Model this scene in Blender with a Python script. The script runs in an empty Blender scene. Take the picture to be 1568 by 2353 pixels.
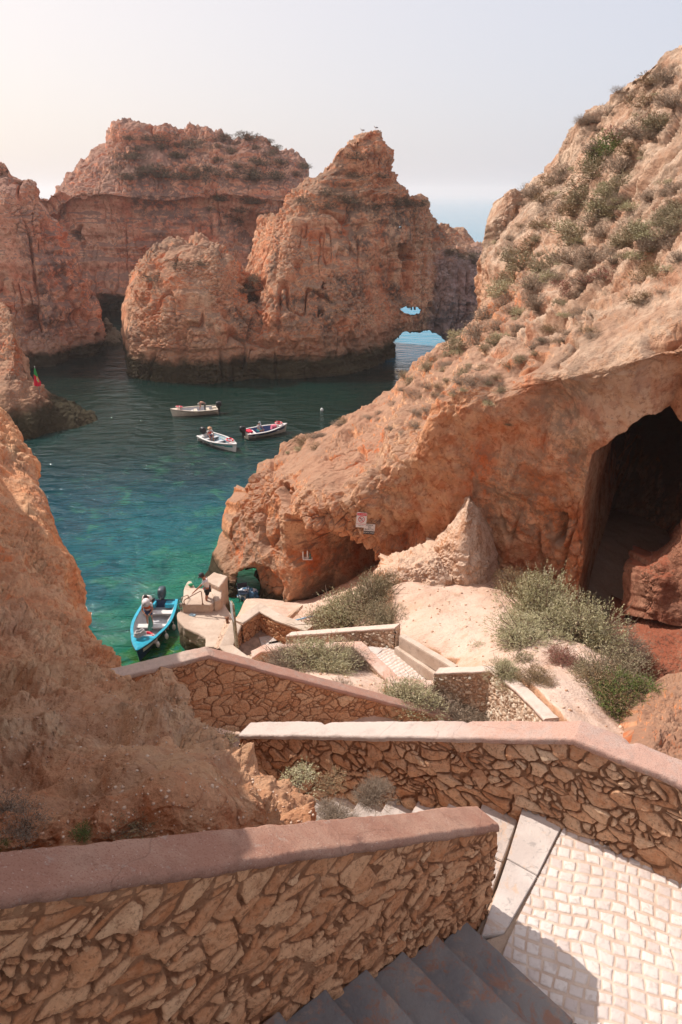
import bpy, bmesh, math, random
import numpy as np
from mathutils import Vector, Matrix, noise as mnoise
from mathutils.bvhtree import BVHTree
random.seed(7)
C = bpy.context.scene.collection
R = math.radians
# ------------------------------------------------------------------ camera
FPX = 2353*24/36.0
EYE = 19.0
PITCH = math.atan((0.5-447/2353)*2353/FPX)
def ray(u, v):
    x = (u-784)/FPX; y = -(v-1176.5)/FPX
    return np.array([x, math.cos(PITCH)+y*math.sin(PITCH), -math.sin(PITCH)+y*math.cos(PITCH)])
def P(u, v, d):
    r = ray(u, v); t = d/r[1]
    return np.array([r[0]*t, d, EYE+r[2]*t])
def Z(u, v, z):
    r = ray(u, v); t = (z-EYE)/r[2]
    return np.array([r[0]*t, r[1]*t, z])
def proj(p):
    x, y, z = p[..., 0], p[..., 1], p[..., 2]-EYE
    dz = y*math.cos(PITCH)-z*math.sin(PITCH)
    uy = y*math.sin(PITCH)+z*math.cos(PITCH)
    dz = np.maximum(dz, 0.05)
    return 784+x/dz*FPX, 1176.5-uy/dz*FPX
cam = bpy.data.cameras.new('camera'); co = bpy.data.objects.new('camera', cam); C.objects.link(co)
co.location = (0, 0, EYE); co.rotation_euler = (math.pi/2-PITCH, 0, 0)
cam.sensor_fit = 'VERTICAL'; cam.sensor_height = 36; cam.sensor_width = 24; cam.lens = 24
cam.clip_start = 0.05; cam.clip_end = 30000
bpy.context.scene.camera = co
# ------------------------------------------------------------------ vectorised noise
def _h(ix, iy, iz, s):
    n = (ix.astype(np.int64)*374761393 + iy.astype(np.int64)*668265263 + iz.astype(np.int64)*2147483647 + s*974634777) & 0xffffffff
    n = ((n ^ (n >> 13))*1274126177) & 0xffffffff
    n = ((n ^ (n >> 16))*2246822519) & 0xffffffff
    n = n ^ (n >> 15)
    return (n & 0xffffff).astype(np.float32)/float(0xffffff)
def vnoise(p, s=0):
    i = np.floor(p); f = (p-i).astype(np.float32); i = i.astype(np.int64)
    w = f*f*f*(f*(f*6-15)+10)
    out = 0
    for dx in (0, 1):
        wx = w[:, 0] if dx else 1-w[:, 0]
        for dy in (0, 1):
            wy = w[:, 1] if dy else 1-w[:, 1]
            for dz in (0, 1):
                wz = w[:, 2] if dz else 1-w[:, 2]
                out = out + wx*wy*wz*_h(i[:, 0]+dx, i[:, 1]+dy, i[:, 2]+dz, s)
    return out*2-1
def fbm(p, octv=4, s=0, gain=.5):
    a = 1; o = 0; t = 0
    M = np.array([[.8, .6, 0], [-.48, .64, .6], [.36, -.48, .8]])
    q = p.copy()
    for k in range(octv):
        o = o + a*vnoise(q, s+k); t += a; a *= gain; q = q@M*2.03+17.3
    return o/t
def ridged(p, octv=4, s=0, gain=.5):
    a = 1; o = 0; t = 0
    M = np.array([[.8, .6, 0], [-.48, .64, .6], [.36, -.48, .8]])
    q = p.copy()
    for k in range(octv):
        o = o + a*(1-2*np.abs(vnoise(q, s+k))); t += a; a *= gain; q = q@M*2.03+11.7
    return o/t
def worley(p, s=0, jit=1.0):
    """F1, F2 distance"""
    i = np.floor(p).astype(np.int64); f = p-i
    d1 = np.full(len(p), 9., np.float32); d2 = d1.copy()
    for dx in (-1, 0, 1):
        for dy in (-1, 0, 1):
            for dz in (-1, 0, 1):
                a = i[:, 0]+dx; b = i[:, 1]+dy; c = i[:, 2]+dz
                d = (dx+.5+jit*(_h(a, b, c, s)-.5)-f[:, 0])**2+(dy+.5+jit*(_h(a, b, c, s+5)-.5)-f[:, 1])**2+(dz+.5+jit*(_h(a, b, c, s+9)-.5)-f[:, 2])**2
                d = d.astype(np.float32)
                d2 = np.minimum(d2, np.maximum(d1, d)); d1 = np.minimum(d1, d)
    return np.sqrt(d1), np.sqrt(d2)
def sstep(a, b, x):
    t = np.clip((x-a)/(b-a), 0, 1); return t*t*(3-2*t)
# ------------------------------------------------------------------ object helpers
def tag(o, label=None, cat=None, group=None, kind=None):
    if label: o['label'] = label
    if cat: o['category'] = cat
    if group: o['group'] = group
    if kind: o['kind'] = kind
    return o
def thing(name, label, cat, loc=(0, 0, 0), rz=0, group=None):
    o = bpy.data.objects.new(name, None); C.objects.link(o); o.empty_display_size = .1
    o.location = [float(c) for c in loc]; o.rotation_euler = (0, 0, rz)
    return tag(o, label, cat, group)
def mesh_np(name, V, F, mat=None, smooth=True):
    """V (n,3), F (m,4) quads int array or list of tuples"""
    me = bpy.data.meshes.new(name)
    V = np.asarray(V, np.float32)
    if isinstance(F, np.ndarray):
        k = F.shape[1]
        me.vertices.add(len(V)); me.vertices.foreach_set('co', V.ravel())
        me.loops.add(F.size); me.loops.foreach_set('vertex_index', F.ravel().astype(np.int32))
        me.polygons.add(len(F)); me.polygons.foreach_set('loop_start', np.arange(0, F.size, k, dtype=np.int32))
        me.update(calc_edges=True)
    else:
        me.from_pydata(V.tolist(), [], F); me.update()
    if smooth: me.polygons.foreach_set('use_smooth', np.ones(len(me.polygons), bool))
    if mat: me.materials.append(mat)
    return me
def link(name, me, parent=None, loc=None):
    o = bpy.data.objects.new(name, me); C.objects.link(o)
    if loc is not None: o.location = [float(c) for c in loc]
    if parent: o.parent = parent
    return o
def vcol(me, name, col):
    a = me.color_attributes.new(name, 'FLOAT_COLOR', 'POINT')
    c = np.ones((len(me.vertices), 4), np.float32); c[:, :col.shape[1]] = col
    a.data.foreach_set('color', c.ravel())
def bm_obj(name, bm, mat, parent=None, smooth=False, loc=None):
    me = bpy.data.meshes.new(name); bm.to_mesh(me); bm.free()
    if mat: me.materials.append(mat)
    if smooth: me.polygons.foreach_set('use_smooth', np.ones(len(me.polygons), bool))
    return link(name, me, parent, loc)
def add_box(bm, lo, hi, mtx=None, bev=0):
    b2 = bmesh.new(); bmesh.ops.create_cube(b2, size=1)
    lo = Vector(lo); hi = Vector(hi)
    for v in b2.verts:
        v.co = Vector(((lo[k]+hi[k])/2+v.co[k]*(hi[k]-lo[k]) for k in range(3)))
    if bev: bmesh.ops.bevel(b2, geom=b2.edges[:], offset=bev, segments=2, affect='EDGES')
    if mtx: bmesh.ops.transform(b2, matrix=mtx, verts=b2.verts)
    me = bpy.data.meshes.new('t'); b2.to_mesh(me); b2.free(); bm.from_mesh(me); bpy.data.meshes.remove(me)
def add_tube(bm, pts, r, n=8, closed=False, caps=True):
    """sweep circle along pts; r scalar or list"""
    pts = [Vector([float(c) for c in p]) for p in pts]; N = len(pts)
    rs = r if isinstance(r, (list, tuple)) else [r]*N
    rings = []; up = None
    for i, p in enumerate(pts):
        if closed: t = (pts[(i+1) % N]-pts[i-1])
        else: t = pts[min(i+1, N-1)]-pts[max(i-1, 0)]
        t.normalize()
        if up is None: up = Vector((0, 0, 1)) if abs(t.z) < .9 else Vector((1, 0, 0))
        a = t.cross(up)
        if a.length < 1e-4: a = t.cross(Vector((1, 0, 0)))
        a.normalize(); b = a.cross(t); up = b
        rings.append([bm.verts.new(p+(a*math.cos(q)+b*math.sin(q))*rs[i]) for q in [2*math.pi*k/n for k in range(n)]])
    for i in range(N if closed else N-1):
        A = rings[i]; B = rings[(i+1) % N]
        for k in range(n):
            bm.faces.new((A[k], A[(k+1) % n], B[(k+1) % n], B[k]))
    if caps and not closed:
        bm.faces.new(rings[0][::-1]); bm.faces.new(rings[-1])
def add_prism(bm, poly, z0, z1, bev=0):
    """poly list of (x,y) ; z0,z1 scalars or lists"""
    n = len(poly)
    f = lambda z, i: z[i] if isinstance(z, (list, tuple)) else z
    b2 = bmesh.new()
    lo = [b2.verts.new((poly[i][0], poly[i][1], f(z0, i))) for i in range(n)]
    hi = [b2.verts.new((poly[i][0], poly[i][1], f(z1, i))) for i in range(n)]
    b2.faces.new(lo[::-1]); b2.faces.new(hi)
    for i in range(n): b2.faces.new((lo[i], lo[(i+1) % n], hi[(i+1) % n], hi[i]))
    bmesh.ops.recalc_face_normals(b2, faces=b2.faces[:])
    if bev: bmesh.ops.bevel(b2, geom=b2.edges[:], offset=bev, segments=2, affect='EDGES')
    me = bpy.data.meshes.new('t'); b2.to_mesh(me); b2.free(); bm.from_mesh(me); bpy.data.meshes.remove(me)
def add_ellipsoid(bm, c, r, seg=16, rings=10, mtx=None):
    m = Matrix.Translation(c) @ Matrix.Diagonal((r[0], r[1], r[2], 1))
    if mtx: m = mtx @ m
    bmesh.ops.create_uvsphere(bm, u_segments=seg, v_segments=rings, radius=1, matrix=m)
# ------------------------------------------------------------------ material helpers
class NT:
    def __init__(s, name):
        s.m = bpy.data.materials.new(name); s.m.use_nodes = True; s.t = s.m.node_tree; s.n = s.t.nodes
        s.b = s.n['Principled BSDF']; s.out = s.n['Material Output']
    def N(s, typ, **kw):
        n = s.n.new(typ)
        for k, v in kw.items(): setattr(n, k, v)
        return n
    def L(s, a, b): s.t.links.new(a, b)
    def pos(s):
        g = s.N('ShaderNodeNewGeometry'); return g.outputs['Position']
    def scale(s, vec, sc):
        m = s.N('ShaderNodeMapping'); s.L(vec, m.inputs[0])
        m.inputs['Scale'].default_value = sc if isinstance(sc, (tuple, list)) else (sc,)*3
        return m.outputs[0]
    def noise(s, vec, scale, detail=6, rough=.55, dist=0, ntype='FBM'):
        n = s.N('ShaderNodeTexNoise'); n.noise_type = ntype
        s.L(vec, n.inputs['Vector']); n.inputs['Scale'].default_value = scale
        n.inputs['Detail'].default_value = detail; n.inputs['Roughness'].default_value = rough
        n.inputs['Distortion'].default_value = dist
        return n.outputs['Fac']
    def vor(s, vec, scale, feature='F1', out='Distance', rnd=1):
        n = s.N('ShaderNodeTexVoronoi', feature=feature); s.L(vec, n.inputs['Vector'])
        n.inputs['Scale'].default_value = scale; n.inputs['Randomness'].default_value = rnd
        return n.outputs[out]
    def ramp(s, fac, pts, interp='LINEAR'):
        r = s.N('ShaderNodeValToRGB'); s.L(fac, r.inputs[0]); cr = r.color_ramp; cr.interpolation = interp
        while len(cr.elements) < len(pts): cr.elements.new(.5)
        for e, (p, c) in zip(cr.elements, pts):
            e.position = p; e.color = (*c, 1) if hasattr(c, '__len__') else (c, c, c, 1)
        return r.outputs[0]
    def mr(s, fac, a, b, c=0, d=1, smooth=True):
        m = s.N('ShaderNodeMapRange'); s.L(fac, m.inputs[0])
        if smooth: m.interpolation_type = 'SMOOTHSTEP'
        for k, v in zip((1, 2, 3, 4), (a, b, c, d)): m.inputs[k].default_value = v
        return m.outputs[0]
    def math(s, op, a, b=None, clamp=False):
        m = s.N('ShaderNodeMath', operation=op); m.use_clamp = clamp
        for k, v in ((0, a), (1, b)):
            if v is None: continue
            if isinstance(v, (int, float)): m.inputs[k].default_value = v
            else: s.L(v, m.inputs[k])
        return m.outputs[0]
    def mix(s, fac, a, b, blend='MIX'):
        m = s.N('ShaderNodeMix', data_type='RGBA'); m.blend_type = blend; m.clamp_factor = True
        for k, v in ((0, fac), (6, a), (7, b)):
            if isinstance(v, (int, float)): m.inputs[k].default_value = v
            elif isinstance(v, (tuple, list)): m.inputs[k].default_value = (*v, 1) if len(v) == 3 else v
            else: s.L(v, m.inputs[k])
        return m.outputs[2]
    def bump(s, h, strength, dist, normal=None):
        b = s.N('ShaderNodeBump'); s.L(h, b.inputs['Height']); b.inputs['Strength'].default_value = strength
        b.inputs['Distance'].default_value = dist
        if normal: s.L(normal, b.inputs['Normal'])
        return b.outputs[0]
    def sep(s, v):
        n = s.N('ShaderNodeSeparateXYZ'); s.L(v, n.inputs[0]); return n.outputs
    def attr(s, name):
        a = s.N('ShaderNodeAttribute', attribute_name=name); return a
    def fin(s, col=None, rough=.9, normal=None, spec=.3):
        if col is not None:
            if isinstance(col, tuple): s.b.inputs['Base Color'].default_value = (*col, 1)
            else: s.L(col, s.b.inputs['Base Color'])
        if isinstance(rough, (int, float)): s.b.inputs['Roughness'].default_value = rough
        else: s.L(rough, s.b.inputs['Roughness'])
        s.b.inputs['Specular IOR Level'].default_value = spec   # a linked socket keeps its link
        if normal is not None: s.L(normal, s.b.inputs['Normal'])
        return s.m
def simple(name, col, rough=.6, var=.12, scale=8, bump=.15, metal=0, spec=.4, bd=.01):
    n = NT(name); p = n.N('ShaderNodeTexCoord').outputs['Object']
    f = n.noise(p, scale, 5, .6)
    c2 = tuple(max(0, c*(1-var*2)) for c in col); c1 = tuple(min(1, c*(1+var)) for c in col)
    c = n.mix(n.mr(f, .3, .7), c2, c1)
    n.b.inputs['Metallic'].default_value = metal
    return n.fin(c, rough, n.bump(n.noise(p, scale*6, 3), bump, bd), spec)

def rock_mat(name, base, pale, deep, grey, zwet=1.6, wetcol=(.045, .035, .02), bumpd=.12, sc=1.0, grey_amt=.5, dust=(.55, .40, .28), dust_lo=.62, strata=.0, dust_amt=.75, fine=1.0, hi=None):
    n = NT(name); p = n.pos()
    g = n.N('ShaderNodeNewGeometry')
    nz = n.sep(g.outputs['Normal'])[2]
    z = n.sep(p)[2]
    big = n.noise(p, .16*sc, 5, .6, .4)
    med = n.noise(p, .75*sc, 8, .65, .3)
    c = n.mix(n.mr(big, .38, .62), base, pale)
    c = n.mix(n.mr(n.noise(n.scale(p, (1, 1, .55)), .33*sc, 6, .62, .8), .47, .68), c, deep)
    if strata:
        st = n.noise(n.scale(p, (.04, .04, 1.0)), 1.1, 5, .6)
        c = n.mix(n.math('MULTIPLY', n.mr(st, .42, .62), strata), c, pale)
        st2 = n.noise(n.scale(p, (.06, .06, 1.0)), 3.6, 6, .7)
        c = n.mix(n.math('MULTIPLY', n.mr(st2, .52, .66), strata*.8), c, deep)
    # value mottling
    c = n.mix(n.mr(med, .42, .66, .0, .6), c, tuple(min(.8, x*1.2) for x in pale))
    c = n.mix(n.mr(n.noise(p, 1.3*sc, 9, .72, .6), .48, .6, 0, .55), c, tuple(x*.72 for x in deep))
    pit = n.noise(p, 5*sc*fine, 10, .76)
    c = n.mix(n.mr(pit, .37, .5, .6, 0), c, tuple(x*.45 for x in deep))
    # lichen / grey crusts in patches
    gm = n.math('MULTIPLY', n.mr(n.noise(p, .22*sc, 4, .6, .5), .48, .62), n.mr(n.noise(p, 2.2*sc, 7, .75), .42, .56))
    gm = n.math('MULTIPLY', gm, grey_amt)
    c = n.mix(gm, c, grey)
    # run-off stains down the faces
    vs = n.math('MULTIPLY', n.mr(n.noise(n.scale(p, (1.5*sc, 1.5*sc, .14*sc)), 1.0, 6, .7), .53, .64), n.mr(n.noise(p, .3*sc, 4), .42, .58))
    c = n.mix(n.math('MULTIPLY', vs, .42), c, tuple(x*.5+y*.5 for x, y in zip(grey, deep)))
    # dust and soil lying on ledges
    dz = n.math('ADD', nz, n.math('MULTIPLY', n.math('SUBTRACT', med, .5), .5))
    c = n.mix(n.mr(dz, dust_lo, dust_lo+.22, 0, dust_amt), c, dust)
    if hi:      # the rock changes to paler, drier beds higher up
        zh = n.math('ADD', z, n.math('MULTIPLY', n.math('SUBTRACT', big, .5), 9.0))
        hc = n.mix(n.mr(med, .4, .6), hi[2], hi[3]); hc = n.mix(n.mr(pit, .36, .52, .5, 0), hc, tuple(x*.4 for x in hi[2])); hc = n.mix(gm, hc, grey)
        c = n.mix(n.mr(zh, hi[0], hi[1], 0, .8), c, hc)
    # tide band
    zz = n.math('ADD', z, n.math('MULTIPLY', n.math('SUBTRACT', n.noise(p, .9, 5, .6), .5), 1.6))
    c = n.mix(n.mr(zz, zwet, zwet+abs(zwet)*.8, .55, 0), c, tuple(x*.5 for x in pale))
    c = n.mix(n.mr(zz, zwet-abs(zwet)*.45, zwet, 1, 0), c, wetcol)
    h = n.math('ADD', n.math('MULTIPLY', n.noise(p, 1.4*sc, 12, .74), 1.3), n.math('MULTIPLY', n.vor(p, 3.2*sc*fine), .35))
    h = n.math('ADD', h, n.math('MULTIPLY', n.mr(n.vor(p, 9*sc*fine), .0, .35), .14))
    return n.fin(c, .95, n.bump(h, 1.0, bumpd), .12)
# ------------------------------------------------------------------ rock grids
def catmull(A, n, axis):
    """resample control array along axis to n samples"""
    A = np.moveaxis(A, axis, 0); m = len(A)
    t = np.linspace(0, m-1, n); i = np.minimum(t.astype(int), m-2); f = (t-i).reshape((-1,)+(1,)*(A.ndim-1))
    g = lambda k: A[np.clip(k, 0, m-1)]
    p0, p1, p2, p3 = g(i-1), g(i), g(i+1), g(i+2)
    out = .5*((2*p1)+(-p0+p2)*f+(2*p0-5*p1+4*p2-p3)*f**2+(-p0+3*p1-3*p2+p3)*f**3)
    return np.moveaxis(out, 0, axis)
def in_poly(u, v, poly):
    ins = np.zeros(u.shape, bool); n = len(poly)
    for i in range(n):
        x0, y0 = poly[i]; x1, y1 = poly[(i+1) % n]
        if y0 == y1: continue
        c = ((y0 > v) != (y1 > v)) & (u < (x1-x0)*(v-y0)/(y1-y0)+x0)
        ins ^= c
    return ins
def poly_dist(u, v, poly):
    d = np.full(u.shape, 1e9); n = len(poly)
    for i in range(n):
        x0, y0 = poly[i]; x1, y1 = poly[(i+1) % n]; L = (x1-x0)**2+(y1-y0)**2
        t = np.clip(((u-x0)*(x1-x0)+(v-y0)*(y1-y0))/L, 0, 1)
        d = np.minimum(d, np.hypot(u-x0-t*(x1-x0), v-y0-t*(y1-y0)))
    return np.where(in_poly(u, v, poly), d, -d)
def grid_normals(G):
    du = np.gradient(G, axis=0); dv = np.gradient(G, axis=1)
    n = np.cross(du, dv); n /= np.linalg.norm(n, axis=2, keepdims=True)+1e-9
    return n
ROCKS = {}
def rock(name, cols, nu, nv, mat, label, thick, amps, holes=(), dents=(), seed=0, flute=0, strata=0, zmin=-1.5, backs=1.0, top_round=None, lump=1.0, cat='rock', edge_keep=0.0, rag=0.0, aniso=1.0, flip=False, kind=None, holethick=None, zvar=1.0, bdir=(0, 1.0, 0), bulge=.25):
    """cols: list of columns (left to right), each a list of points bottom->top (world coords).
    After the top point the surface rolls over to a back wall 'thick' behind (away from the camera)."""
    A = np.array(cols, float)                       # (nc, nr, 3)
    G = catmull(catmull(A, nv, 1), nu, 0)
    # the smooth surface rolls over behind the skyline before any relief is added
    top = G[:, -1]
    th = thick if not callable(thick) else thick(proj(top)[0])[:, None]
    back_dir = np.array(bdir, float)
    if bdir == (0, 1.0, 0):
        hd = top[:, :2]/np.linalg.norm(top[:, :2], axis=1, keepdims=True); back_dir = np.concatenate([hd, 0*hd[:, :1]], 1)
    bh = back_dir*np.array([1, 1, 0])
    nroll = max(14, nv//6)
    roll = []
    for k in range(1, nroll+1):
        a = (k/nroll)**1.6
        roll.append(top+back_dir*th*a+np.array([0, 0, 1])*(-(a**2)*np.minimum(th, 6)*.3))
    G = np.concatenate([G, np.stack(roll, 1)], 1); nt0 = nv+nroll
    N = grid_normals(G)
    eye = np.array([0, 0, EYE])
    s = np.sign(np.median(((eye-G[:, :nv])*N[:, :nv]).sum(2)))
    N = N*s
    N[:, nv-1:nv+1] = (N[:, nv-3:nv-1]+N[:, nv+1:nv+3]); N /= np.linalg.norm(N, axis=2, keepdims=True)+1e-9
    u, v = proj(G)
    Pf = G.reshape(-1, 3)
    L = amps
    q = Pf/np.array([1, 1, aniso])
    zone = .35+.9*sstep(-.35, .45, fbm(Pf/(L[1]*.8), 3, seed+99))
    D = L[0]*fbm(q/L[1], 4, seed)-L[0]*.25
    D = D+zone*L[2]*.7*ridged(q/L[3], 5, seed+20, .55)
    f1, f2 = worley(q/(L[3]*.6)+.35*np.stack([vnoise(q/L[3]*1.3, seed+40+k) for k in range(3)], 1), seed+3)
    D = D+zone*lump*L[2]*.8*(.75-f1*1.5)
    # blocky breaks: terraces of the larger relief
    bl = vnoise(q/(L[3]*.55), seed+44); D = D+zone*L[2]*.35*np.floor(bl*3)/3
    D = D+zone*L[4]*ridged(q/L[5], 5, seed+31, .6)
    f1, f2 = worley(q/(L[5]*.7), seed+7)
    D = D+zone*lump*L[4]*(.6-f1*1.3)
    D = D-L[4]*.8*np.clip(1-(f2-f1)/.07, 0, 1)*sstep(0, .4, vnoise(q/(L[5]*4), seed+45))
    if flute:
        qf = Pf*np.array([1, 1, .16])
        D = D-flute*np.clip(1-np.abs(vnoise(qf/1.6, seed+50))*4.5, 0, 1)*sstep(-.2, .5, vnoise(Pf/5., seed+51))
        D = D-flute*.5*np.clip(1-np.abs(vnoise(qf/.7, seed+52))*4.0, 0, 1)*sstep(-.1, .5, vnoise(Pf/3.5, seed+53))
    if strata:
        zz = Pf[:, 2]+.5*fbm(Pf/6, 2, seed+61)
        qs = np.stack([Pf[:, 0]*.06, Pf[:, 1]*.06, zz*zvar], 1)
        wz = sstep(-.1, .5, vnoise(Pf/6., seed+64))
        D = D+strata*.30*sstep(-.15, .15, vnoise(qs/.95, seed+63))*wz+strata*.12*ridged(qs/.6, 3, seed+65)*wz
        ql = np.stack([Pf[:, 0]*.03, Pf[:, 1]*.03, zz*zvar], 1)
        D = D+strata*.6*fbm(ql/1.8, 3, seed+60)+strata*.5*np.sign(vnoise(ql/2.6, seed+62))*sstep(.0, .25, np.abs(vnoise(ql/2.6, seed+62)))*.5
    D = D.reshape(nu, nt0)
    for poly, depth, soft in dents:
        ju = 11*fbm(Pf/1.6, 4, seed+70).reshape(nu, nt0)*1.8; jv = 11*fbm(Pf/1.6, 4, seed+71).reshape(nu, nt0)*1.8
        pd = poly_dist(u+ju, v+jv, poly); pd[:, nv:] = -9
        D = D-depth*sstep(0, soft, pd)
    front = G+N*D[..., None]
    G2 = front[:, :nv]
    if rag:
        w = np.concatenate([np.linspace(0, 1, nv)**6, np.ones(nroll)])[None, :]
        front[..., 2] += rag*(fbm(np.stack([G[..., 0].ravel()/2.2, G[..., 1].ravel()/2.2, 0*G[..., 0].ravel()], 1), 5, seed+80).reshape(nu, nt0))*w
    u, v = proj(front[:, :nv]); G = G[:, :nv]
    # back wall: mirrored going down
    nb = 14
    back = []
    base = G2[:, 0]; base_b = base.copy(); base_b[:, 2] = np.minimum(base[:, 2], front[:, -1, 2]-2.5)
    for k in range(nb+1):
        a = k/nb
        pt = front[:, -1]*(1-a)+(base_b+bh*th*backs)*a
        back.append(pt)
    back = np.stack(back, 1)
    bp = back.reshape(-1, 3); back[..., 1] += (L[0]*fbm(bp/L[1], 4, seed+90)).reshape(nu, nb+1)*np.linspace(0, 1, nb+1)[None]
    full = np.concatenate([front, back[:, 1:]], 1)
    nu_, nt = full.shape[:2]
    idx = np.arange(nu_*nt).reshape(nu_, nt)
    a = idx[:-1, :-1]; b = idx[1:, :-1]; c = idx[1:, 1:]; d = idx[:-1, 1:]
    uc = (u[:-1, :-1]+u[1:, 1:])/2; vc = (v[:-1, :-1]+v[1:, 1:])/2
    keep = np.ones(a.shape, bool)
    V = full.reshape(-1, 3)
    extraF = []; extraV = []
    if holes:
        hm = np.zeros(uc.shape, bool)
        jn = 5*vnoise(((G[:-1, :-1]).reshape(-1, 3))/.7, seed+77).reshape(uc.shape)
        for poly in holes: hm |= poly_dist(uc, vc, poly) > jn*.6
        keep[:nv_slice(nv)[0], :] = keep[:nv_slice(nv)[0], :]
        km = np.ones(a.shape, bool); km[:, :nv-1] = ~hm
        keep = km
        # tunnel walls: bridge front rim to copy pushed back; the back wall gets the same opening
        HT = holethick or 2.0
        hmask = ~km
        n0 = len(V)
        mp = {}
        NV = [];
        def pushed(i, lvl):
            k = (i, lvl)
            if k not in mp:
                p = V[i]; r = p-eye; r = r/np.linalg.norm(r)
                r = r*np.array([1, 1, 1]); 
                mp[k] = n0+len(NV); NV.append(p+r*HT*lvl/4+.12*HT*(lvl/4)*np.array([mnoise.noise(Vector(p*1.1+lvl)), 0, mnoise.noise(Vector(p*1.3-lvl))]))
            return mp[k]
        ii, jj = np.where(hmask)
        for i, j in zip(ii, jj):
            for (di, dj, e0, e1) in ((-1, 0, (i, j), (i, j+1)), (1, 0, (i+1, j), (i+1, j+1)), (0, -1, (i, j), (i+1, j)), (0, 1, (i, j+1), (i+1, j+1))):
                x, y = i+di, j+dj
                if 0 <= x < hmask.shape[0] and 0 <= y < nv-1 and not hmask[x, y]:
                    p0 = idx[e0]; p1 = idx[e1]
                    for lv in range(4):
                        q0 = p0 if lv == 0 else pushed(p0, lv); q1 = p1 if lv == 0 else pushed(p1, lv)
                        extraF.append((q0, q1, pushed(p1, lv+1), pushed(p0, lv+1)))
        if NV: V = np.concatenate([V, np.array(NV)])
        # open the back wall where the sight line passes the opening
        ub, vb = proj(full)
        ubc = (ub[:-1, :-1]+ub[1:, 1:])/2; vbc = (vb[:-1, :-1]+vb[1:, 1:])/2
        bm_ = np.zeros(a.shape, bool)
        for poly in holes: bm_ |= poly_dist(ubc, vbc, poly) > -6
        bm_[:, :nv+nroll-1] = False
        keep &= ~bm_
    F = np.stack([a, b, c, d], 2)[keep]
    if extraF: F = np.concatenate([F, np.array(extraF)])
    if s < 0: F = F[:, ::-1]
    # end walls (left and right sides), rough like the rest
    capV = []; capF = []; nb0 = len(V)
    for e in (0, nu_-1):
        m = nv+nroll; n = 60; W = 26
        fi = idx[e, np.linspace(0, m-1, n).astype(int)]; bi = idx[e, m-1:][::-1]; bi = bi[np.round(np.linspace(0, len(bi)-1, n)).astype(int)]
        t_ = np.linspace(0, 1, W)[None, :, None]; S = V[fi][:, None]*(1-t_)+V[bi][:, None]*t_
        q_ = S.reshape(-1, 3); out_ = G2[e, nv//2]-G2[nu//2, nv//2]; out_[2] = 0; out_ /= np.linalg.norm(out_)+1e-6
        dd_ = (L[0]*.7*fbm(q_/L[1], 4, seed+95)+L[2]*ridged(q_/L[3], 4, seed+96)).reshape(n, W, 1)*(np.sin(np.linspace(0, math.pi, W))[None, :, None])
        S = S+out_*dd_+out_*bulge*min(3, float(np.mean(th)))*np.sin(np.linspace(0, math.pi, W))[None, :, None]
        ci = nb0+sum(len(x) for x in capV)+np.arange(n*W).reshape(n, W); capV.append(S.reshape(-1, 3))
        capF.append(np.stack([ci[:-1, :-1], ci[1:, :-1], ci[1:, 1:], ci[:-1, 1:]], 2).reshape(-1, 4))
    V = np.concatenate([V]+capV); F = np.concatenate([F]+capF)
    V = V.copy()
    org = np.array([V[:, 0].mean(), V[:, 1].mean(), V[:, 2].min()])
    me = mesh_np(name, V-org, F, mat)
    o = link(name, me, None, org)
    if kind: tag(o, kind=kind)
    else: tag(o, label, cat)
    ROCKS[label] = (V, F, o)
    return o
def nv_slice(nv): return (0, nv)
# ------------------------------------------------------------------ rock materials
M_far = rock_mat('rock_far', (.74, .275, .165), (.78, .42, .28), (.68, .19, .095), (.20, .12, .10), zwet=2.2, wetcol=(.05, .04, .025), bumpd=.35, sc=.5, grey_amt=.95, dust=(.27, .16, .125), dust_lo=.32, strata=.55, dust_amt=.8)
M_mid = rock_mat('rock_mid', (.70, .265, .13), (.76, .42, .26), (.66, .165, .06), (.18, .12, .09), zwet=3.0, wetcol=(.05, .04, .022), bumpd=.25, sc=.7, grey_amt=.95, dust=(.28, .18, .125), dust_lo=.38, strata=.3, dust_amt=.75)
M_right = rock_mat('rock_right', (.60, .25, .115), (.66, .41, .26), (.58, .145, .045), (.24, .175, .13), zwet=1.2, bumpd=.12, sc=1.0, grey_amt=.7, dust=(.345, .205, .14), dust_lo=.42, dust_amt=.85, fine=1.2, hi=(12, 17, (.40, .25, .17), (.58, .43, .32)))
M_left = rock_mat('rock_left', (.80, .355, .165), (.80, .49, .30), (.72, .22, .08), (.60, .38, .26), zwet=.6, bumpd=.14, sc=1.3, grey_amt=.6, dust=(.62, .34, .20), dust_lo=.6, dust_amt=.5, fine=1.5)
M_white = rock_mat('rock_white', (.56, .33, .22), (.64, .47, .36), (.52, .24, .12), (.4, .30, .23), zwet=-5, bumpd=.07, sc=2, grey_amt=.3, dust=(.62, .45, .34), dust_lo=.5, fine=1.5)
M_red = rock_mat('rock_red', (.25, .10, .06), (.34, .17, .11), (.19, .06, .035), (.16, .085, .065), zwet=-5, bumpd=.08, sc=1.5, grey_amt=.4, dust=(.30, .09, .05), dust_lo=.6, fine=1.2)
M_wet = rock_mat('rock_wet', (.10, .075, .05), (.24, .19, .13), (.06, .04, .028), (.05, .04, .03), zwet=.5, bumpd=.1, sc=2, grey_amt=.6, dust=(.2, .16, .11), dust_lo=.6)

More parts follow.
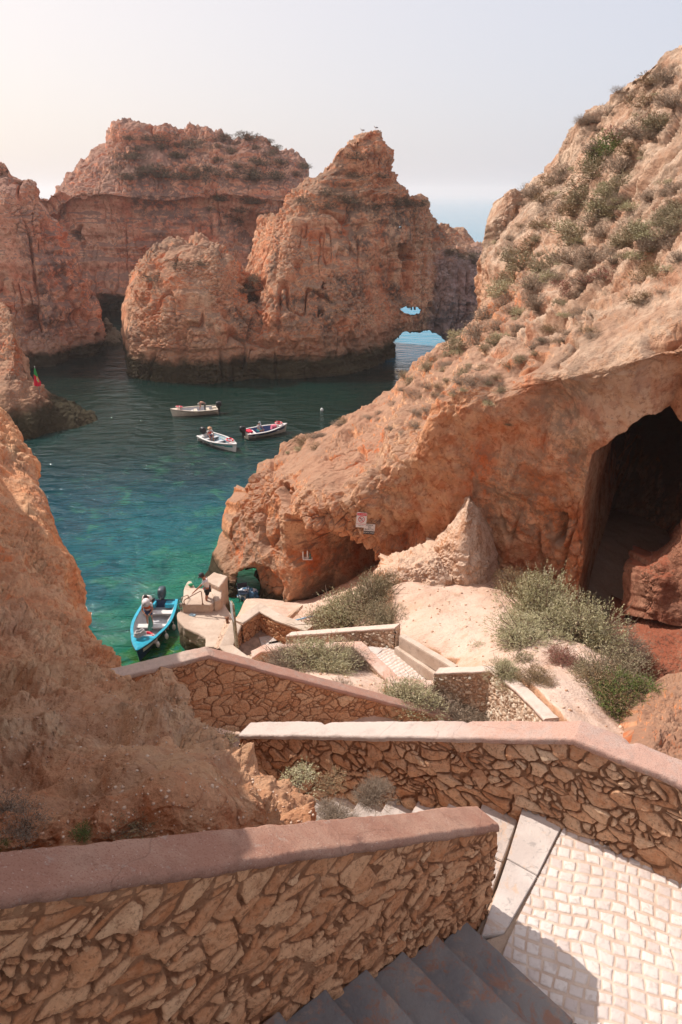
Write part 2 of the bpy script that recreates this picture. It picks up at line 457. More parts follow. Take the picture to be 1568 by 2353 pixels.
# the wall beside the natural arch is a bare, grey mauve bed
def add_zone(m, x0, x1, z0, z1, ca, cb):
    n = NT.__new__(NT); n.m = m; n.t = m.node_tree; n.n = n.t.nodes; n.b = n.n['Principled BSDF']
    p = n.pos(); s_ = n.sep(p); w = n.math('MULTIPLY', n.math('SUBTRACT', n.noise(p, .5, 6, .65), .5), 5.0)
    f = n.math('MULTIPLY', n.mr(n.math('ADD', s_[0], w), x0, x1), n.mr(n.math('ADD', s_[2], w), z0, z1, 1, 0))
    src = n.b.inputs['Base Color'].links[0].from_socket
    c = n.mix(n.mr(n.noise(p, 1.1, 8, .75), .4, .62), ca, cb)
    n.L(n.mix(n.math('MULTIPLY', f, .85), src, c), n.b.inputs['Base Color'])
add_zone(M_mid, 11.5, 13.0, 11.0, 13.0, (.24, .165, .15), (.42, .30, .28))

# ---- far headland
def colz(u0, pts): return [P(a, b, d) for a, b, d in pts]
cols = []
topB = [(100, 470), (120, 465), (133, 420), (175, 380), (215, 352), (247, 318), (277, 288), (325, 290), (370, 290), (425, 296), (480, 302), (520, 316), (570, 320), (615, 320), (640, 335), (668, 358), (703, 385), (712, 420), (730, 500)]
for i, (a, b) in enumerate(topB):
    ub = 60+i*(760-60)/(len(topB)-1)
    um = lambda f: ub*(1-f)+a*f
    low = max(b, 300)
    ledge = 462+6*math.sin(i)
    hi = b < 455
    cols.append([P(ub, 765, 118), P(um(.1), 700, 119.5), P(um(.35), 600, 121), P(um(.6), 520, 122), P(um(.75), ledge+8 if hi else b+20, 122.3),
                 P(um(.8), ledge-14 if hi else b+10, 121.2), P(um(.88), ledge*.5+b*.5+5 if hi else b+5, 125), P(a, b+ (16 if hi else 2), 129), P(a, b, 131)])
rock('sea_cliff', cols, 520, 330, M_far, 'huge flat topped orange headland standing far behind the cove', 30, (2.0, 14, .8, 4.5, .42, 1.3), seed=11, flute=.9, strata=1.1, rag=1.6, cat='cliff',
     dents=[([(205, 690), (260, 672), (300, 690), (300, 740), (205, 740)], 8, 8), ([(150, 535), (185, 520), (200, 560), (165, 560)], 2, 14), ([(480, 470), (640, 480), (660, 560), (600, 610), (540, 560)], 3.0, 40)])
# ---- left stack
cols = [[P(-260, 900, 84), P(-260, 840, 84), P(-260, 700, 85), P(-250, 560, 86), P(-240, 460, 88), P(-220, 330, 92)],
        [P(-120, 890, 84), P(-120, 840, 84), P(-120, 700, 85), P(-110, 560, 86), P(-110, 450, 88), P(-100, 330, 92)],
        [P(0, 880, 82), P(0, 840, 82), P(0, 700, 84), P(-5, 560, 85), P(-5, 460, 86), P(0, 362, 90)],
        [P(60, 880, 81), P(60, 840, 82), P(55, 700, 84), P(45, 560, 85), P(35, 470, 86), P(35, 395, 89)],
        [P(120, 870, 82), P(120, 830, 83), P(110, 700, 85), P(90, 570, 86), P(70, 480, 87), P(70, 405, 89)],
        [P(180, 850, 86), P(180, 820, 87), P(165, 720, 88), P(130, 600, 88), P(95, 490, 88), P(84, 412, 90)],
        [P(228, 838, 90), P(226, 800, 91), P(225, 735, 92), P(175, 630, 92), P(120, 505, 91), P(88, 435, 92)],
        [P(240, 828, 95), P(224, 790, 96), P(236, 690, 96), P(200, 640, 96), P(140, 535, 95), P(92, 455, 95)]]
rock('sea_stack', cols, 360, 420, M_far, 'tall pink orange cliff at the left edge behind the inlet', 16, (1.5, 10, .6, 3.6, .32, 1.0), seed=23, flute=1.2, strata=.6, rag=1.0, cat='cliff',
     dents=[([(125, 838), (180, 815), (215, 830), (215, 870), (125, 870)], 2.5, 12), ([(45, 700), (100, 700), (105, 765), (55, 770)], 2.5, 20)])
# ---- middle stack with the pinnacle and arch
def mcol(pts): return [P(*p) for p in pts]
cols = [
 mcol([(300, 890, 79), (296, 850, 80), (290, 800, 82), (291, 760, 83), (293, 700, 85), (306, 665, 86), (318, 630, 88)]),
 mcol([(318, 892, 76), (314, 860, 77), (308, 800, 78), (310, 740, 79.5), (315, 680, 81), (325, 635, 83), (335, 597, 86)]),
 mcol([(370, 895, 75), (368, 868, 75.5), (365, 800, 76), (365, 720, 77), (368, 650, 79), (370, 600, 81), (370, 566, 84)]),
 mcol([(440, 897, 74.5), (440, 870, 75), (440, 800, 75.5), (440, 720, 76.5), (440, 650, 78), (445, 600, 80), (448, 560, 84)]),
 mcol([(510, 895, 75), (510, 868, 75.5), (510, 800, 76), (508, 720, 77.5), (505, 650, 79), (500, 605, 81), (497, 568, 84)]),
 mcol([(560, 893, 75.5), (560, 866, 76), (560, 800, 77), (556, 730, 79), (548, 680, 81), (542, 645, 83), (535, 615, 85.5)]),
 mcol([(600, 890, 76), (600, 864, 76.5), (600, 800, 77.5), (598, 740, 80), (590, 700, 84), (582, 670, 87), (572, 622, 90)]),
 mcol([(640, 888, 76), (640, 862, 76.5), (640, 790, 77.5), (635, 710, 79), (628, 640, 82), (612, 570, 87), (600, 508, 93)]),
 mcol([(690, 884, 76.5), (690, 858, 77), (688, 780, 78), (682, 690, 80), (672, 600, 82), (655, 540, 84), (645, 500, 88)]),
 mcol([(745, 880, 77.5), (745, 852, 78), (740, 770, 79), (732, 670, 81), (718, 560, 83.5), (695, 470, 86), (682, 432, 90)]),
 mcol([(800, 872, 79), (800, 842, 79.5), (795, 760, 80.5), (785, 660, 82), (768, 540, 84.5), (745, 440, 87), (735, 395, 90)]),
 mcol([(845, 865, 81.5), (845, 832, 82), (840, 750, 83), (832, 650, 84), (818, 530, 86), (800, 420, 88), (790, 345, 90)]),
 mcol([(878, 858, 84), (878, 825, 84.5), (872, 745, 85), (865, 650, 86), (855, 520, 87), (840, 410, 88.5), (830, 308, 90)]),
 mcol([(900, 850, 87), (900, 815, 87), (898, 742, 87.5), (895, 650, 88), (885, 530, 88), (875, 430, 89), (868, 310, 90.5)]),
 mcol([(915, 850, 88.5), (912, 810, 88.5), (925, 735, 89), (925, 650, 89.5), (918, 540, 89.5), (905, 460, 90), (892, 375, 91)]),
 mcol([(940, 850, 90), (938, 800, 90), (950, 735, 90.5), (952, 660, 91), (948, 560, 91.5), (938, 500, 91.5), (925, 445, 92)]),
 mcol([(968, 850, 92), (965, 800, 92), (975, 735, 92), (978, 660, 92.5), (975, 580, 93), (970, 510, 93), (962, 455, 93)]),
 mcol([(1000, 860, 94), (998, 800, 94), (1005, 730, 93.5), (1000, 670, 94), (992, 600, 94.5), (985, 550, 95), (976, 470, 95)]),
 mcol([(1035, 870, 95), (1030, 800, 94.5), (1035, 720, 93.5), (1035, 660, 94), (1020, 600, 95), (1005, 560, 97), (995, 520, 99)]),
 mcol([(1080, 870, 96), (1075, 790, 95), (1075, 710, 94), (1075, 650, 94), (1062, 595, 96), (1050, 560, 100), (1035, 527, 104)]),
 mcol([(1120, 860, 97), (1115, 790, 96), (1112, 710, 95), (1110, 650, 95), (1105, 600, 97), (1100, 585, 100), (1094, 560, 104)]),
 mcol([(1200, 860, 97), (1190, 790, 96), (1185, 710, 95), (1180, 650, 95), (1175, 600, 97), (1170, 590, 100), (1165, 575, 104)]),
]
arch = [(904, 785), (912, 774), (926, 765), (948, 760), (980, 758), (1004, 764), (1024, 780), (1050, 812), (1080, 900), (880, 900), (898, 860), (910, 828)]
win = [(919, 710), (930, 705), (962, 706), (967, 712), (965, 722), (945, 724), (930, 720)]
rock('sea_stack', cols, 760, 460, M_mid, 'orange sea stack with a sharp pinnacle and a natural arch at its right end',
     lambda u: np.interp(u, [300, 600, 860, 905, 960, 1010, 1100], [14, 15, 12, 4, 3, 3, 8]), (.9, 8, .5, 2.6, .30, .8), seed=37, flute=1.1, strata=.7, rag=.9, cat='rock arch',
     holes=[arch, win, [(917, 519), (921, 516), (926, 519), (926, 524), (921, 527), (917, 524)]], holethick=3.2,
     dents=[([(905, 560), (928, 555), (945, 585), (945, 625), (930, 622), (915, 600)], 3.5, 12),
            ([(738, 655), (747, 655), (747, 676), (740, 678)], 1.5, 4), ([(736, 713), (746, 713), (746, 729), (738, 731)], 1.5, 4),
            ([(545, 640), (590, 640), (605, 700), (560, 705)], 1.8, 20)])
# spur of rock seen beyond the arch ridge
cols = [mcol([(985, 600, 112), (985, 560, 113), (990, 530, 115)]), mcol([(1020, 600, 112), (1020, 560, 113), (1025, 526, 115)]),
        mcol([(1060, 600, 111), (1060, 560, 112), (1064, 527, 115)]), mcol([(1100, 605, 112), (1098, 575, 113), (1096, 560, 115)])]
rock('sea_rock', cols, 120, 60, M_mid, 'small pale orange crag peeking over the arch ridge', 6, (.6, 5, .3, 2.0, .12, .7), seed=41)
# rocks in the gap between stacks
cols = [mcol([(222, 815, 98), (224, 790, 99), (228, 760, 101)]), mcol([(240, 818, 95), (240, 790, 96), (246, 735, 99)]),
        mcol([(262, 818, 95), (262, 790, 96), (260, 755, 99)]), mcol([(290, 815, 95), (288, 800, 96), (285, 780, 99)]), mcol([(312, 815, 95), (310, 805, 97), (305, 790, 99)])]
rock('sea_rock', cols, 120, 70, M_wet, 'low dark wet rocks in the gap between the two stacks', 4, (.7, 3, .4, 1.5, .15, .5), seed=43)
# ---- left mid rock with the flag
cols = [mcol([(-160, 1060, 56), (-160, 1000, 57), (-150, 900, 60), (-130, 800, 63), (-100, 700, 68)]),
        mcol([(0, 1040, 54.5), (0, 985, 55.5), (-2, 890, 58), (-5, 800, 63), (-5, 698, 68)]),
        mcol([(48, 1035, 55), (46, 985, 56), (38, 900, 58), (32, 815, 62), (28, 725, 67)]),
        mcol([(80, 1030, 55.5), (78, 990, 56), (70, 930, 57.5), (58, 880, 60), (50, 815, 64)]),
        mcol([(110, 1020, 56.5), (108, 985, 57), (98, 945, 58), (88, 915, 59), (80, 885, 61)]),
        mcol([(145, 1012, 57.5), (143, 985, 58), (136, 955, 59), (130, 935, 60), (124, 912, 62)]),
        mcol([(185, 1004, 58.5), (184, 985, 59), (180, 962, 60), (176, 945, 61), (172, 930, 62.5)]),
        mcol([(226, 994, 59.5), (227, 988, 60), (226, 978, 60.5), (222, 966, 61), (216, 953, 62)]),
        mcol([(236, 992, 60), (237, 988, 60.2), (236, 984, 60.5), (233, 978, 61), (229, 972, 62)])]
rock('sea_rock', cols, 300, 300, M_mid, 'brown orange rock spit at the left ending in a low jagged point', 5, (.7, 5, .3, 2.0, .12, .55), seed=53, flute=.3, strata=.25, rag=.5)
# ---- near left cliff
cols = [mcol([(-700, 1900, 7.5), (-700, 1700, 8), (-650, 1400, 10), (-500, 1100, 16), (-400, 900, 24)]),
        mcol([(-300, 1900, 7.2), (-300, 1720, 7.8), (-300, 1450, 10), (-260, 1150, 17), (-240, 880, 26)]),
        mcol([(-40, 1850, 7.2), (-40, 1680, 8), (-40, 1450, 10.5), (-50, 1180, 18), (-60, 915, 28)]),
        mcol([(70, 1800, 7.6), (70, 1650, 8.3), (65, 1450, 11), (45, 1220, 18.5), (0, 948, 29)]),
        mcol([(150, 1760, 8), (148, 1640, 8.8), (135, 1470, 11.3), (100, 1250, 18), (32, 995, 28)]),
        mcol([(215, 1740, 8.5), (210, 1630, 9.3), (195, 1500, 11.8), (150, 1320, 17), (84, 1082, 26)]),
        mcol([(258, 1730, 9), (255, 1630, 10), (240, 1530, 12.2), (200, 1420, 16), (122, 1200, 24)]),
        mcol([(290, 1720, 9.6), (285, 1640, 10.6), (267, 1546, 12.8), (235, 1478, 15.5), (172, 1315, 22)])]
rock('sea_cliff', cols, 330, 520, M_left, 'smooth orange cliff dropping to the water at the left edge', 10, (.45, 3.5, .24, 1.0, .09, .30), seed=61, flute=.0, aniso=1.6, cat='cliff', bdir=(-1, .25, -.35))
# ---- foreground left rock
cols = [mcol([(-900, 2700, 2.1), (-900, 2300, 2.6), (-900, 1900, 3.6), (-900, 1500, 6), (-800, 1250, 8)]),
        mcol([(-400, 2500, 2.2), (-400, 2200, 2.7), (-400, 1900, 3.6), (-400, 1600, 5.5), (-380, 1330, 8)]),
        mcol([(-80, 2250, 2.5), (-80, 2030, 2.9), (-80, 1850, 3.5), (-80, 1650, 5), (-80, 1460, 7.6)]),
        mcol([(90, 2180, 2.7), (90, 1990, 3.0), (90, 1860, 3.4), (95, 1680, 4.7), (110, 1500, 7.4)]),
        mcol([(230, 2150, 2.8), (230, 1960, 3.15), (230, 1840, 3.5), (235, 1690, 4.6), (240, 1530, 7.2)]),
        mcol([(360, 2120, 2.95), (360, 1930, 3.3), (358, 1820, 3.6), (350, 1700, 4.5), (335, 1570, 6.6)]),
        mcol([(480, 2100, 3.1), (480, 1910, 3.45), (470, 1810, 3.7), (450, 1720, 4.4), (432, 1632, 5.6)]),
        mcol([(580, 2080, 3.2), (580, 1905, 3.6), (570, 1830, 3.8), (545, 1770, 4.3), (515, 1716, 5.1)]),
        mcol([(660, 2070, 3.4), (660, 1915, 3.7), (650, 1860, 3.9), (630, 1815, 4.2), (606, 1765, 4.8)]),
        mcol([(760, 2060, 3.5), (755, 1935, 3.9), (745, 1905, 4.0), (735, 1885, 4.2), (715, 1860, 4.6)])]
rock('foreground_rock', cols, 520, 420, M_left, 'crumbly orange rock bank with pebbles behind the nearest wall', 2.5, (.26, 1.1, .24, .6, .05, .16), seed=71, cat='rock', bdir=(-.45, .75, -1.0), bulge=0)

# tall cliff rising just outside the left of the photo; it keeps the bank and the near cliff in the shade
cols = []
for D_, zt_, zb_ in ((2.2, 17.6, 14), (3.2, 18.0, 14), (4.4, 18.2, 13), (5.6, 18.4, 12), (8, 18.4, 11), (12, 18.2, 9), (17, 17.8, 6), (22, 15.5, 3), (27, 12.5, 1), (31, 9, -1)):
    cl_ = []
    for f_ in (0, .25, .5, .75, 1):
        z_ = zb_+(zt_-zb_)*f_; dz_ = D_*math.cos(PITCH)+(EYE-z_)*math.sin(PITCH); u_ = -75-45*f_-(60 if D_ > 6 else 0)*f_
        cl_.append(np.array([(u_-784)/FPX*dz_, D_, z_]))
    cols.append(cl_)
rock('sea_cliff', cols[::-1], 160, 90, M_left, 'high orange cliff flanking the left side above the rock bank', 6, (.3, 4, .2, 1.5, .08, .4), seed=121, cat='cliff', bdir=(-1, .1, -.05), bulge=0)
# ------------------------------------------------------------------ right cliff
cols = [
 mcol([(488, 1350, 31.2), (500, 1322, 31.6), (508, 1302, 32), (516, 1262, 32.5), (527, 1212, 33), (548, 1172, 33.5), (572, 1134, 34)]),
 mcol([(545, 1400, 29.6), (548, 1360, 29.8), (552, 1300, 30.2), (568, 1240, 30.8), (582, 1180, 31.4), (592, 1120, 32.6), (600, 1080, 34.5)]),
 mcol([(625, 1415, 28.6), (622, 1370, 28.8), (620, 1300, 29.0), (625, 1240, 29.4), (635, 1170, 30), (650, 1090, 31.8), (682, 1030, 36)]),
 mcol([(700, 1440, 27.2), (700, 1400, 27.3), (700, 1330, 27.5), (700, 1250, 27), (706, 1170, 26.6), (725, 1070, 29.5), (785, 968, 38)]),
 mcol([(790, 1440, 25.90), (790, 1400, 26.00), (793, 1320, 25.97), (800, 1224, 25.27), (808, 1122, 25.05), (850, 1020, 28.80), (880, 908, 39.00)]),
 mcol([(890, 1390, 24.90), (890, 1340, 24.90), (890, 1270, 24.73), (900, 1177, 24.03), (918, 1044, 23.80), (965, 925, 28.00), (990, 818, 41.00)]),
 mcol([(985, 1380, 23.70), (985, 1330, 23.70), (990, 1240, 23.30), (1008, 1090, 22.30), (1030, 900, 22.15), (1075, 840, 28.00), (1098, 738, 44.00)]),
 mcol([(1120, 1390, 22.10), (1120, 1345, 22.20), (1130, 1230, 21.70), (1140, 1040, 20.80), (1155, 845, 20.85), (1180, 750, 30.00), (1120, 590, 49.00)]),
 mcol([(1240, 1420, 20.70), (1240, 1375, 20.80), (1250, 1200, 20.20), (1262, 980, 19.30), (1290, 790, 19.85), (1262, 640, 32.00), (1190, 452, 50.00)]),
 mcol([(1325, 1450, 19.70), (1325, 1405, 19.80), (1335, 1200, 19.20), (1342, 980, 18.30), (1385, 760, 18.85), (1370, 560, 31.00), (1262, 375, 49.00)]),
 mcol([(1450, 1500, 19.20), (1450, 1450, 19.30), (1450, 1200, 18.70), (1452, 960, 17.60), (1480, 730, 17.95), (1450, 500, 29.00), (1318, 282, 46.00)]),
 mcol([(1580, 1560, 18.70), (1580, 1500, 18.80), (1580, 1200, 18.00), (1580, 960, 17.00), (1580, 705, 17.15), (1540, 430, 27.00), (1432, 182, 42.00)]),
 mcol([(1750, 1560, 17.90), (1750, 1500, 17.90), (1750, 1200, 17.20), (1742, 960, 16.10), (1730, 665, 16.35), (1680, 350, 25.00), (1565, 92, 38.00)]),
 mcol([(2000, 1560, 16.90), (2000, 1500, 16.90), (2000, 1200, 16.20), (2000, 960, 15.20), (1980, 595, 15.05), (1900, 250, 23.00), (1800, -20, 34.00)]),
]
caveG = [(1336, 1440), (1322, 1390), (1334, 1310), (1338, 1205), (1329, 1115), (1350, 1072), (1376, 1048), (1428, 1016), (1446, 996), (1482, 984), (1522, 988), (1575, 1012), (1640, 1070), (1670, 1120), (1680, 1500), (1500, 1560), (1400, 1480)]
alcove = [(652, 1185), (665, 1176), (700, 1192), (760, 1215), (830, 1250), (880, 1290), (892, 1340), (860, 1420), (700, 1440), (640, 1420), (650, 1370), (672, 1340), (660, 1290), (645, 1240)]
recess = [(532, 1345), (528, 1315), (545, 1298), (575, 1290), (610, 1300), (632, 1335), (636, 1400), (560, 1410), (530, 1380)]
hole = [(541, 1338), (548, 1317), (562, 1306), (590, 1304), (594, 1330), (600, 1352), (596, 1372), (556, 1372), (545, 1356), (538, 1347)]
rock('sea_cliff', cols, 820, 760, M_right, 'scrub covered cliff rising to the right with a big dark cave', lambda u: np.interp(u, [560, 620, 760, 1000, 1150, 1350], [1.3, 2.2, 5, 6, 12, 36]),
     (.8, 6, .55, 2.2, .19, .6), seed=83, flute=.6, strata=.3, cat='cliff', lump=.75, aniso=1.25, holes=[hole], holethick=1.2,
     dents=[(caveG, 9, 13), (caveG, 11, 120), (alcove, 2.4, 26), ([(745, 1232), (885, 1290), (892, 1350), (840, 1430), (690, 1410), (690, 1290)], 3.2, 50), (recess, .5, 14),
            ([(1060, 1230), (1100, 1240), (1100, 1320), (1060, 1300)], .5, 14), ([(1270, 1180), (1300, 1190), (1290, 1260), (1265, 1250)], .7, 14),
            ([(640, 1110), (665, 1100), (668, 1160), (648, 1170)], .8, 10)])
# isolated knob on the skyline
cols = [mcol([(1125, 600, 47), (1132, 555, 47), (1133, 510, 47), (1140, 475, 47.5), (1155, 448, 48)]),
        mcol([(1150, 600, 46.3), (1152, 555, 46.3), (1155, 505, 46.3), (1163, 470, 46.8), (1170, 440, 47.8)]),
        mcol([(1175, 600, 46.3), (1178, 555, 46.4), (1180, 505, 46.5), (1185, 470, 46.9), (1190, 438, 47.8)]),
        mcol([(1205, 600, 46.8), (1205, 555, 46.8), (1202, 510, 47), (1200, 480, 47.5), (1201, 455, 48)])]
rock('rock_pillar', cols, 90, 150, M_right, 'grey knobbly rock pillar standing up on the right skyline ridge', 2, (.25, 2.5, .2, 1.2, .12, .5), seed=88)
# white leaning rock
cols = [mcol([(985, 1350, 20.65), (985, 1325, 20.75), (988, 1290, 20.95), (995, 1272, 21.25), (1000, 1262, 21.55)]),
        mcol([(1020, 1358, 19.95), (1018, 1335, 20.15), (1022, 1290, 20.45), (1030, 1240, 20.85), (1040, 1215, 21.25)]),
        mcol([(1060, 1365, 19.65), (1060, 1342, 19.75), (1062, 1280, 20.05), (1066, 1210, 20.55), (1072, 1160, 21.05)]),
        mcol([(1100, 1365, 19.75), (1100, 1342, 19.85), (1098, 1290, 20.15), (1092, 1220, 20.65), (1082, 1160, 21.15)]),
        mcol([(1132, 1362, 20.25), (1130, 1342, 20.35), (1124, 1300, 20.65), (1112, 1230, 20.95), (1090, 1172, 21.35)])]
rock('boulder', cols, 200, 200, M_white, 'pale pyramid shaped boulder leaning against the right cliff', 1.6, (.12, 1.2, .10, .5, .03, .15), seed=91, cat='boulder')
# knobbly pink rocks left of it
cols = [mcol([(872, 1330, 20.55), (874, 1312, 20.75), (880, 1302, 21.15), (890, 1296, 21.75)]),
        mcol([(915, 1345, 19.95), (915, 1322, 20.15), (918, 1300, 20.55), (925, 1285, 21.35)]),
        mcol([(955, 1355, 19.65), (955, 1332, 19.85), (958, 1300, 20.25), (962, 1272, 21.15)]),
        mcol([(1000, 1360, 19.45), (1000, 1338, 19.65), (1000, 1300, 20.05), (1000, 1270, 20.95)]),
        mcol([(1040, 1360, 19.55), (1040, 1345, 19.65), (1040, 1325, 19.95), (1035, 1300, 20.75)])]
rock('rock_outcrop', cols, 200, 110, M_white, 'low pink knobbly outcrop at the foot of the pale pyramid boulder', 1.5, (.14, .9, .14, .45, .05, .16), seed=93, cat='rock')
# red boulder and bank inside the cave mouth
cols = [mcol([(1478, 1420, 16.6), (1480, 1390, 16.7), (1478, 1350, 16.8), (1480, 1315, 17.2), (1492, 1303, 17.8)]),
        mcol([(1515, 1430, 16.0), (1515, 1400, 16.1), (1515, 1340, 16.3), (1518, 1298, 16.8), (1528, 1282, 17.4)]),
        mcol([(1568, 1440, 15.6), (1568, 1400, 15.7), (1568, 1330, 16), (1568, 1258, 16.5), (1566, 1205, 17.2)]),
        mcol([(1650, 1440, 14.3), (1650, 1400, 14.4), (1650, 1300, 14.7), (1640, 1180, 15.2), (1600, 1110, 16.0)])]
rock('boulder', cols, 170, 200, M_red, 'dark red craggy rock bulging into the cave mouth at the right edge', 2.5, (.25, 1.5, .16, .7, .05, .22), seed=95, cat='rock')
cols = [mcol([(1400, 1600, 15.4), (1405, 1520, 15.9), (1420, 1460, 16.8), (1440, 1432, 17.8)]), mcol([(1470, 1610, 14.6), (1472, 1530, 15.2), (1480, 1450, 16.2), (1490, 1412, 17.4)]),
        mcol([(1540, 1620, 14.0), (1540, 1530, 14.6), (1545, 1450, 15.6), (1550, 1395, 16.8)]), mcol([(1660, 1620, 13.5), (1660, 1530, 14), (1660, 1430, 15), (1660, 1370, 16.2)])]
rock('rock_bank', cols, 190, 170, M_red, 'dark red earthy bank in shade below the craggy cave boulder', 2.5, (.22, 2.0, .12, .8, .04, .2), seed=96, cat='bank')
# small dark rock behind the arch hole
cols = [mcol([(574, 1372, 31.9), (574, 1350, 32.0), (577, 1335, 32.3)]), mcol([(592, 1375, 31.6), (592, 1345, 31.8), (592, 1322, 32.4)]), mcol([(612, 1372, 31.4), (612, 1335, 31.6), (610, 1300, 32.4)])]
rock('sea_rock', cols, 110, 90, M_wet, 'dark wet rock seen through the small arch behind the chair', 1.0, (.1, 1.0, .12, .5, .05, .2), seed=97)

# ------------------------------------------------------------------ ground: terraced slope as one height field
ctrl = [ # (u, v, z)
 (900, 1345, 7.2), (1000, 1345, 7.1), (1120, 1345, 7.0), (1250, 1380, 7.2), (1320, 1410, 7.2), (960, 1400, 7.4), (1050, 1420, 7.6), (1150, 1450, 8.1), (1300, 1460, 8.1),
 (1000, 1480, 7.6), (1100, 1500, 8.2), (1250, 1520, 8.9), (1400, 1520, 8.4), (1200, 1600, 9.5), (1300, 1600, 9.5), (1350, 1650, 9.7), (1250, 1660, 9.9), (1400, 1600, 8.9), (1100, 1540, 8.6),
 (1470, 1560, 6.6), (1460, 1480, 5.0), (1420, 1430, 4.2), (1540, 1540, 6.0), (1450, 1620, 7.4), (1500, 1700, 8.4), (1568, 1640, 8.4), (1568, 1750, 9.2),
 (720, 1450, 4.3), (760, 1420, 4.6), (850, 1410, 6.2), (900, 1420, 6.9), (880, 1370, 6.5), (800, 1370, 4.7), (740, 1400, 3.2), (700, 1425, 3.0), (680, 1400, 1.6), (640, 1390, 1.3), (620, 1375, .9),
 (850, 1450, 6.1), (930, 1450, 7.35), (640, 1460, 4.0), (600, 1470, 4.0), (560, 1450, 3.9), (560, 1480, 4.2),
 (900, 1510, 6.9), (980, 1540, 7.1), (950, 1560, 7.1), (880, 1500, 6.8),
 (650, 1530, 6.7), (720, 1520, 6.7), (800, 1505, 6.6), (700, 1560, 8.0), (780, 1550, 7.6), (850, 1570, 7.9), (900, 1600, 8.3), (800, 1600, 8.6), (1000, 1630, 8.3), (1100, 1640, 8.9), (1000, 1600, 7.5), (1080, 1600, 8.4),
 (600, 1395, 3.2), (650, 1412, 3.2), (560, 1410, 2.6), (540, 1400, 1.4), (520, 1440, 1.9), (505, 1480, 2.2), (530, 1380, .8)]
pts = np.array([Z(*c) for c in ctrl])
extra = np.array([(-2.6, 11.3, 8.6), (-4.5, 10.8, 8.6), (-8, 11.5, 8.6), (-3, 13.5, 7.2), (-6, 14, 5.5), (-4.2, 17, 4.4), (-5.5, 20, 2.0), (-7, 18, 1.0), (-9, 15, 2), (0, 12.2, 8.3), (2.0, 12.4, 7.2), (2, 11.3, 8.0), (-1, 10, 9.0), (5, 8.5, 10.0), (8, 8, 9.4), (3.2, 9.3, 9.2),
                  (12, 10, 9.0), (14, 18, 6), (10, 26, 6), (2, 27, 4), (-2, 31, -.5), (-6, 30, -1), (-9, 22, -1), (-9, 28, -1), (6, 24, 6.6)])
pts = np.vstack([pts, extra])
def tps_fit(p, lam=.02):
    n = len(p); d = np.linalg.norm(p[:, None, :2]-p[None, :, :2], axis=2)
    K = np.where(d > 0, d*d*np.log(d+1e-12), 0)+lam*np.eye(n)*10
    A = np.zeros((n+3, n+3)); A[:n, :n] = K; A[:n, n] = 1; A[:n, n+1:] = p[:, :2]; A[n, :n] = 1; A[n+1:, :n] = p[:, :2].T
    w = np.linalg.solve(A, np.concatenate([p[:, 2], [0, 0, 0]]))
    def f(x, y):
        out = w[n]+w[n+1]*x+w[n+2]*y
        for k in range(n):
            r2 = (x-p[k, 0])**2+(y-p[k, 1])**2
            out = out+w[k]*.5*r2*np.log(r2+1e-12)
        return out
    return f
gz = tps_fit(pts)
gx = np.linspace(-7.5, 15, 520); gy = np.linspace(7.6, 31, 540)
X, Y = np.meshgrid(gx, gy, indexing='ij')
H0 = gz(X, Y)
pp = np.stack([X.ravel(), Y.ravel(), 0*X.ravel()], 1)
# level places cut into the slope
def carve(H, poly, z, soft=.25, up=False):
    d = poly_dist(X, Y, [tuple(q) for q in poly]); w_ = sstep(-soft, 0, d)
    return H*(1-w_)+(np.minimum(H, z) if not up else z)*w_
pD = [P(1004, 1540, 13.75)[:2], P(1138, 1535, 12.95)[:2], P(1205, 1587, 11.6)[:2], P(1268, 1650, 10.3)[:2]]
H0 = carve(H0, pD+[np.array([4.4, 9.0]), np.array([2.4, 9.2]), np.array([1.6, 11.3]), np.array([1.7, 12.7])], 7.45)
H0 = carve(H0, [Z(u_, v_, 7)[:2] for u_, v_ in ((826, 1485), (880, 1485), (918, 1488), (1000, 1540), (1008, 1574), (905, 1562))], 6.7, .12)
H0 = carve(H0, [Z(u_, v_, 7.4)[:2] for u_, v_ in ((915, 1490), (924, 1474), (1040, 1545), (1010, 1560))], 6.85, .12)
H0 = carve(H0, [Z(u_, v_, 4)[:2] for u_, v_ in ((548, 1470), (589, 1447), (655, 1466), (735, 1476), (700, 1508), (600, 1525), (520, 1490))], 3.7, .12)
sa, sb = Z(838, 1490, 7.0), Z(675, 1487, 4.6); tt = np.clip(((X-sa[0])*(sb[0]-sa[0])+(Y-sa[1])*(sb[1]-sa[1]))/((sb[0]-sa[0])**2+(sb[1]-sa[1])**2), 0, 1)
bh_ = np.array([-(sb-sa)[1], (sb-sa)[0]]); bh_ = -bh_/np.linalg.norm(bh_)*1.05
H0 = carve(H0, [sa[:2], sb[:2], sb[:2]+bh_, sa[:2]+bh_], 7.0-2.4*tt-.5, .12)
H0 = H0-4*sstep(-4.6, -5.6, X)*sstep(17, 21, Y)-5*sstep(-5.2, -6.5, X)*sstep(11.5, 14, Y)-3*sstep(28.6, 30.5, Y)*sstep(1, 0, X)
H0 = np.clip(H0, -2, 11)
f1, f2 = worley(pp/.35, 5)
rough_zone = sstep(.1, .5, fbm(pp/1.6, 3, 4)).reshape(X.shape)
Hh = H0+.10*fbm(pp/1.5, 4, 2).reshape(X.shape)+.035*fbm(pp/.3, 4, 3).reshape(X.shape)+(.05*(.6-f1).reshape(X.shape))*rough_zone
gul = sstep(5.2, 7.5, X)*sstep(16, 13, Y)
Hh += gul*.35*ridged(pp/1.3, 4, 8).reshape(X.shape)
def ground_z(x, y):
    i = np.clip((x-gx[0])/(gx[1]-gx[0]), 0, len(gx)-2); j = np.clip((y-gy[0])/(gy[1]-gy[0]), 0, len(gy)-2)
    i0, j0 = int(i), int(j); return float(Hh[i0, j0])
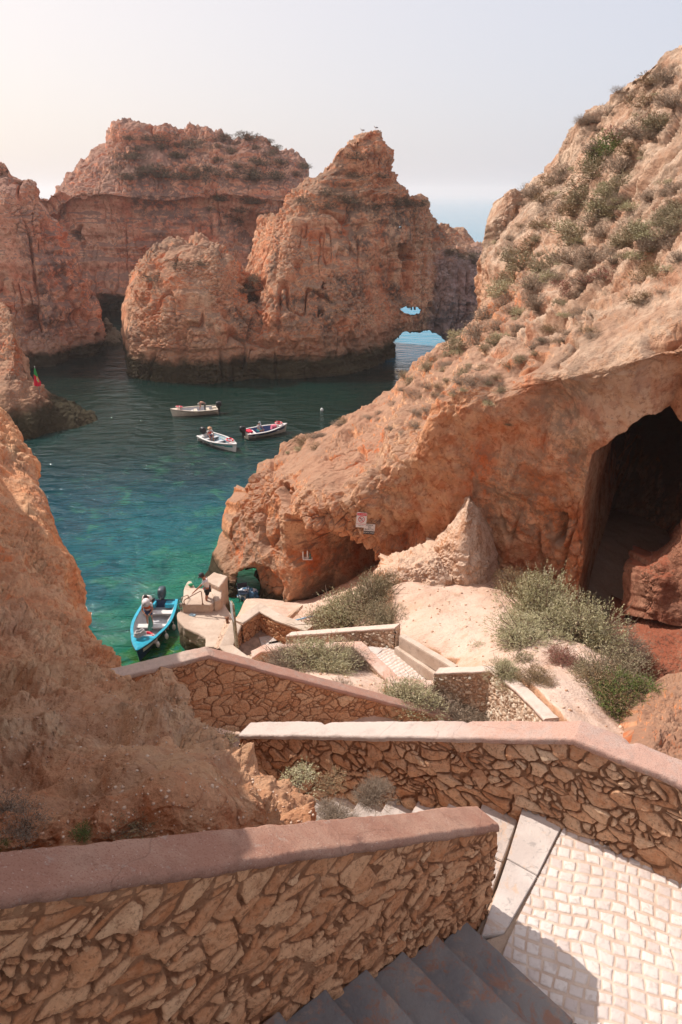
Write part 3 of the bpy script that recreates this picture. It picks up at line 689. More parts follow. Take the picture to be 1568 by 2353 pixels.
V = np.stack([X, Y, Hh], 2).reshape(-1, 3); idx = np.arange(len(V)).reshape(X.shape)
F = np.stack([idx[:-1, :-1], idx[1:, :-1], idx[1:, 1:], idx[:-1, 1:]], 2).reshape(-1, 4)
n = NT('sand'); p = n.pos(); g = n.N('ShaderNodeNewGeometry'); nz = n.sep(g.outputs['Normal'])[2]
big = n.noise(p, .45, 6, .6, .3); fin_ = n.noise(p, 14, 8, .75)
c = n.mix(n.mr(big, .35, .65), (.58, .395, .30), (.66, .49, .40))
c = n.mix(n.mr(n.noise(p, 1.7, 7, .7), .5, .7, 0, .55), c, (.50, .29, .19))
c = n.mix(n.mr(fin_, .3, .5, .5, 0), c, (.32, .20, .13))
c = n.mix(n.mr(n.vor(p, 26), .0, .25, .35, 0), c, (.72, .62, .52))
c = n.mix(n.mr(nz, .6, .85, .8, 0), c, (.46, .23, .12))
ground_mat = n.fin(c, .95, n.bump(n.math('ADD', n.noise(p, 5, 9, .7), n.math('MULTIPLY', n.vor(p, 22), .25)), 1, .05), .1)
go = link('ground', mesh_np('ground', V, F, ground_mat)); tag(go, kind='structure')
# ------------------------------------------------------------------ sea
n = NT('sea_water'); p = n.pos(); s = n.sep(p)
def dist_to(x, y, rx, ry):
    a = n.math('DIVIDE', n.math('SUBTRACT', s[0], x), rx); b = n.math('DIVIDE', n.math('SUBTRACT', s[1], y), ry)
    return n.math('SQRT', n.math('ADD', n.math('MULTIPLY', a, a), n.math('MULTIPLY', b, b)))
warp = n.math('MULTIPLY', n.math('SUBTRACT', n.noise(p, .12, 4, .6), .5), 1.4)
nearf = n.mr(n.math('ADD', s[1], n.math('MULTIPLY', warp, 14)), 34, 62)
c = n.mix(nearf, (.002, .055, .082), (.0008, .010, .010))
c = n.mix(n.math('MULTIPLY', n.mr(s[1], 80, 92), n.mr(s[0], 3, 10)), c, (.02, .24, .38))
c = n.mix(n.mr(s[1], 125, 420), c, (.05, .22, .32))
shal = n.mr(n.math('ADD', dist_to(-7, 24, 11, 20), warp), .55, 1.35, 1, 0)
c = n.mix(shal, c, (.003, .09, .11))
sh2 = n.mr(n.math('ADD', dist_to(-7.6, 26.5, 5.5, 9.5), warp), .5, 1.25, 1, 0)
c = n.mix(sh2, c, (.007, .125, .085))
green = n.mr(n.math('ADD', dist_to(-14, 62, 22, 16), warp), .6, 1.3, 1, 0)
c = n.mix(n.math('MULTIPLY', green, .5), c, (.003, .03, .022))
# sea floor patches seen through shallow water
pw = n.noise(n.scale(p, (1, 1, 0)), .55, 6, .62, .6)
fl = n.mr(n.math('ADD', dist_to(-8, 33, 14, 22), warp), .5, 1.3, 1, 0)
c = n.mix(n.math('MULTIPLY', n.mr(pw, .52, .66, 0, .4), fl), c, (.035, .18, .085))
c = n.mix(n.math('MULTIPLY', n.mr(pw, .47, .36, 0, .5), fl), c, (.0, .032, .052))
weed = n.math('MULTIPLY', n.mr(n.math('ADD', dist_to(-7.8, 24.5, 3.0, 3.2), n.math('MULTIPLY', warp, 1.3)), .5, 1.1, 1, 0), n.mr(n.noise(p, 1.6, 6, .7), .38, .58))
c = n.mix(weed, c, (.035, .12, .012))
# behind the little arch: shallow green, brightened in the colour to look sunlit
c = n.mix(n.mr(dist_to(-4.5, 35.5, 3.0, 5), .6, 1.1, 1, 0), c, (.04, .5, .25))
w1 = n.noise(n.scale(p, (.8, 1.3, 1)), .42, 3, .5, .5)
w2 = n.noise(n.scale(p, (.5, 1.35, 1)), .72, 3, .45, 1.1)
w3 = n.noise(n.scale(p, (1, 1.6, 1)), 5.5, 3, .5, .3)
h = n.math('ADD', n.math('MULTIPLY', w1, .75), n.math('ADD', n.math('MULTIPLY', w2, .8), n.math('MULTIPLY', w3, .10)))
h = n.math('MULTIPLY', h, n.mr(s[1], 38, 75, 1.0, .45))
nrm = n.bump(h, 1.0, .62)
n.b.inputs['IOR'].default_value = 1.33
n.b.inputs['Base Color'].default_value = (0, 0, 0, 1)
n.L(n.mr(s[1], 60, 130, .5, .10), n.b.inputs['Specular IOR Level'])
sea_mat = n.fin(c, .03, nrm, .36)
xs = np.concatenate([[-9000, -2500, -700, -200], np.linspace(-70, 70, 60), [200, 700, 2500, 9000]])
ys = np.concatenate([[-60, -20], np.linspace(0, 130, 60), [200, 400, 1000, 3000, 9000, 16000]])
X2, Y2 = np.meshgrid(xs, ys, indexing='ij'); V = np.stack([X2, Y2, 0*X2], 2).reshape(-1, 3); idx = np.arange(len(V)).reshape(X2.shape)
F = np.stack([idx[:-1, :-1], idx[1:, :-1], idx[1:, 1:], idx[:-1, 1:]], 2).reshape(-1, 4)
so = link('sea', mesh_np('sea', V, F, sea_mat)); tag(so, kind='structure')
# ------------------------------------------------------------------ stone walls
def cells2(x, y, sx, sy, seed, jit=.95):
    """irregular 2-D stone pattern: returns distance to joint, cell random a,b,c and offset inside the cell"""
    p = np.stack([x/sx, y/sy], 1); i = np.floor(p).astype(np.int64); z0 = np.zeros(len(p), np.int64)
    C_ = []; D_ = []
    for dx in (-2, -1, 0, 1, 2):
        for dy in (-2, -1, 0, 1, 2):
            a = i[:, 0]+dx; b = i[:, 1]+dy
            cx = a+.5+jit*(_h(a, b, z0, seed)-.5)+.5*(b & 1); cy = b+.5+jit*(_h(a, b, z0, seed+1)-.5)
            C_.append(np.stack([cx, cy, a, b], 1)); D_.append((cx-p[:, 0])**2+(cy-p[:, 1])**2)
    D_ = np.stack(D_, 1); C_ = np.stack(C_, 1)
    k = D_.argmin(1); r = np.arange(len(p)); c0 = C_[r, k]
    # exact distance to the nearest bisector, in world units
    q = (C_[:, :, :2]-c0[:, None, :2])
    nl = np.sqrt((q**2).sum(2)); nl[nl < 1e-6] = 1e9
    mid = (C_[:, :, :2]+c0[:, None, :2])/2-p[:, None, :]
    de = np.abs((mid*q).sum(2))/nl
    de[nl > 1e8] = 9
    de = de.min(1)*min(sx, sy)
    a = c0[:, 2].astype(np.int64); b = c0[:, 3].astype(np.int64)
    rnd = [_h(a, b, z0, seed+11+j) for j in range(4)]
    off = np.stack([(p[:, 0]-c0[:, 0])*sx, (p[:, 1]-c0[:, 1])*sy], 1)
    return de, rnd, off
def make_stone(name, g, gm):
    G3 = lambda c: tuple(min(.8, c[k]*g[k]) for k in range(3)); Gm = lambda c: tuple(min(.8, c[k]*gm[k]) for k in range(3))
    n = NT(name); p = n.pos(); at = n.attr('stone'); sv = n.sep(at.outputs['Vector'])
    c = n.ramp(sv[0], [(0, G3((.44, .19, .09))), (.3, G3((.57, .30, .165))), (.6, G3((.63, .39, .24))), (.85, G3((.48, .215, .105))), (1, G3((.68, .47, .31)))])
    c = n.mix(n.mr(n.noise(p, 9, 8, .7), .35, .7, 0, .5), c, G3((.60, .42, .28)))
    c = n.mix(n.mr(n.noise(p, 4, 7, .7, .5), .5, .68, 0, .5), c, G3((.32, .135, .065)))
    c = n.mix(n.mr(n.noise(p, 28, 7, .75), .38, .5, .6, 0), c, G3((.20, .095, .05)))
    mort = n.mix(n.mr(n.noise(p, 6, 7, .7), .4, .65), Gm((.30, .15, .085)), Gm((.46, .27, .165)))
    c = n.mix(n.mr(sv[1], .35, .75), mort, c)
    h = n.math('ADD', n.noise(p, 16, 9, .7), n.math('MULTIPLY', n.noise(p, 60, 4, .6), .4))
    return n.fin(c, .92, n.bump(h, 1, .03), .12)
M_stone = make_stone('stonework', (1.12, 1.06, 1.0), (.95, .88, .82))
M_stone_reddish = make_stone('reddish_stonework', (1.1, .96, .86), (.9, .78, .7))  # darker, redder stone of the nearest wall
M_stone_beige = make_stone('beige_stonework', (1.2, 1.25, 1.3), (.85, .82, .8))
M_stone_pale = make_stone('pale_stonework', (1.25, 1.7, 2.2), (1.5, 1.9, 2.3))
def crack_wear(n, p, c, tone):
    """hairline cracks, joints and drip stains of old render"""
    wv = n.N('ShaderNodeVectorMath', operation='ADD'); n.L(p, wv.inputs[0]); nn_ = n.N('ShaderNodeTexNoise'); n.L(p, nn_.inputs['Vector']); nn_.inputs['Scale'].default_value = 3.0
    sc_ = n.N('ShaderNodeVectorMath', operation='SCALE'); n.L(nn_.outputs['Color'], sc_.inputs[0]); sc_.inputs['Scale'].default_value = .3; n.L(sc_.outputs[0], wv.inputs[1])
    e = n.vor(wv.outputs[0], 1.15, 'DISTANCE_TO_EDGE')
    ck = n.math('MULTIPLY', n.mr(e, .002, .008, 1, 0), n.mr(n.noise(p, 1.3, 3), .45, .55))
    c = n.mix(n.math('MULTIPLY', ck, .3), c, tuple(v*.35 for v in tone))
    c = n.mix(n.mr(n.noise(p, 2.4, 8, .75, .4), .54, .7, 0, .55), c, tuple(v*.62 for v in tone))
    c = n.mix(n.mr(n.noise(p, 7, 8, .8), .58, .68, 0, .5), c, (.44, .38, .33))
    return c, ck
def coping_mat(name, a, b, c_):
    n = NT(name); p = n.pos()
    c = n.mix(n.mr(n.noise(p, 1.8, 6, .65), .4, .62), a, b)
    sp = n.noise(p, 95, 3, .6)
    c = n.mix(n.mr(sp, .5, .68, 0, .7), c, c_)
    c = n.mix(n.mr(n.noise(p, 60, 3, .6), .62, .74, 0, .45), c, (.72, .62, .55))
    c = n.mix(n.mr(n.noise(p, 5, 7, .7), .52, .7, 0, .4), c, tuple(x*.6 for x in a))
    c, ck = crack_wear(n, p, c, a)
    return n.fin(c, .88, n.bump(n.math('ADD', n.noise(p, 110, 4, .7), n.math('MULTIPLY', n.noise(p, 14, 5, .6), 1.2)), 1, .008), .2)
M_cope_red = coping_mat('coping_red_plaster', (.37, .19, .135), (.44, .26, .19), (.26, .11, .075))
M_cope_pale = coping_mat('coping_pale_plaster', (.60, .47, .40), (.62, .50, .44), (.52, .36, .29))
M_cope_mix = coping_mat('coping_worn_plaster', (.58, .36, .28), (.60, .47, .40), (.48, .24, .18))
def coping_zone(name, pale, red, x0, x1):
    n = NT(name); p = n.pos(); x_ = n.math('ADD', n.sep(p)[0], n.math('MULTIPLY', n.math('SUBTRACT', n.noise(p, 1.6, 6, .7), .5), 1.6))
    f = n.mr(x_, x0, x1)
    c = n.mix(f, pale, red); c = n.mix(n.mr(n.noise(p, 3.5, 7, .7), .45, .65, 0, .5), c, tuple(v*.8 for v in pale))
    c = n.mix(n.math('MULTIPLY', n.mr(n.noise(p, 95, 3, .6), .5, .66, 0, .8), n.mr(f, 0, 1, .25, 1)), c, tuple(v*.62 for v in red))
    c = n.mix(n.mr(n.noise(p, 60, 3, .6), .62, .74, 0, .45), c, (.72, .62, .55))
    c, ck = crack_wear(n, p, c, tuple(v*.85 for v in pale))
    return n.fin(c, .88, n.bump(n.math('ADD', n.noise(p, 110, 4, .7), n.math('MULTIPLY', n.noise(p, 14, 5, .6), 1.2)), 1, .012), .2)
M_cope_long = coping_zone('coping_long_wall', (.60, .50, .45), (.56, .34, .27), .9, 1.7)
M_cope_peak = coping_zone('coping_peaked_wall', (.58, .45, .38), (.50, .27, .20), -3.1, -2.3)
M_concrete = coping_mat('concrete', (.52, .41, .33), (.60, .49, .41), (.40, .29, .22))

def wall_run(parent, path, zt, zb, thick, res, sx, sy, seed, name='stone_face', relief=.028, side=1, cap=True, tilt=1.0, minh=.0, slant=0.0, smat=None):
    """stone masonry body along a plan path; zt/zb top and bottom heights at each path point.
    Both long faces and the two ends carry real stone relief."""
    path = np.array(path, float); seg = np.linalg.norm(np.diff(path, axis=0), axis=1); L = seg.sum(); cum = np.concatenate([[0], np.cumsum(seg)])
    ns = max(4, int(L/res)); s = np.linspace(0, L, ns)
    cx = np.interp(s, cum, path[:, 0]); cy = np.interp(s, cum, path[:, 1]); top = np.interp(s, cum, zt); bot = np.interp(s, cum, zb)
    tx = np.gradient(cx); ty = np.gradient(cy); l = np.hypot(tx, ty); nx = ty/l; ny = -tx/l      # right-hand normal
    Hm = (top-bot).max(); nh = max(4, int(Hm/res)); h = np.linspace(0, 1, nh)
    out = []
    def face(Px, Py, NX, NY, S, T, B, sd, rr):
        Sg = np.repeat(S[:, None], nh, 1); Zg = B[:, None]+(T-B)[:, None]*h[None]
        xx = Sg.ravel(); yy = Zg.ravel()
        wpx = xx+.35*sx*vnoise(np.stack([xx/sx*.9, yy/sy*.9, 0*xx+sd], 1), sd)-slant*yy; wpy = yy+.35*sy*vnoise(np.stack([xx/sx*.9, yy/sy*.9, 0*xx+sd+5], 1), sd+2)
        de, rnd, off = cells2(wpx, wpy, sx, sy, sd)
        small = (rnd[3] > .62)
        de2, rnd2, off2 = cells2(wpx, wpy, sx*.55, sy*.55, sd+50)
        de = np.where(small, np.minimum(de, de2), de)
        R0 = np.where(small, rnd2[0], rnd[0])
        edge = de+.006*fbm(np.stack([xx/.03, yy/.03, 0*xx], 1), 2, sd)
        m = sstep(.003, .014, edge)
        t1 = np.where(small, off2[:, 0]*(rnd2[1]-.5)+off2[:, 1]*(rnd2[2]-.5), off[:, 0]*(rnd[1]-.5)+off[:, 1]*(rnd[2]-.5))
        disp = m*(relief*(.55+.9*R0)+tilt*.45*t1)+sstep(0, .05, edge)*.006+.010*fbm(np.stack([xx/.06, yy/.06, 0*xx+9], 1), 4, sd+4)*m-.006*(1-m)
        disp += .007*ridged(np.stack([xx/.11, yy/.05, 0*xx+3], 1), 3, sd+6)*m
        disp = disp.reshape(len(S), nh)
        fade = np.minimum(1, (1-h[None])*12)*np.ones_like(disp); disp = disp*fade
        X = Px[:, None]+NX[:, None]*disp; Y = Py[:, None]+NY[:, None]*disp
        V = np.stack([X, Y, Zg], 2).reshape(-1, 3)
        col = np.stack([R0, m, 0*m], 1)
        return V, col
    def quads(a, b, flip):
        idx = np.arange(a*b).reshape(a, b); F = np.stack([idx[:-1, :-1], idx[1:, :-1], idx[1:, 1:], idx[:-1, 1:]], 2).reshape(-1, 4)
        return F[:, ::-1] if flip else F
    hw = thick/2; VS = []; FS = []; CS = []; o = 0
    for sgn, sd in ((1, seed), (-1, seed+100)):
        V, c = face(cx+nx*hw*sgn, cy+ny*hw*sgn, nx*sgn, ny*sgn, s, top, bot, sd, 1)
        F = quads(ns, nh, sgn < 0); VS.append(V); FS.append(F+o); CS.append(c); o += len(V)
    for e, sgn in ((0, -1), (-1, 1)):
        ne = max(4, int(thick/res)); q = np.linspace(-hw, hw, ne)
        Px = cx[e]+nx[e]*q*sgn*-1; Py = cy[e]+ny[e]*q*sgn*-1
        NX = np.full(ne, tx[e]/l[e]*sgn); NY = np.full(ne, ty[e]/l[e]*sgn)
        V, c = face(Px, Py, NX, NY, q+30*(e+2), np.full(ne, top[e]), np.full(ne, bot[e]), seed+200+e, 1)
        F = quads(ne, nh, False); VS.append(V); FS.append(F+o); CS.append(c); o += len(V)
    V = np.concatenate(VS); F = np.concatenate(FS); c = np.concatenate(CS)
    me = mesh_np(name, V-np.array(parent.location), F, smat or M_stone); vcol(me, 'stone', c)
    return link(name, me, parent)
def cope_run(parent, path, zt, width, th, mat, seed, res=.02, over=.0, name='coping', wob=.011, chip=()):
    """rough plaster cap laid along the wall top; slightly uneven edges"""
    path = np.array(path, float); seg = np.linalg.norm(np.diff(path, axis=0), axis=1); cum = np.concatenate([[0], np.cumsum(seg)]); L = cum[-1]
    # mitred offset directions at control points
    d = np.diff(path, axis=0)/seg[:, None]; nrm = np.stack([d[:, 1], -d[:, 0]], 1)
    nc = [nrm[0]]
    for i in range(1, len(path)-1):
        m = nrm[i-1]+nrm[i]; m /= np.linalg.norm(m); nc.append(m/max(.35, m@nrm[i]))
    nc.append(nrm[-1]); nc = np.array(nc)
    ns = max(6, int(L/res)); s = np.unique(np.concatenate([np.linspace(0, L, ns), cum])); ns = len(s)
    cx = np.interp(s, cum, path[:, 0]); cy = np.interp(s, cum, path[:, 1]); zt_ = np.interp(s, cum, zt)
    NX = np.interp(s, cum, nc[:, 0]); NY = np.interp(s, cum, nc[:, 1])
    hw = width/2; r = min(.02, th*.3)
    nw = max(5, int(width/res))
    prof = [(-hw, -th), (-hw, -th*.55), (-hw, -r)]+[(-hw+r*.4, -r*.35)]+[(-hw+r+(width-2*r)*k/nw, 0) for k in range(nw+1)]+[(hw-r*.4, -r*.35), (hw, -r), (hw, -th*.55), (hw, -th)]
    prof = np.array(prof); npf = len(prof)
    X = cx[:, None]+NX[:, None]*prof[None, :, 0]; Y = cy[:, None]+NY[:, None]*prof[None, :, 0]; Zz = zt_[:, None]+prof[None, :, 1]
    q = np.stack([X.ravel(), Y.ravel(), Zz.ravel()], 1)
    e = (wob*1.6*fbm(q/.25, 4, seed)+wob*.8*fbm(q/.05, 3, seed+3)).reshape(X.shape)
    sg = np.sign(prof[:, 0])*(np.abs(prof[:, 0]) > hw-r*1.2)
    X += NX[:, None]*e*sg[None]; Y += NY[:, None]*e*sg[None]
    Zz += wob*1.2*fbm(q/.4, 3, seed+7).reshape(X.shape)+wob*.3*fbm(q/.06, 3, seed+9).reshape(X.shape)
    for (sc_, w_, dep, sd) in chip:
        m = np.exp(-((s-sc_)/w_)**2)[:, None]*sstep(.3, 1.0, sd*prof[:, 0]/hw)[None]
        Zz -= dep*m*(1+.5*fbm(q/.05, 2, seed+20).reshape(X.shape)); X -= NX[:, None]*dep*.8*m*sd; Y -= NY[:, None]*dep*.8*m*sd
    V = np.stack([X, Y, Zz], 2).reshape(-1, 3); idx = np.arange(len(V)).reshape(X.shape)
    F = [tuple(f) for f in np.stack([idx[:-1, :-1], idx[1:, :-1], idx[1:, 1:], idx[:-1, 1:]], 2).reshape(-1, 4)[:, ::-1]]
    F += [tuple(int(k) for k in idx[0]), tuple(int(k) for k in idx[-1][::-1])]
    F += [(int(idx[k, -1]), int(idx[k, 0]), int(idx[k+1, 0]), int(idx[k+1, -1])) for k in range(ns-1)]
    F = [tuple(int(a) for a in f) for f in F]
    me = mesh_np(name, V-np.array(parent.location), F, mat)
    return link(name, me, parent)
def wall(label, path, zt, h, thick, seed, mat, res=.012, sx=.24, sy=.15, cw=None, ct=.09, zb=None, relief=.028, chip=(), tilt=1.0, group=None, slant=0, smat=None):
    zt = list(zt); zb = zb or [z-h for z in zt]
    p0 = path[0]; t = thing('stone_wall', label, 'wall', (p0[0], p0[1], min(zb)), group=group)
    wall_run(t, path, [z-ct+.01 for z in zt], zb, thick, res, sx, sy, seed, relief=relief, tilt=tilt, slant=slant, smat=smat)
    if mat: cope_run(t, path, zt, cw or thick+.06, ct, mat, seed+5, res=max(res*1.6, .012), chip=chip)
    return t
# ------------------------------------------------------------------ stairs and walls near the camera
LZ = 13.15
E1 = np.array([1.29, 4.02]); WD = np.array([-.785, -.62]); WD /= np.linalg.norm(WD)      # upper wall runs up from its end towards the lower left
NN = np.array([.66, -.75]); NN /= np.linalg.norm(NN)
PERP = np.array([WD[1], -WD[0]])
slope = math.tan(R(29.5))
c0 = E1+np.array([.03, .03])
pathW1 = [c0-PERP*0+WD*5.2, c0+WD*2.6, c0]
# centre line sits half a thickness behind the front arris
off = np.array([-NN[0], -NN[1]])*.125
pathW1 = [p+off for p in pathW1]
zt1 = [14.26+5.2*(slope+.045), 14.26+2.6*(slope+.045), 14.26]
wall('terracotta capped stone wall sloping across the bottom left, nearest of all', pathW1, zt1, 1.5, .22, 301, M_cope_red, res=.0075, sx=.20, sy=.125, cw=.27, ct=.075, relief=.023, smat=M_stone_reddish, zb=[11.2+2.6*slope, 11.6+1.2*slope, 11.9], chip=((3.72, .05, .03, 1),), tilt=1.3, slant=.14)
K3 = np.array([2.24, 4.93])
pathW3 = [(-1.3, 7.15), (2.3, 5.12), (5.2, 3.12)]
wall('long stone wall with pale rounded coping crossing the photo above the landing', pathW3, [12.45, 14.29, 14.31], 1.5, .24, 321, M_cope_long, res=.009, sx=.22, sy=.145, cw=.30, ct=.07, relief=.027, smat=M_stone_beige, zb=[9.2, 12.6, 12.6], tilt=1.3, chip=((4.6, .04, .03, -1), (1.2, .05, .025, -1), (3.0, .03, .02, -1)))
pathWB = [(-5.6, 9.9), (-4.1, 10.2), (-2.6, 10.85), (1.8, 12.6), (2.9, 13.0)]
wall('stone wall with pink peaked coping above the boat dock', pathWB, [11.0, 11.0, 11.0, 8.1, 7.4], 1.5, .24, 341, M_cope_peak, res=.016, sx=.29, sy=.21, cw=.33, ct=.09, relief=.02, zb=[9.2, 9.2, 9.2, 6.2, 5.6], tilt=.6)
# stairs: stone slabs
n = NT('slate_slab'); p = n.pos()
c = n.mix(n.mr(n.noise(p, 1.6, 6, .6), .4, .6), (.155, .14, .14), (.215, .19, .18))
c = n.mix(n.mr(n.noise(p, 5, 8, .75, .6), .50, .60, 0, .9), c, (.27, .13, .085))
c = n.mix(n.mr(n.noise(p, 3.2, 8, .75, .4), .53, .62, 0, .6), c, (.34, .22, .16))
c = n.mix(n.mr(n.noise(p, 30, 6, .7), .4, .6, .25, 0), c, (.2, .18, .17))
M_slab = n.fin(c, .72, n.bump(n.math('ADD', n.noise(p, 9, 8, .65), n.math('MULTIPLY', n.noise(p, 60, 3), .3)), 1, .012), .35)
def slab_steps(label, origin, dn, nos, n_steps, tread, rise, width, z0, sign, mat, group=None, halves=2, w0=0.0, first=1):
    """origin: point on the first riser line; dn: walking direction (unit); nos: direction along the nosing"""
    t = thing('stair_flight', label, 'stairs', (origin[0], origin[1], z0), group=group)
    dn = np.array(dn)/np.linalg.norm(dn); nos = np.array(nos)/np.linalg.norm(nos)
    for k in range(n_steps):
        z = z0+sign*rise*(k+first)
        bm = bmesh.new()
        for hh in range(halves):
            a = w0+width*hh/halves+.004; b = w0+width*(hh+1)/halves-.004
            jj = random.uniform(-.004, .004)
            A = origin+dn*(tread*k-.02*(1 if sign > 0 else 0))+nos*a; B = origin+dn*(tread*k-.02*(1 if sign > 0 else 0))+nos*b
            Cc = origin+dn*(tread*(k+1)+.02)+nos*b; D = origin+dn*(tread*(k+1)+.02)+nos*a
            poly = [(q[0]-origin[0], q[1]-origin[1]) for q in (A, B, Cc, D)]
            add_prism(bm, poly, z-.07-z0+jj, z-z0+jj, bev=.008)
        A = origin+dn*(tread*k+(.015 if sign > 0 else 0))+nos*w0; B = A+nos*width; Cc = B+dn*(tread+.005); D = A+dn*(tread+.005)
        add_prism(bm, [(q[0]-origin[0], q[1]-origin[1]) for q in (A, B, Cc, D)], z-rise-.4-z0, z-.0705-z0)
        ed = [e for e in bm.edges if e.calc_length() > .25]
        bmesh.ops.subdivide_edges(bm, edges=ed, cuts=14, use_grid_fill=True)
        for v_ in bm.verts:
            q_ = v_.co+Vector((origin[0], origin[1], z0))
            v_.co.z += .006*mnoise.noise(q_*5)+.003*mnoise.noise(q_*17); v_.co.x += .006*mnoise.noise(q_*9+Vector((5, 0, 0))); v_.co.y += .006*mnoise.noise(q_*9+Vector((0, 7, 0)))
        ob = bm_obj('step', bm, mat, t)
        me = ob.data
        if k < 12:
            sub = bmesh.new(); sub.from_mesh(me); bmesh.ops.triangulate(sub, faces=[f for f in sub.faces if len(f.verts) > 4]); sub.to_mesh(me); sub.free()
    return t
# upper flight (in shade) climbs towards the camera
o1 = np.array([1.26, 3.92])+WD*.20
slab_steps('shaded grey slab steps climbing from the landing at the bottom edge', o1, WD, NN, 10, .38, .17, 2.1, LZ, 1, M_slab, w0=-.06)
# lower flight (sunlit) goes down beside the long wall
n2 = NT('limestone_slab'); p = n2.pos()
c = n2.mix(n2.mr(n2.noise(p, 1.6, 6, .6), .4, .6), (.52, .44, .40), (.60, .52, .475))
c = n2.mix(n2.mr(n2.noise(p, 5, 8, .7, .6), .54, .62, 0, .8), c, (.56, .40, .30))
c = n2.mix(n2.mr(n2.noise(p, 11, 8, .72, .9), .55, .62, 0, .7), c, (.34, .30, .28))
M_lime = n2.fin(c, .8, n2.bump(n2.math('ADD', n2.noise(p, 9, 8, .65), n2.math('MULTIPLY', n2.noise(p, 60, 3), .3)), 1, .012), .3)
DD = np.array([-3.6, 2.03]); DD /= np.linalg.norm(DD); ND = np.array([-.47, -.883]); ND /= np.linalg.norm(ND)
o2 = np.array([1.98, 5.33])+DD*.03-ND*.10
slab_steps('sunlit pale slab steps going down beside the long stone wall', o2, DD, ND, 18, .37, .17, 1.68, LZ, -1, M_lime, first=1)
# landing slab (two wedge slabs) and cobbles
t = thing('landing', 'cobbled landing with a two slab edge between the two stair flights', 'landing', (1.8, 4.5, LZ))
bm = bmesh.new(); lc = np.array([1.8, 4.5])
qa = [np.array(q) for q in ((1.98, 5.34), (2.32, 5.06), (1.860, 4.412), (1.614, 4.592))]
qb = [np.array(q) for q in ((1.612, 4.585), (1.857, 4.405), (1.43, 3.86), (1.22, 3.83))]
for q in (qa, qb): add_prism(bm, [tuple(a-lc) for a in q[::-1]], -.075, .004, bev=.006)
bm_obj('edge_slab', bm, M_lime, t)
bm = bmesh.new(); add_prism(bm, [tuple(np.array(a)-lc) for a in ((2.3, 5.25), (5.6, 3.3), (4.6, .3), (1.0, 2.6), (1.05, 3.75), (1.42, 3.86))][::-1], -.5, -.03)
add_prism(bm, [tuple(np.array(a)-lc) for a in ((2.02, 5.2), (2.3, 5.25), (1.42, 3.86), (1.1, 3.75))][::-1], -.5, -.08)
n = NT('grout'); p = n.pos(); M_grout = n.fin(n.mix(n.noise(p, 8, 6), (.42, .29, .21), (.56, .42, .32)), .95, n.bump(n.noise(p, 50, 5), 1, .01), .1)
bm_obj('bed', bm, M_grout, t)
def cobbles(parent, poly, z, size, ang, seed, res, name='cobbles', relief=.016, zf=None, waves=.12):
    poly = np.array(poly, float); x0, y0 = poly.min(0); x1, y1 = poly.max(0)
    xs = np.arange(x0, x1, res); ys = np.arange(y0, y1, res); X, Y = np.meshgrid(xs, ys, indexing='ij')
    ca, sa = math.cos(ang), math.sin(ang); x = X.ravel(); y = Y.ravel()
    a = x*ca+y*sa; b = -x*sa+y*ca
    b = b+waves*size*np.sin(a/size*.55)+.25*size*vnoise(np.stack([a/size/2, b/size/2, 0*a], 1), seed); a = a+.25*size*vnoise(np.stack([a/size/2, b/size/2, 0*a+4], 1), seed+1)
    # brick-like lattice with jitter, square stones
    p_ = np.stack([a/size, b/size], 1)
    i1 = np.floor(p_[:, 1]).astype(np.int64); zz = np.zeros(len(p_), np.int64)
    sh = _h(i1, zz, zz, seed+3); i0 = np.floor(p_[:, 0]+sh).astype(np.int64)
    wj = .5*( _h(i0, i1, zz, seed+5)-.5)
    fx = p_[:, 0]+sh-i0; fy = p_[:, 1]-i1
    j0 = .16*(_h(i0, i1, zz, seed+6)-.5); j1 = .16*(_h(i0+1, i1, zz, seed+6)-.5); k0 = .14*(_h(i0, i1, zz, seed+8)-.5); k1 = .14*(_h(i0, i1, zz, seed+9)-.5)
    tl = .14*(_h(i0, i1, zz, seed+14)-.5)
    dd = np.minimum(np.minimum(fx-j0-.02+tl*(fy-.5), 1+j1-fx-.02-tl*(fy-.5)), np.minimum(fy-.02-np.abs(k0), 1-np.abs(k1)-fy-.02))*size
    dd += .004*fbm(np.stack([x/.02, y/.02, 0*x], 1), 2, seed)
    r0 = _h(i0, i1, zz, seed+10); r1 = _h(i0, i1, zz, seed+11)-.5; r2 = _h(i0, i1, zz, seed+12)-.5
    m = sstep(.004, .012, dd)
    hgt = m*(relief*.55+sstep(0, size*.35, dd)*relief*.45+(r0-.5)*.004+(fx-.5)*r1*.008+(fy-.5)*r2*.008+.002*fbm(np.stack([x/.03, y/.03, 0*x], 1), 3, seed+20))-.003*(1-m)
    base = z if zf is None else zf(x, y)
    V = np.stack([x, y, base+hgt-relief], 1).reshape(X.shape+(3,))
    inside = in_poly(X, Y, [tuple(q) for q in poly])
    idx = np.arange(X.size).reshape(X.shape)
    F = np.stack([idx[:-1, :-1], idx[1:, :-1], idx[1:, 1:], idx[:-1, 1:]], 2)
    k = inside[:-1, :-1] & inside[1:, 1:]
    me = mesh_np(name, V.reshape(-1, 3)-np.array(parent.location), F[k], M_cob)
    vcol(me, 'stone', np.stack([r0, m, 0*m], 1))
    return link(name, me, parent)
n = NT('cobblestone'); p = n.pos(); sv = n.sep(n.attr('stone').outputs['Vector'])
c = n.ramp(sv[0], [(0, (.56, .46, .42)), (.5, (.64, .555, .51)), (1, (.70, .62, .57))])
c = n.mix(n.mr(n.noise(p, 12, 7, .7, .4), .5, .66, 0, .6), c, (.46, .36, .31))
g_ = n.mix(n.mr(n.noise(p, 5, 6), .4, .6), (.52, .38, .30), (.62, .49, .40))
c = n.mix(n.mr(sv[1], .3, .8), g_, c)
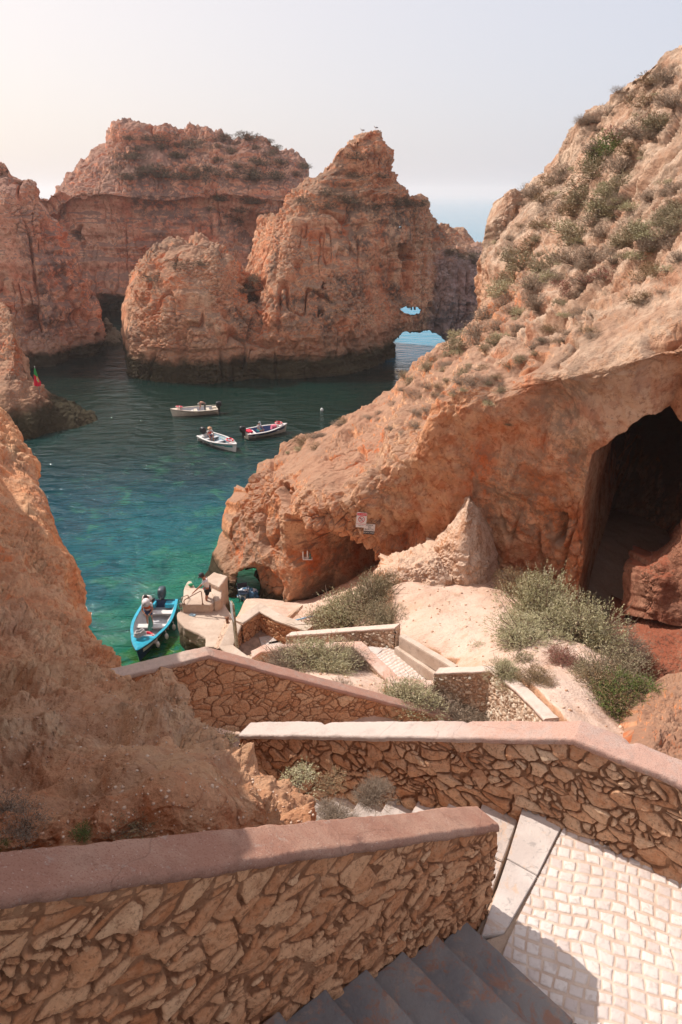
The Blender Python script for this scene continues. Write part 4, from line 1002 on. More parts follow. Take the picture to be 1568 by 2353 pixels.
c = n.mix(n.mr(n.noise(p, 2.6, 6, .7), .56, .72, 0, .6), c, (.58, .43, .33))
M_cob = n.fin(c, .7, n.bump(n.noise(p, 40, 6, .7), 1, .006), .3)
cobbles(t, [(2.34, 5.05), (5.4, 3.0), (5.2, 1.2), (2.0, 2.0), (1.30, 3.55), (1.45, 3.80), (1.62, 4.05)], LZ+.002, .118, R(-20), 401, .0065, relief=.008)
# ------------------------------------------------------------------ middle terraces
def zt_of(pts): return [float(p[2]) for p in pts]
def xy(pts): return [(float(p[0]), float(p[1])) for p in pts]
M_wall2 = M_stone
q = [P(914, 1437, 16.4), P(664, 1456, 19.2)]
wall('short pale stone wall behind the small cobbled terrace', xy(q), zt_of(q), .95, .24, 501, M_cope_pale, res=.022, sx=.17, sy=.12, cw=.30, ct=.07, zb=[6.6, 4.4], relief=.03, smat=M_stone_pale)
q = [P(1004, 1540, 13.75), P(1138, 1535, 12.95), P(1205, 1587, 11.6), P(1268, 1650, 10.3)]
wall('white rubble wall with bent coping at the edge of the sand plateau', xy(q), zt_of(q), 1.0, .22, 511, M_cope_pale, res=.02, sx=.13, sy=.11, cw=.30, ct=.07, zb=[7.2, 7.3, 7.4, 7.6], relief=.034, smat=M_stone_pale)
q = [Z(578, 1504, 5.55), Z(604, 1489, 5.75), Z(822, 1479, 7.15), Z(904, 1560, 7.2), Z(1000, 1575, 7.35), Z(1052, 1607, 7.7)]
wall('low kerb wall with pink coping round the cobbled terrace', xy(q), zt_of(q), .6, .26, 521, M_cope_mix, res=.024, sx=.17, sy=.12, cw=.36, ct=.08, relief=.03, smat=M_stone_pale)
q = [Z(548, 1428, 4.95), Z(597, 1394, 4.9), Z(643, 1420, 5.0), Z(712, 1443, 5.15)]
wall('rough orange stone parapet with concrete top enclosing the sunken yard', xy(q), zt_of(q), 1.2, .3, 531, M_concrete, res=.026, sx=.26, sy=.2, cw=.42, ct=.08, relief=.035)
q = [Z(545, 1426, 4.9), Z(520, 1484, 4.6), Z(556, 1512, 4.7), Z(606, 1530, 5.0)]
wall('low concrete kerb wall curving round the left of the sunken yard', xy(q), zt_of(q), 1.6, .3, 533, M_concrete, res=.03, sx=.26, sy=.2, cw=.45, ct=.1, relief=.02)
t = thing('yard_floor', 'sunken brown earth yard floor inside the rough stone parapet', 'yard floor', Z(610, 1480, 4.02))
fl = [Z(u, v, 4.0) for u, v in ((548, 1470), (589, 1447), (655, 1470), (715, 1480), (690, 1515), (600, 1525), (520, 1490))]
bm = bmesh.new(); add_prism(bm, [(p_[0]-t.location.x, p_[1]-t.location.y) for p_ in fl], -.3, .02)
bm_obj('paving', bm, simple('trodden_earth', (.40, .26, .19), .95, .2, 3, .5, spec=.1), t)
bm = bmesh.new()
for (u, v, w_, d_, a_) in ((620, 1472, .7, .55, .3), (642, 1482, .7, .5, .35), (655, 1492, .6, .5, .2)):
    c_ = Z(u, v, 4.06); add_box(bm, (-w_/2, -d_/2, 0), (w_/2, d_/2, .07), Matrix.Translation((c_[0]-t.location.x, c_[1]-t.location.y, .01)) @ Matrix.Rotation(a_, 4, 'Z'), .01)
bm_obj('slab', bm, M_lime, t)
# steps between yard and terrace
a = Z(838, 1490, 7.0); b = Z(675, 1487, 4.6); dn = (b-a)[:2]; L = np.linalg.norm(dn); dn = dn/L
slab_steps('narrow steps going down behind the low pink kerb wall', a[:2]+np.array([0, .05]), dn, (-dn[1]*-1, dn[0]*-1) if False else (dn[1], -dn[0]), 13, L/13, .185, .95, 7.0, -1, M_lime, w0=-.95)
# small cobbled terrace
t = thing('landing', 'small cobbled terrace inside the pink kerb wall', 'landing', Z(930, 1530, 7.0))
poly = [Z(u, v, 7.02)[:2] for u, v in ((826, 1487), (880, 1487), (915, 1492), (1010, 1556), (1008, 1574), (905, 1560))]
bm = bmesh.new(); add_prism(bm, [(float(p_[0]-t.location.x), float(p_[1]-t.location.y)) for p_ in poly], -.4, -.0)
bm_obj('bed', bm, M_grout, t)
cobbles(t, poly, 7.03, .12, R(35), 433, .02)
bm = bmesh.new(); pl = [Z(u, v, 7.05)[:2] for u, v in ((832, 1486), (856, 1484), (882, 1490), (856, 1512))]
add_prism(bm, [(float(p_[0]-t.location.x), float(p_[1]-t.location.y)) for p_ in pl][::-1], -.02, .035, .006); bm_obj('edge_slab', bm, M_lime, t)
# narrow stair rising to the right of it
t = thing('stair_flight', 'narrow grey steps between two concrete kerbs beside the sand', 'stairs', Z(960, 1500, 7.0))
lo = np.array(t.location)
A0, A1 = Z(912, 1488, 7.1), Z(1006, 1551, 7.3); B0, B1 = Z(926, 1472, 7.15), Z(1040, 1546, 7.5)
NS = 5
for k in range(NS):
    f0, f1 = k/NS, (k+1)/NS
    q_ = [A0*(1-f0)+A1*f0, A0*(1-f1)+A1*f1, B0*(1-f1)+B1*f1, B0*(1-f0)+B1*f0]; z_ = 7.02+.3*f1
    bm = bmesh.new(); add_prism(bm, [(float(p_[0]-lo[0]), float(p_[1]-lo[1])) for p_ in q_], z_-.9-lo[2], z_-lo[2], .012)
    bm_obj('step', bm, M_slab if k % 2 == 0 else M_lime, t)
def kerb(pa, pb, w, h, name, up=0.02):
    bm = bmesh.new(); d = (pb-pa)[:2]; l = np.linalg.norm(d); d = d/l; nn = np.array([-d[1], d[0]])*w/2
    n_ = 14; rows = []
    for i in range(n_+1):
        f = i/n_; c_ = pa*(1-f)+pb*f
        j = .012*mnoise.noise(Vector(c_*3)); rows.append([bm.verts.new((c_[0]+s_*(nn[0]*(1+j*4))-lo[0], c_[1]+s_*(nn[1]*(1+j*4))-lo[1], c_[2]+zz+j-lo[2])) for s_, zz in ((-1, -h), (-1, -.02), (-.88, up), (.88, up), (1, -.02), (1, -h))])
    for i in range(n_):
        for k in range(6): bm.faces.new((rows[i][k], rows[i][(k+1) % 6], rows[i+1][(k+1) % 6], rows[i+1][k]))
    bm.faces.new(rows[0][::-1]); bm.faces.new(rows[-1]); bmesh.ops.recalc_face_normals(bm, faces=bm.faces[:])
    bm_obj(name, bm, M_concrete, t)
kerb(Z(912, 1487, 7.2), Z(1005, 1549, 7.4), .16, .3, 'kerb'); kerb(Z(924, 1460, 7.6), Z(1046, 1533, 7.9), .20, .38, 'kerb')

# ------------------------------------------------------------------ quay
n = NT('quay_concrete'); p = n.pos(); z_ = n.sep(p)[2]; nz = n.sep(n.N('ShaderNodeNewGeometry').outputs['Normal'])[2]
c = n.mix(n.mr(n.noise(p, 1.1, 7, .65), .38, .62), (.50, .38, .30), (.60, .48, .39))
c = n.mix(n.mr(n.noise(p, 5, 8, .75), .52, .7, 0, .6), c, (.40, .29, .22))
zz = n.math('ADD', z_, n.math('MULTIPLY', n.math('SUBTRACT', n.noise(n.scale(p, (1, 1, .35)), 1.3, 6, .65), .5), 1.7))
side = n.mr(nz, .3, .6, 1, 0)
c = n.mix(n.math('MULTIPLY', side, n.mr(zz, .75, 1.0, 1, 0)), c, (.11, .085, .05))
c = n.mix(n.mr(zz, .05, .5, 1, 0), c, (.035, .035, .018))
M_quay = n.fin(c, .9, n.bump(n.math('ADD', n.noise(p, 6, 9, .7), n.math('MULTIPLY', n.vor(p, 14), .2)), 1, .035), .2)
def rough_block(parent, name, poly_uv, ztop, zbot, mat, amp=.05, seed=3, bev=.06):
    """cast concrete block with worn, wavy edges"""
    pl = np.array([Z(u, v, ztop)[:2] for u, v in poly_uv]); c_ = pl.mean(0)
    P2 = []
    for i in range(len(pl)):
        a, b = pl[i], pl[(i+1) % len(pl)]; m = max(2, int(np.linalg.norm(b-a)/.10))
        for k in range(m): P2.append(a*(1-k/m)+b*k/m)
    P2 = np.array(P2); P2 = (np.roll(P2, 1, 0)+2*P2+np.roll(P2, -1, 0))/4
    N_ = len(P2); tang = np.roll(P2, -1, 0)-np.roll(P2, 1, 0); nn = np.stack([tang[:, 1], -tang[:, 0]], 1); nn /= np.linalg.norm(nn, axis=1, keepdims=True)
    if ((P2-c_)*nn).sum(1).mean() < 0: nn = -nn
    hs = np.concatenate([[1, 1], np.linspace(.985, 0, int((ztop-zbot)/.09)+2)]); ins = np.concatenate([[bev, bev*.35], np.zeros(len(hs)-2)])
    V = []
    for h_, i_ in zip(hs, ins):
        zc = zbot+(ztop-zbot)*h_-(0 if i_ > bev*.5 else (bev*.25 if i_ > 0 else bev*.5*(h_ > .97)))
        q3 = np.concatenate([P2, np.full((N_, 1), zc)], 1)
        d_ = amp*fbm(q3/.5, 4, seed)+amp*.4*fbm(q3/.12, 3, seed+2)
        V.append(np.concatenate([P2+nn*(d_[:, None]-i_), np.full((N_, 1), zc)+ (amp*.25*fbm(q3/.6, 3, seed+9))[:, None]], 1))
    M_ = len(V); V = np.concatenate(V); F = []
    for r_ in range(M_-1):
        for k in range(N_): F.append((r_*N_+k, r_*N_+(k+1) % N_, (r_+1)*N_+(k+1) % N_, (r_+1)*N_+k))
    F.append(tuple(range(N_)))
    me = mesh_np(name, V-np.array(parent.location), F, mat, smooth=False)
    b = bmesh.new(); b.from_mesh(me); bmesh.ops.triangulate(b, faces=[f for f in b.faces if len(f.verts) > 4]); bmesh.ops.recalc_face_normals(b, faces=b.faces[:]); b.to_mesh(me); b.free()
    return link(name, me, parent)
t = thing('quay', 'small stepped concrete boat quay with stained sides at the water', 'quay', Z(460, 1420, 0))
rough_block(t, 'lower_platform', [(408, 1406), (424, 1403), (489, 1394), (511, 1377), (535, 1415), (530, 1440), (522, 1489), (472, 1487), (473, 1465), (424, 1442), (408, 1424)], 1.4, -1, M_quay, .05, 3)
rough_block(t, 'upper_block', [(417, 1389), (425, 1345), (433, 1334), (441, 1335), (449, 1351), (489, 1353), (494, 1384), (482, 1390)], 1.85, -1, M_quay, .05, 13)
rough_block(t, 'side_block', [(470, 1332), (491, 1313), (524, 1323), (504, 1350)], 2.2, -1, M_quay, .07, 23)
rough_block(t, 'side_block', [(486, 1352), (505, 1345), (511, 1358), (509, 1378), (492, 1384)], 1.95, -1, M_quay, .07, 33)
rough_block(t, 'ramp', [(520, 1487), (531, 1432), (545, 1426), (536, 1480), (560, 1512), (535, 1512)], 2.3, -1, M_quay, .04, 43)
# rubble strip beside it
n_ = 90; uu = np.linspace(0, 1, n_); A = []
for f in uu:
    l = np.array(Z(519-26*f, 1426+66*f, 1.55+1.3*f)); r_ = np.array(Z(533-10*f, 1430+60*f, 1.9+1.2*f)); A.append([l*(1-g)+r_*g for g in np.linspace(0, 1, 36)])
A = np.array(A); q3 = A.reshape(-1, 3); f1, f2 = worley(q3/.16, 5); A[..., 2] += (.11*(.8-f1)+.05*ridged(q3/.1, 3, 5)).reshape(n_, 36)
idx = np.arange(n_*36).reshape(n_, 36); F = np.stack([idx[:-1, :-1], idx[1:, :-1], idx[1:, 1:], idx[:-1, 1:]], 2).reshape(-1, 4)
bo = np.concatenate([A.reshape(-1, 3), A.reshape(-1, 3)-[0, 0, 1.2]]); rim = [(idx[k, 0], idx[k+1, 0]) for k in range(n_-1)]+[(idx[k, -1], idx[k+1, -1]) for k in range(n_-1)]
F = np.concatenate([F, np.array([(a, b, b+n_*36, a+n_*36) for a, b in rim])])
o = link('rubble', mesh_np('rubble', bo, F, M_white)); tag(o, 'strip of pink crushed rubble between the quay and the concrete ramp', 'rubble')
M_steel = simple('galvanised_rail', (.42, .33, .26), .5, .2, 20, .1, metal=.4)
M_rust = simple('rusty_rail', (.23, .10, .055), .75, .3, 25, .3)
def rail(label, pts, mat, r=.022, name='handrail', cat='handrail', group=None):
    pts = [np.array(q_) for q_ in pts]; sm = []
    for i, q_ in enumerate(pts):
        if 0 < i < len(pts)-1:
            a = q_+(pts[i-1]-q_)*min(.3, .09/np.linalg.norm(pts[i-1]-q_)); b = q_+(pts[i+1]-q_)*min(.3, .09/np.linalg.norm(pts[i+1]-q_))
            sm += [a, (a+b+2*q_)/4, b]
        else: sm.append(q_)
    o3 = pts[0]; bm = bmesh.new(); add_tube(bm, [s_-o3 for s_ in sm], r, 8)
    for e in (pts[0], pts[-1]):
        bmesh.ops.create_cone(bm, cap_ends=True, segments=10, radius1=.05, radius2=.05, depth=.012, matrix=Matrix.Translation(Vector(e-o3)+Vector((0, 0, .006))))
    o = bm_obj(name, bm, mat, None, True, o3); tag(o, label, cat, group); return o
b0 = Z(424, 1388, 1.86); b1 = Z(466, 1388, 1.86)
rail('rusty handrail sloping up to the person on the quay', [b0, b0+[0, -.02, .22], P(463, 1357, b1[1]+.02), b1], M_rust, .022)
b0 = Z(417, 1405, 1.41); b1 = Z(461, 1405, 1.41)
rail('pale bent handrail standing at the front of the lower quay platform', [b0, b0+[0, 0, .42], b1+[0, 0, .36], b1], M_steel, .02)
b0 = Z(419, 1387, 1.86); b1 = Z(433, 1372, 1.9)
rail('short hooked rail at the water corner of the upper quay block', [b0, b0+[-.02, .05, .30], b1+[0, 0, .12], b1], M_steel, .02)
# small things lying on the quay
bm = bmesh.new(); add_box(bm, (-.15, -.1, 0), (.15, .1, .02), None, .008); add_box(bm, (-.12, -.075, .02), (.05, .06, .028)); add_box(bm, (.07, -.06, .02), (.12, .06, .04), None, .004)
o = bm_obj('tray', bm, simple('tray_metal', (.45, .62, .72), .35, .1, 20), None, False, Z(443, 1413, 1.41)); o.rotation_euler = (0, 0, -.4); tag(o, 'small pale blue tray lying on the lower quay platform', 'tray')
bm = bmesh.new(); add_ellipsoid(bm, (0, 0, .08), (.12, .09, .08)); add_tube(bm, [(-.12, 0, .08), (-.25, .02, .05), (-.42, .12, .01)], .012, 6)
o = bm_obj('mooring_float', bm, simple('green_plastic', (.02, .35, .16), .4), None, True, Z(439, 1347, 1.87)); tag(o, 'small green float with a cord on the seaward tip of the quay', 'float')
bm = bmesh.new(); add_tube(bm, [(0, 0, -.05), (0, 0, .2)], .06, 10); add_tube(bm, [(0, 0, .2), (0, 0, .26)], .085, 10)
o = bm_obj('mooring_post', bm, M_rust, None, True, Z(523, 1430, 1.95)); tag(o, 'short rusty mooring post beside the rubble strip', 'bollard')
# board standing on the kerb
b0 = Z(545, 1487, 4.55)
t = thing('board', 'tall weathered wooden board standing upright on the concrete kerb', 'board', b0)
bm = bmesh.new(); add_box(bm, (-.035, -.15, 0), (.035, .15, 1.85), None, .006)
bm_obj('panel', bm, simple('weathered_wood', (.30, .25, .17), .85, .35, 7, .5), t)
bm = bmesh.new(); add_box(bm, (-.045, -.16, 1.15), (-.037, .16, 1.87), None, .002); bm_obj('plate', bm, simple('pale_metal', (.62, .66, .70), .35), t)
t.rotation_euler = (R(0), R(-1.5), R(24))
# blue and red railing
a = Z(668, 1426, 3.9); b = Z(735, 1410, 3.9)
a = P(668, 1428, 22.3); b = P(738, 1411, 22.6)
t = thing('railing', 'railing with blue top bar and red balusters behind the big bush', 'railing', (a[0], a[1], a[2]-.85))
bm = bmesh.new(); add_tube(bm, [np.array(a)-np.array(t.location), np.array(b)-np.array(t.location)], .035, 8); bm_obj('top_bar', bm, simple('blue_paint', (.22, .38, .55), .5), t, True)
mr_ = simple('red_paint', (.36, .08, .05), .6)
for k in range(7):
    f = (k+.5)/7; c_ = a*(1-f)+b*f-np.array(t.location); bm = bmesh.new(); add_tube(bm, [c_, c_-[0, 0, .8]], .018, 6); bm_obj('baluster', bm, mr_, t, True)
# leaning slab rock
bm = bmesh.new(); bmesh.ops.create_icosphere(bm, subdivisions=4, radius=1)
for v_ in bm.verts:
    c_ = v_.co.copy(); v_.co = Vector((c_.x*.55, c_.y*.13, c_.z*.10))*(1+.22*mnoise.noise(c_*2.2)+.08*mnoise.noise(c_*6))
o = bm_obj('rock_slab', bm, M_white, None, True, P(672, 1413, 22.9)); o.rotation_euler = (0, R(-42), R(8)); tag(o, 'pale elongated rock slab leaning behind the yard parapet', 'rock')

# surface lookup on the rocks along a photo ray or from above
_bv = {}
def bvh(label):
    if label not in _bv:
        V, F, o = ROCKS[label]
        tri = F if not isinstance(F, np.ndarray) else F.tolist()
        _bv[label] = BVHTree.FromPolygons([tuple(x) for x in V.tolist()], tri)
    return _bv[label]
RIGHT = 'scrub covered cliff rising to the right with a big dark cave'
BANK = 'crumbly orange rock bank with pebbles behind the nearest wall'
def hit(label, u, v):
    r = Vector(ray(u, v)).normalized(); h = bvh(label).ray_cast(Vector((0, 0, EYE)), r)
    return h[0], h[1]
# ------------------------------------------------------------------ signs
def text_mesh(s, size, mat, name, parent, loc, ext=.002, align='CENTER'):
    cu = bpy.data.curves.new(name, 'FONT'); cu.body = s; cu.size = size; cu.extrude = ext; cu.align_x = align; cu.align_y = 'CENTER'; cu.resolution_u = 3
    tmp = bpy.data.objects.new(name, cu); C.objects.link(tmp); dg = bpy.context.evaluated_depsgraph_get()
    me = bpy.data.meshes.new_from_object(tmp.evaluated_get(dg)); bpy.data.objects.remove(tmp)
    me.materials.clear(); me.materials.append(mat); o = link(name, me, parent); o.location = loc; return o
Mw = simple('sign_white', (.72, .68, .66), .5, .05, 9); Mr = simple('sign_red', (.62, .02, .045), .5, .05, 9); Mk = simple('sign_black', (.03, .03, .035), .5, .05, 9); Mp = simple('sign_pale_red', (.75, .38, .40), .5, .05, 9)
def sign_frame(name, label, u, v, w, h, roll, yaw):
    c_ = hit(RIGHT, u, v)[0]
    if c_ is None: c_ = Vector(P(u, v, 24.6))
    c_ = c_-Vector(ray(u, v)).normalized()*.30
    t = thing(name, label, 'sign', c_)
    # sign local frame: x right, y up, z out of the board
    t.rotation_euler = (Matrix.Rotation(yaw, 4, 'Z') @ Matrix.Rotation(R(78), 4, 'X') @ Matrix.Rotation(roll, 4, 'Z')).to_euler()
    bm = bmesh.new(); add_box(bm, (-w/2, -h/2, -.02), (w/2, h/2, 0), None, .003); bm_obj('panel', bm, Mw, t)
    for sx_ in (-1, 1):
        bm = bmesh.new(); add_tube(bm, [(sx_*w*.38, h*.3, -.02), (sx_*w*.38, h*.3, -.38)], .012, 6); bm_obj('bracket', bm, M_steel, t)
    return t
t = sign_frame('notice_sign', 'red and white no diving sign fixed to the rock face', 831, 1195, .40, .60, R(-6), R(4))
bm = bmesh.new(); add_box(bm, (-.19, .18, .001), (.19, .28, .004)); bm_obj('header', bm, Mr, t)
text_mesh('AVISO WARNING', .052, Mw, 'lettering', t, (0, .23, .005))
bm = bmesh.new()
add_tube(bm, [(.115*math.cos(a_), .115*math.sin(a_)+.03, .004) for a_ in np.linspace(0, 2*math.pi, 33)[:-1]], .012, 6, closed=True)
add_tube(bm, [(-.08, .11, .004), (.08, -.05, .004)], .011, 6); bm_obj('prohibition_ring', bm, Mr, t, True)
bm = bmesh.new(); add_tube(bm, [(-.05, .05, .003), (.0, .035, .003), (.04, .07, .003)], .009, 6); add_tube(bm, [(.0, .035, .003), (.03, .0, .003)], .008, 6)
add_tube(bm, [(-.06, -.02, .003), (-.02, -.03, .003), (.02, -.02, .003), (.06, -.03, .003)], .005, 6); bmesh.ops.create_uvsphere(bm, u_segments=8, v_segments=6, radius=.014, matrix=Matrix.Translation((-.066, .055, .003))); bm_obj('diver_symbol', bm, Mk, t, True)
text_mesh('NÃO MERGULHAR', .046, Mr, 'lettering', t, (0, -.165, .003)); text_mesh('NO DIVING', .036, Mk, 'lettering', t, (0, -.225, .003))
t = sign_frame('notice_sign', 'black and white boats area sign below the red one', 849, 1216, .44, .42, R(-6), R(4))
text_mesh('ZONA', .095, Mk, 'lettering', t, (0, .155, .003)); text_mesh('DE', .095, Mk, 'lettering', t, (0, .07, .003)); text_mesh('BARCOS', .095, Mk, 'lettering', t, (0, -.015, .003))
bm = bmesh.new(); add_box(bm, (-.22, -.21, .001), (.22, -.075, .004)); bm_obj('footer', bm, Mk, t)
text_mesh('BOATS AREA', .075, Mw, 'lettering', t, (0, -.142, .006))
# white open frame in the alcove
h_ = hit(RIGHT, 707, 1283)[0] or Vector(P(707, 1283, 27.5))
c_ = h_-Vector(ray(707, 1283)).normalized()*.35
t = thing('shrine_frame', 'small white open frame box on a ledge in the rock alcove', 'frame', c_)
mw2 = simple('white_plastic', (.72, .70, .68), .4, .05)
bm = bmesh.new(); add_box(bm, (-.22, -.12, -.03), (.24, .14, 0), None, .005); bm_obj('shelf', bm, mw2, t)
for x_ in (-.21, .0): bm = bmesh.new(); add_box(bm, (x_-.03, -.03, 0), (x_+.03, .03, .36 if x_ else .40), None, .004); bm_obj('post', bm, mw2, t)
bm = bmesh.new(); add_tube(bm, [(.12, 0, 0), (.12, 0, .22), (.12, 0, .26), (.12, 0, .34)], [.06, .06, .025, .022], 10); bm_obj('bottle', bm, simple('grey_green_glass', (.10, .16, .13), .2), t, True)
# chair and tarpaulin under the little arch
cp = Z(560, 1378, .12); t = thing('chair', 'dark blue metal chair standing in the small arch', 'chair', cp, R(15))
mb = simple('dark_blue_metal', (.015, .03, .06), .4)
for (x_, y_) in ((-.24, -.22), (.24, -.22), (-.24, .22), (.24, .22)):
    bm = bmesh.new(); top_ = .62 if y_ < 0 else .9; add_tube(bm, [(x_, y_, 0), (x_, y_, top_)], .017, 6); bm_obj('leg', bm, mb, t, True)
for x_ in (-.24, .24): bm = bmesh.new(); add_tube(bm, [(x_, -.24, .63), (x_, .22, .63)], .02, 6); bm_obj('armrest', bm, mb, t, True)
bm = bmesh.new(); add_box(bm, (-.23, -.22, .42), (.23, .22, .45), None, .01); bm_obj('seat', bm, mb, t)
bm = bmesh.new(); add_box(bm, (-.23, .20, .62), (.23, .225, .88), None, .01); bm_obj('backrest', bm, mb, t)
bm = bmesh.new(); bmesh.ops.create_icosphere(bm, subdivisions=4, radius=1)
for v_ in bm.verts: v_.co = Vector((v_.co.x*.5, v_.co.y*.35, v_.co.z*.35))*(1+.35*mnoise.noise(v_.co*2.5)+.25*mnoise.noise(v_.co*6))
n = NT('tarpaulin'); p = n.N('ShaderNodeTexCoord').outputs['Object']; mt = n.fin(n.mix(n.mr(n.noise(p, 2.2, 4), .45, .52), (.62, .66, .72), (.05, .16, .30)), .5)
o = bm_obj('tarpaulin', bm, mt, None, False, Z(570, 1366, .25)); tag(o, 'crumpled blue and white tarpaulin heap behind the chair in the arch', 'tarpaulin')

# ------------------------------------------------------------------ people
def skin(name, verts, edges, radii, root, mat, parent, sub=2, smooth=True):
    me = bpy.data.meshes.new(name); me.from_pydata([tuple(float(c) for c in v) for v in verts], edges, []); o = bpy.data.objects.new(name, me); C.objects.link(o)
    md = o.modifiers.new('s', 'SKIN'); md.use_smooth_shade = True
    for i, r_ in enumerate(radii):
        d_ = me.skin_vertices[0].data[i]; d_.radius = (r_, r_) if not isinstance(r_, tuple) else r_; d_.use_root = (i == root)
    sb = o.modifiers.new('d', 'SUBSURF'); sb.levels = sub; sb.render_levels = sub
    dg = bpy.context.evaluated_depsgraph_get(); m2 = bpy.data.meshes.new_from_object(o.evaluated_get(dg)); bpy.data.objects.remove(o)
    m2.materials.clear(); m2.materials.append(mat); return link(name, m2, parent)
SKINM = simple('sunburnt_skin', (.42, .19, .12), .6, .1, 6); SKIN2 = simple('tanned_skin', (.36, .15, .09), .6, .1, 6)
def person(label, loc, rz, J, top, shorts, skinm=SKINM, hat=None, hair=None, vest=None, group=None, shoes=None, trousers=False, size=1.0):
    t = thing('person', label, 'person', loc, rz, group); t.scale = (size,)*3
    V = []; E = []; Rr = []; ix = {}
    def add(k, p_, r_, par=None):
        ix[k] = len(V); V.append(np.array(p_, float)); Rr.append(r_)
        if par: E.append((ix[par], ix[k]))
    add('pel', J['pel'], (.125, .10)); add('ab', (np.array(J['pel'])+np.array(J['chest']))/2, (.115, .095), 'pel'); add('chest', J['chest'], (.14, .10), 'ab')
    add('neck', J['neck'], .055, 'chest'); hd = np.array(J['head']); nk = np.array(J['neck']); up = (hd-nk)/np.linalg.norm(hd-nk)
    add('jaw', hd-up*.05, (.065, .062), 'neck'); add('head', hd+up*.03, (.085, .08), 'jaw'); add('crown', hd+up*.10, (.05, .05), 'head')
    fw = np.array(J.get('face', (1, 0, 0)), float); fw /= np.linalg.norm(fw)
    for s_, y_ in (('L', 1), ('R', -1)):
        add('sh'+s_, J['sh'+s_], .055, 'chest'); add('el'+s_, J['el'+s_], .04, 'sh'+s_); add('wr'+s_, J['wr'+s_], .027, 'el'+s_)
        dr = np.array(J['wr'+s_])-np.array(J['el'+s_]); dr /= np.linalg.norm(dr); pm = np.array(J['wr'+s_])+dr*.07; add('pm'+s_, pm, (.036, .022), 'wr'+s_)
        sd = np.cross(dr, [0, 0, 1.]) if abs(dr[2]) < .9 else np.array([0, 1., 0]); sd /= np.linalg.norm(sd)+1e-9; cu = np.cross(sd, dr)
        for f_, (o_, l_) in enumerate(((-.028, .07), (-.010, .08), (.010, .076), (.027, .06))):
            a_ = pm+sd*o_+dr*.035; add('f%d%s' % (f_, s_), a_, .010, 'pm'+s_); add('g%d%s' % (f_, s_), a_+dr*l_*.6-cu*.012, .009, 'f%d%s' % (f_, s_)); add('h%d%s' % (f_, s_), a_+dr*l_*.8-cu*.035, .008, 'g%d%s' % (f_, s_))
        a_ = pm-sd*.035-dr*.02; add('t'+s_, a_, .011, 'pm'+s_); add('u'+s_, a_+dr*.035-sd*.02, .009, 't'+s_)
        add('hip'+s_, J['hip'+s_], .085, 'pel'); add('kn'+s_, J['kn'+s_], .055, 'hip'+s_); add('an'+s_, J['an'+s_], .036, 'kn'+s_)
        mid = (np.array(J['kn'+s_])*.65+np.array(J['an'+s_])*.35); ft = np.array(J.get('foot', (1, 0, 0)), float); add('to'+s_, np.array(J['an'+s_])+ft*.13+np.array([0, 0, -.05]), (.038, .022), 'an'+s_)
    skin('body', V, E, Rr, 0, skinm, t)
    # face
    hc = hd+up*.01; sdv = np.cross(up, fw); sdv /= np.linalg.norm(sdv); f2 = np.cross(sdv, up)
    for q_ in (-1, 1):
        bm = bmesh.new(); add_ellipsoid(bm, hc+f2*.078+sdv*q_*.03+up*.01, (.011, .011, .011), 8, 6); bm_obj('eye', bm, Mk, t, True)
    bm = bmesh.new(); add_tube(bm, [hc+f2*.075+up*.012, hc+f2*.102-up*.018, hc+f2*.08-up*.03], [.008, .013, .008], 8); bm_obj('nose', bm, skinm, t, True)
    bm = bmesh.new(); add_tube(bm, [hc+f2*.078-up*.055-sdv*.02, hc+f2*.084-up*.055, hc+f2*.078-up*.055+sdv*.02], .005, 6); bm_obj('mouth', bm, simple('lips', (.30, .09, .07), .6), t, True)
    for q_ in (-1, 1):
        bm = bmesh.new(); add_ellipsoid(bm, hc+sdv*q_*.082, (.015, .015, .028), 8, 6); bm_obj('ear', bm, skinm, t, True)
    def sub_skin(nm, keys, edges, rads, mat): skin(nm, [V[ix[k]] if isinstance(k, str) else k for k in keys], edges, rads, 0, mat, t)
    ml = lambda a, b, f: V[ix[a]]*(1-f)+V[ix[b]]*f
    if top:
        sub_skin('shirt', ['pel', 'ab', 'chest', ml('chest', 'neck', .75), 'shL', ml('shL', 'elL', .62), 'shR', ml('shR', 'elR', .62)], [(0, 1), (1, 2), (2, 3), (2, 4), (4, 5), (2, 6), (6, 7)], [(.145, .12), (.135, .115), (.16, .12), .07, .072, .062, .072, .062], top)
    if vest:
        sub_skin('life_vest', [ml('pel', 'chest', .35), 'chest', ml('chest', 'neck', .6)], [(0, 1), (1, 2)], [(.195, .175), (.21, .18), (.15, .13)], vest)
    f = 1.0 if trousers else .48
    if trousers:
        sub_skin('trousers', ['pel', 'hipL', 'knL', ml('knL', 'anL', .9), 'hipR', 'knR', ml('knR', 'anR', .9)], [(0, 1), (1, 2), (2, 3), (0, 4), (4, 5), (5, 6)], [(.145, .125), .11, .08, .065, .11, .08, .065], shorts)
    else:
        sub_skin('shorts', ['pel', 'hipL', ml('hipL', 'knL', .6), 'hipR', ml('hipR', 'knR', .6)], [(0, 1), (1, 2), (0, 3), (3, 4)], [(.148, .125), .108, .088, .108, .088], shorts)
    if shoes:
        for s_ in 'LR':
            a_ = V[ix['an'+s_]]; b_ = V[ix['to'+s_]]; skin('shoe', [a_+[-.03, 0, -.045], (a_+b_)/2+[0, 0, -.03], b_+[.02, 0, 0]], [(0, 1), (1, 2)], [.045, .045, .04], 0, shoes, t)
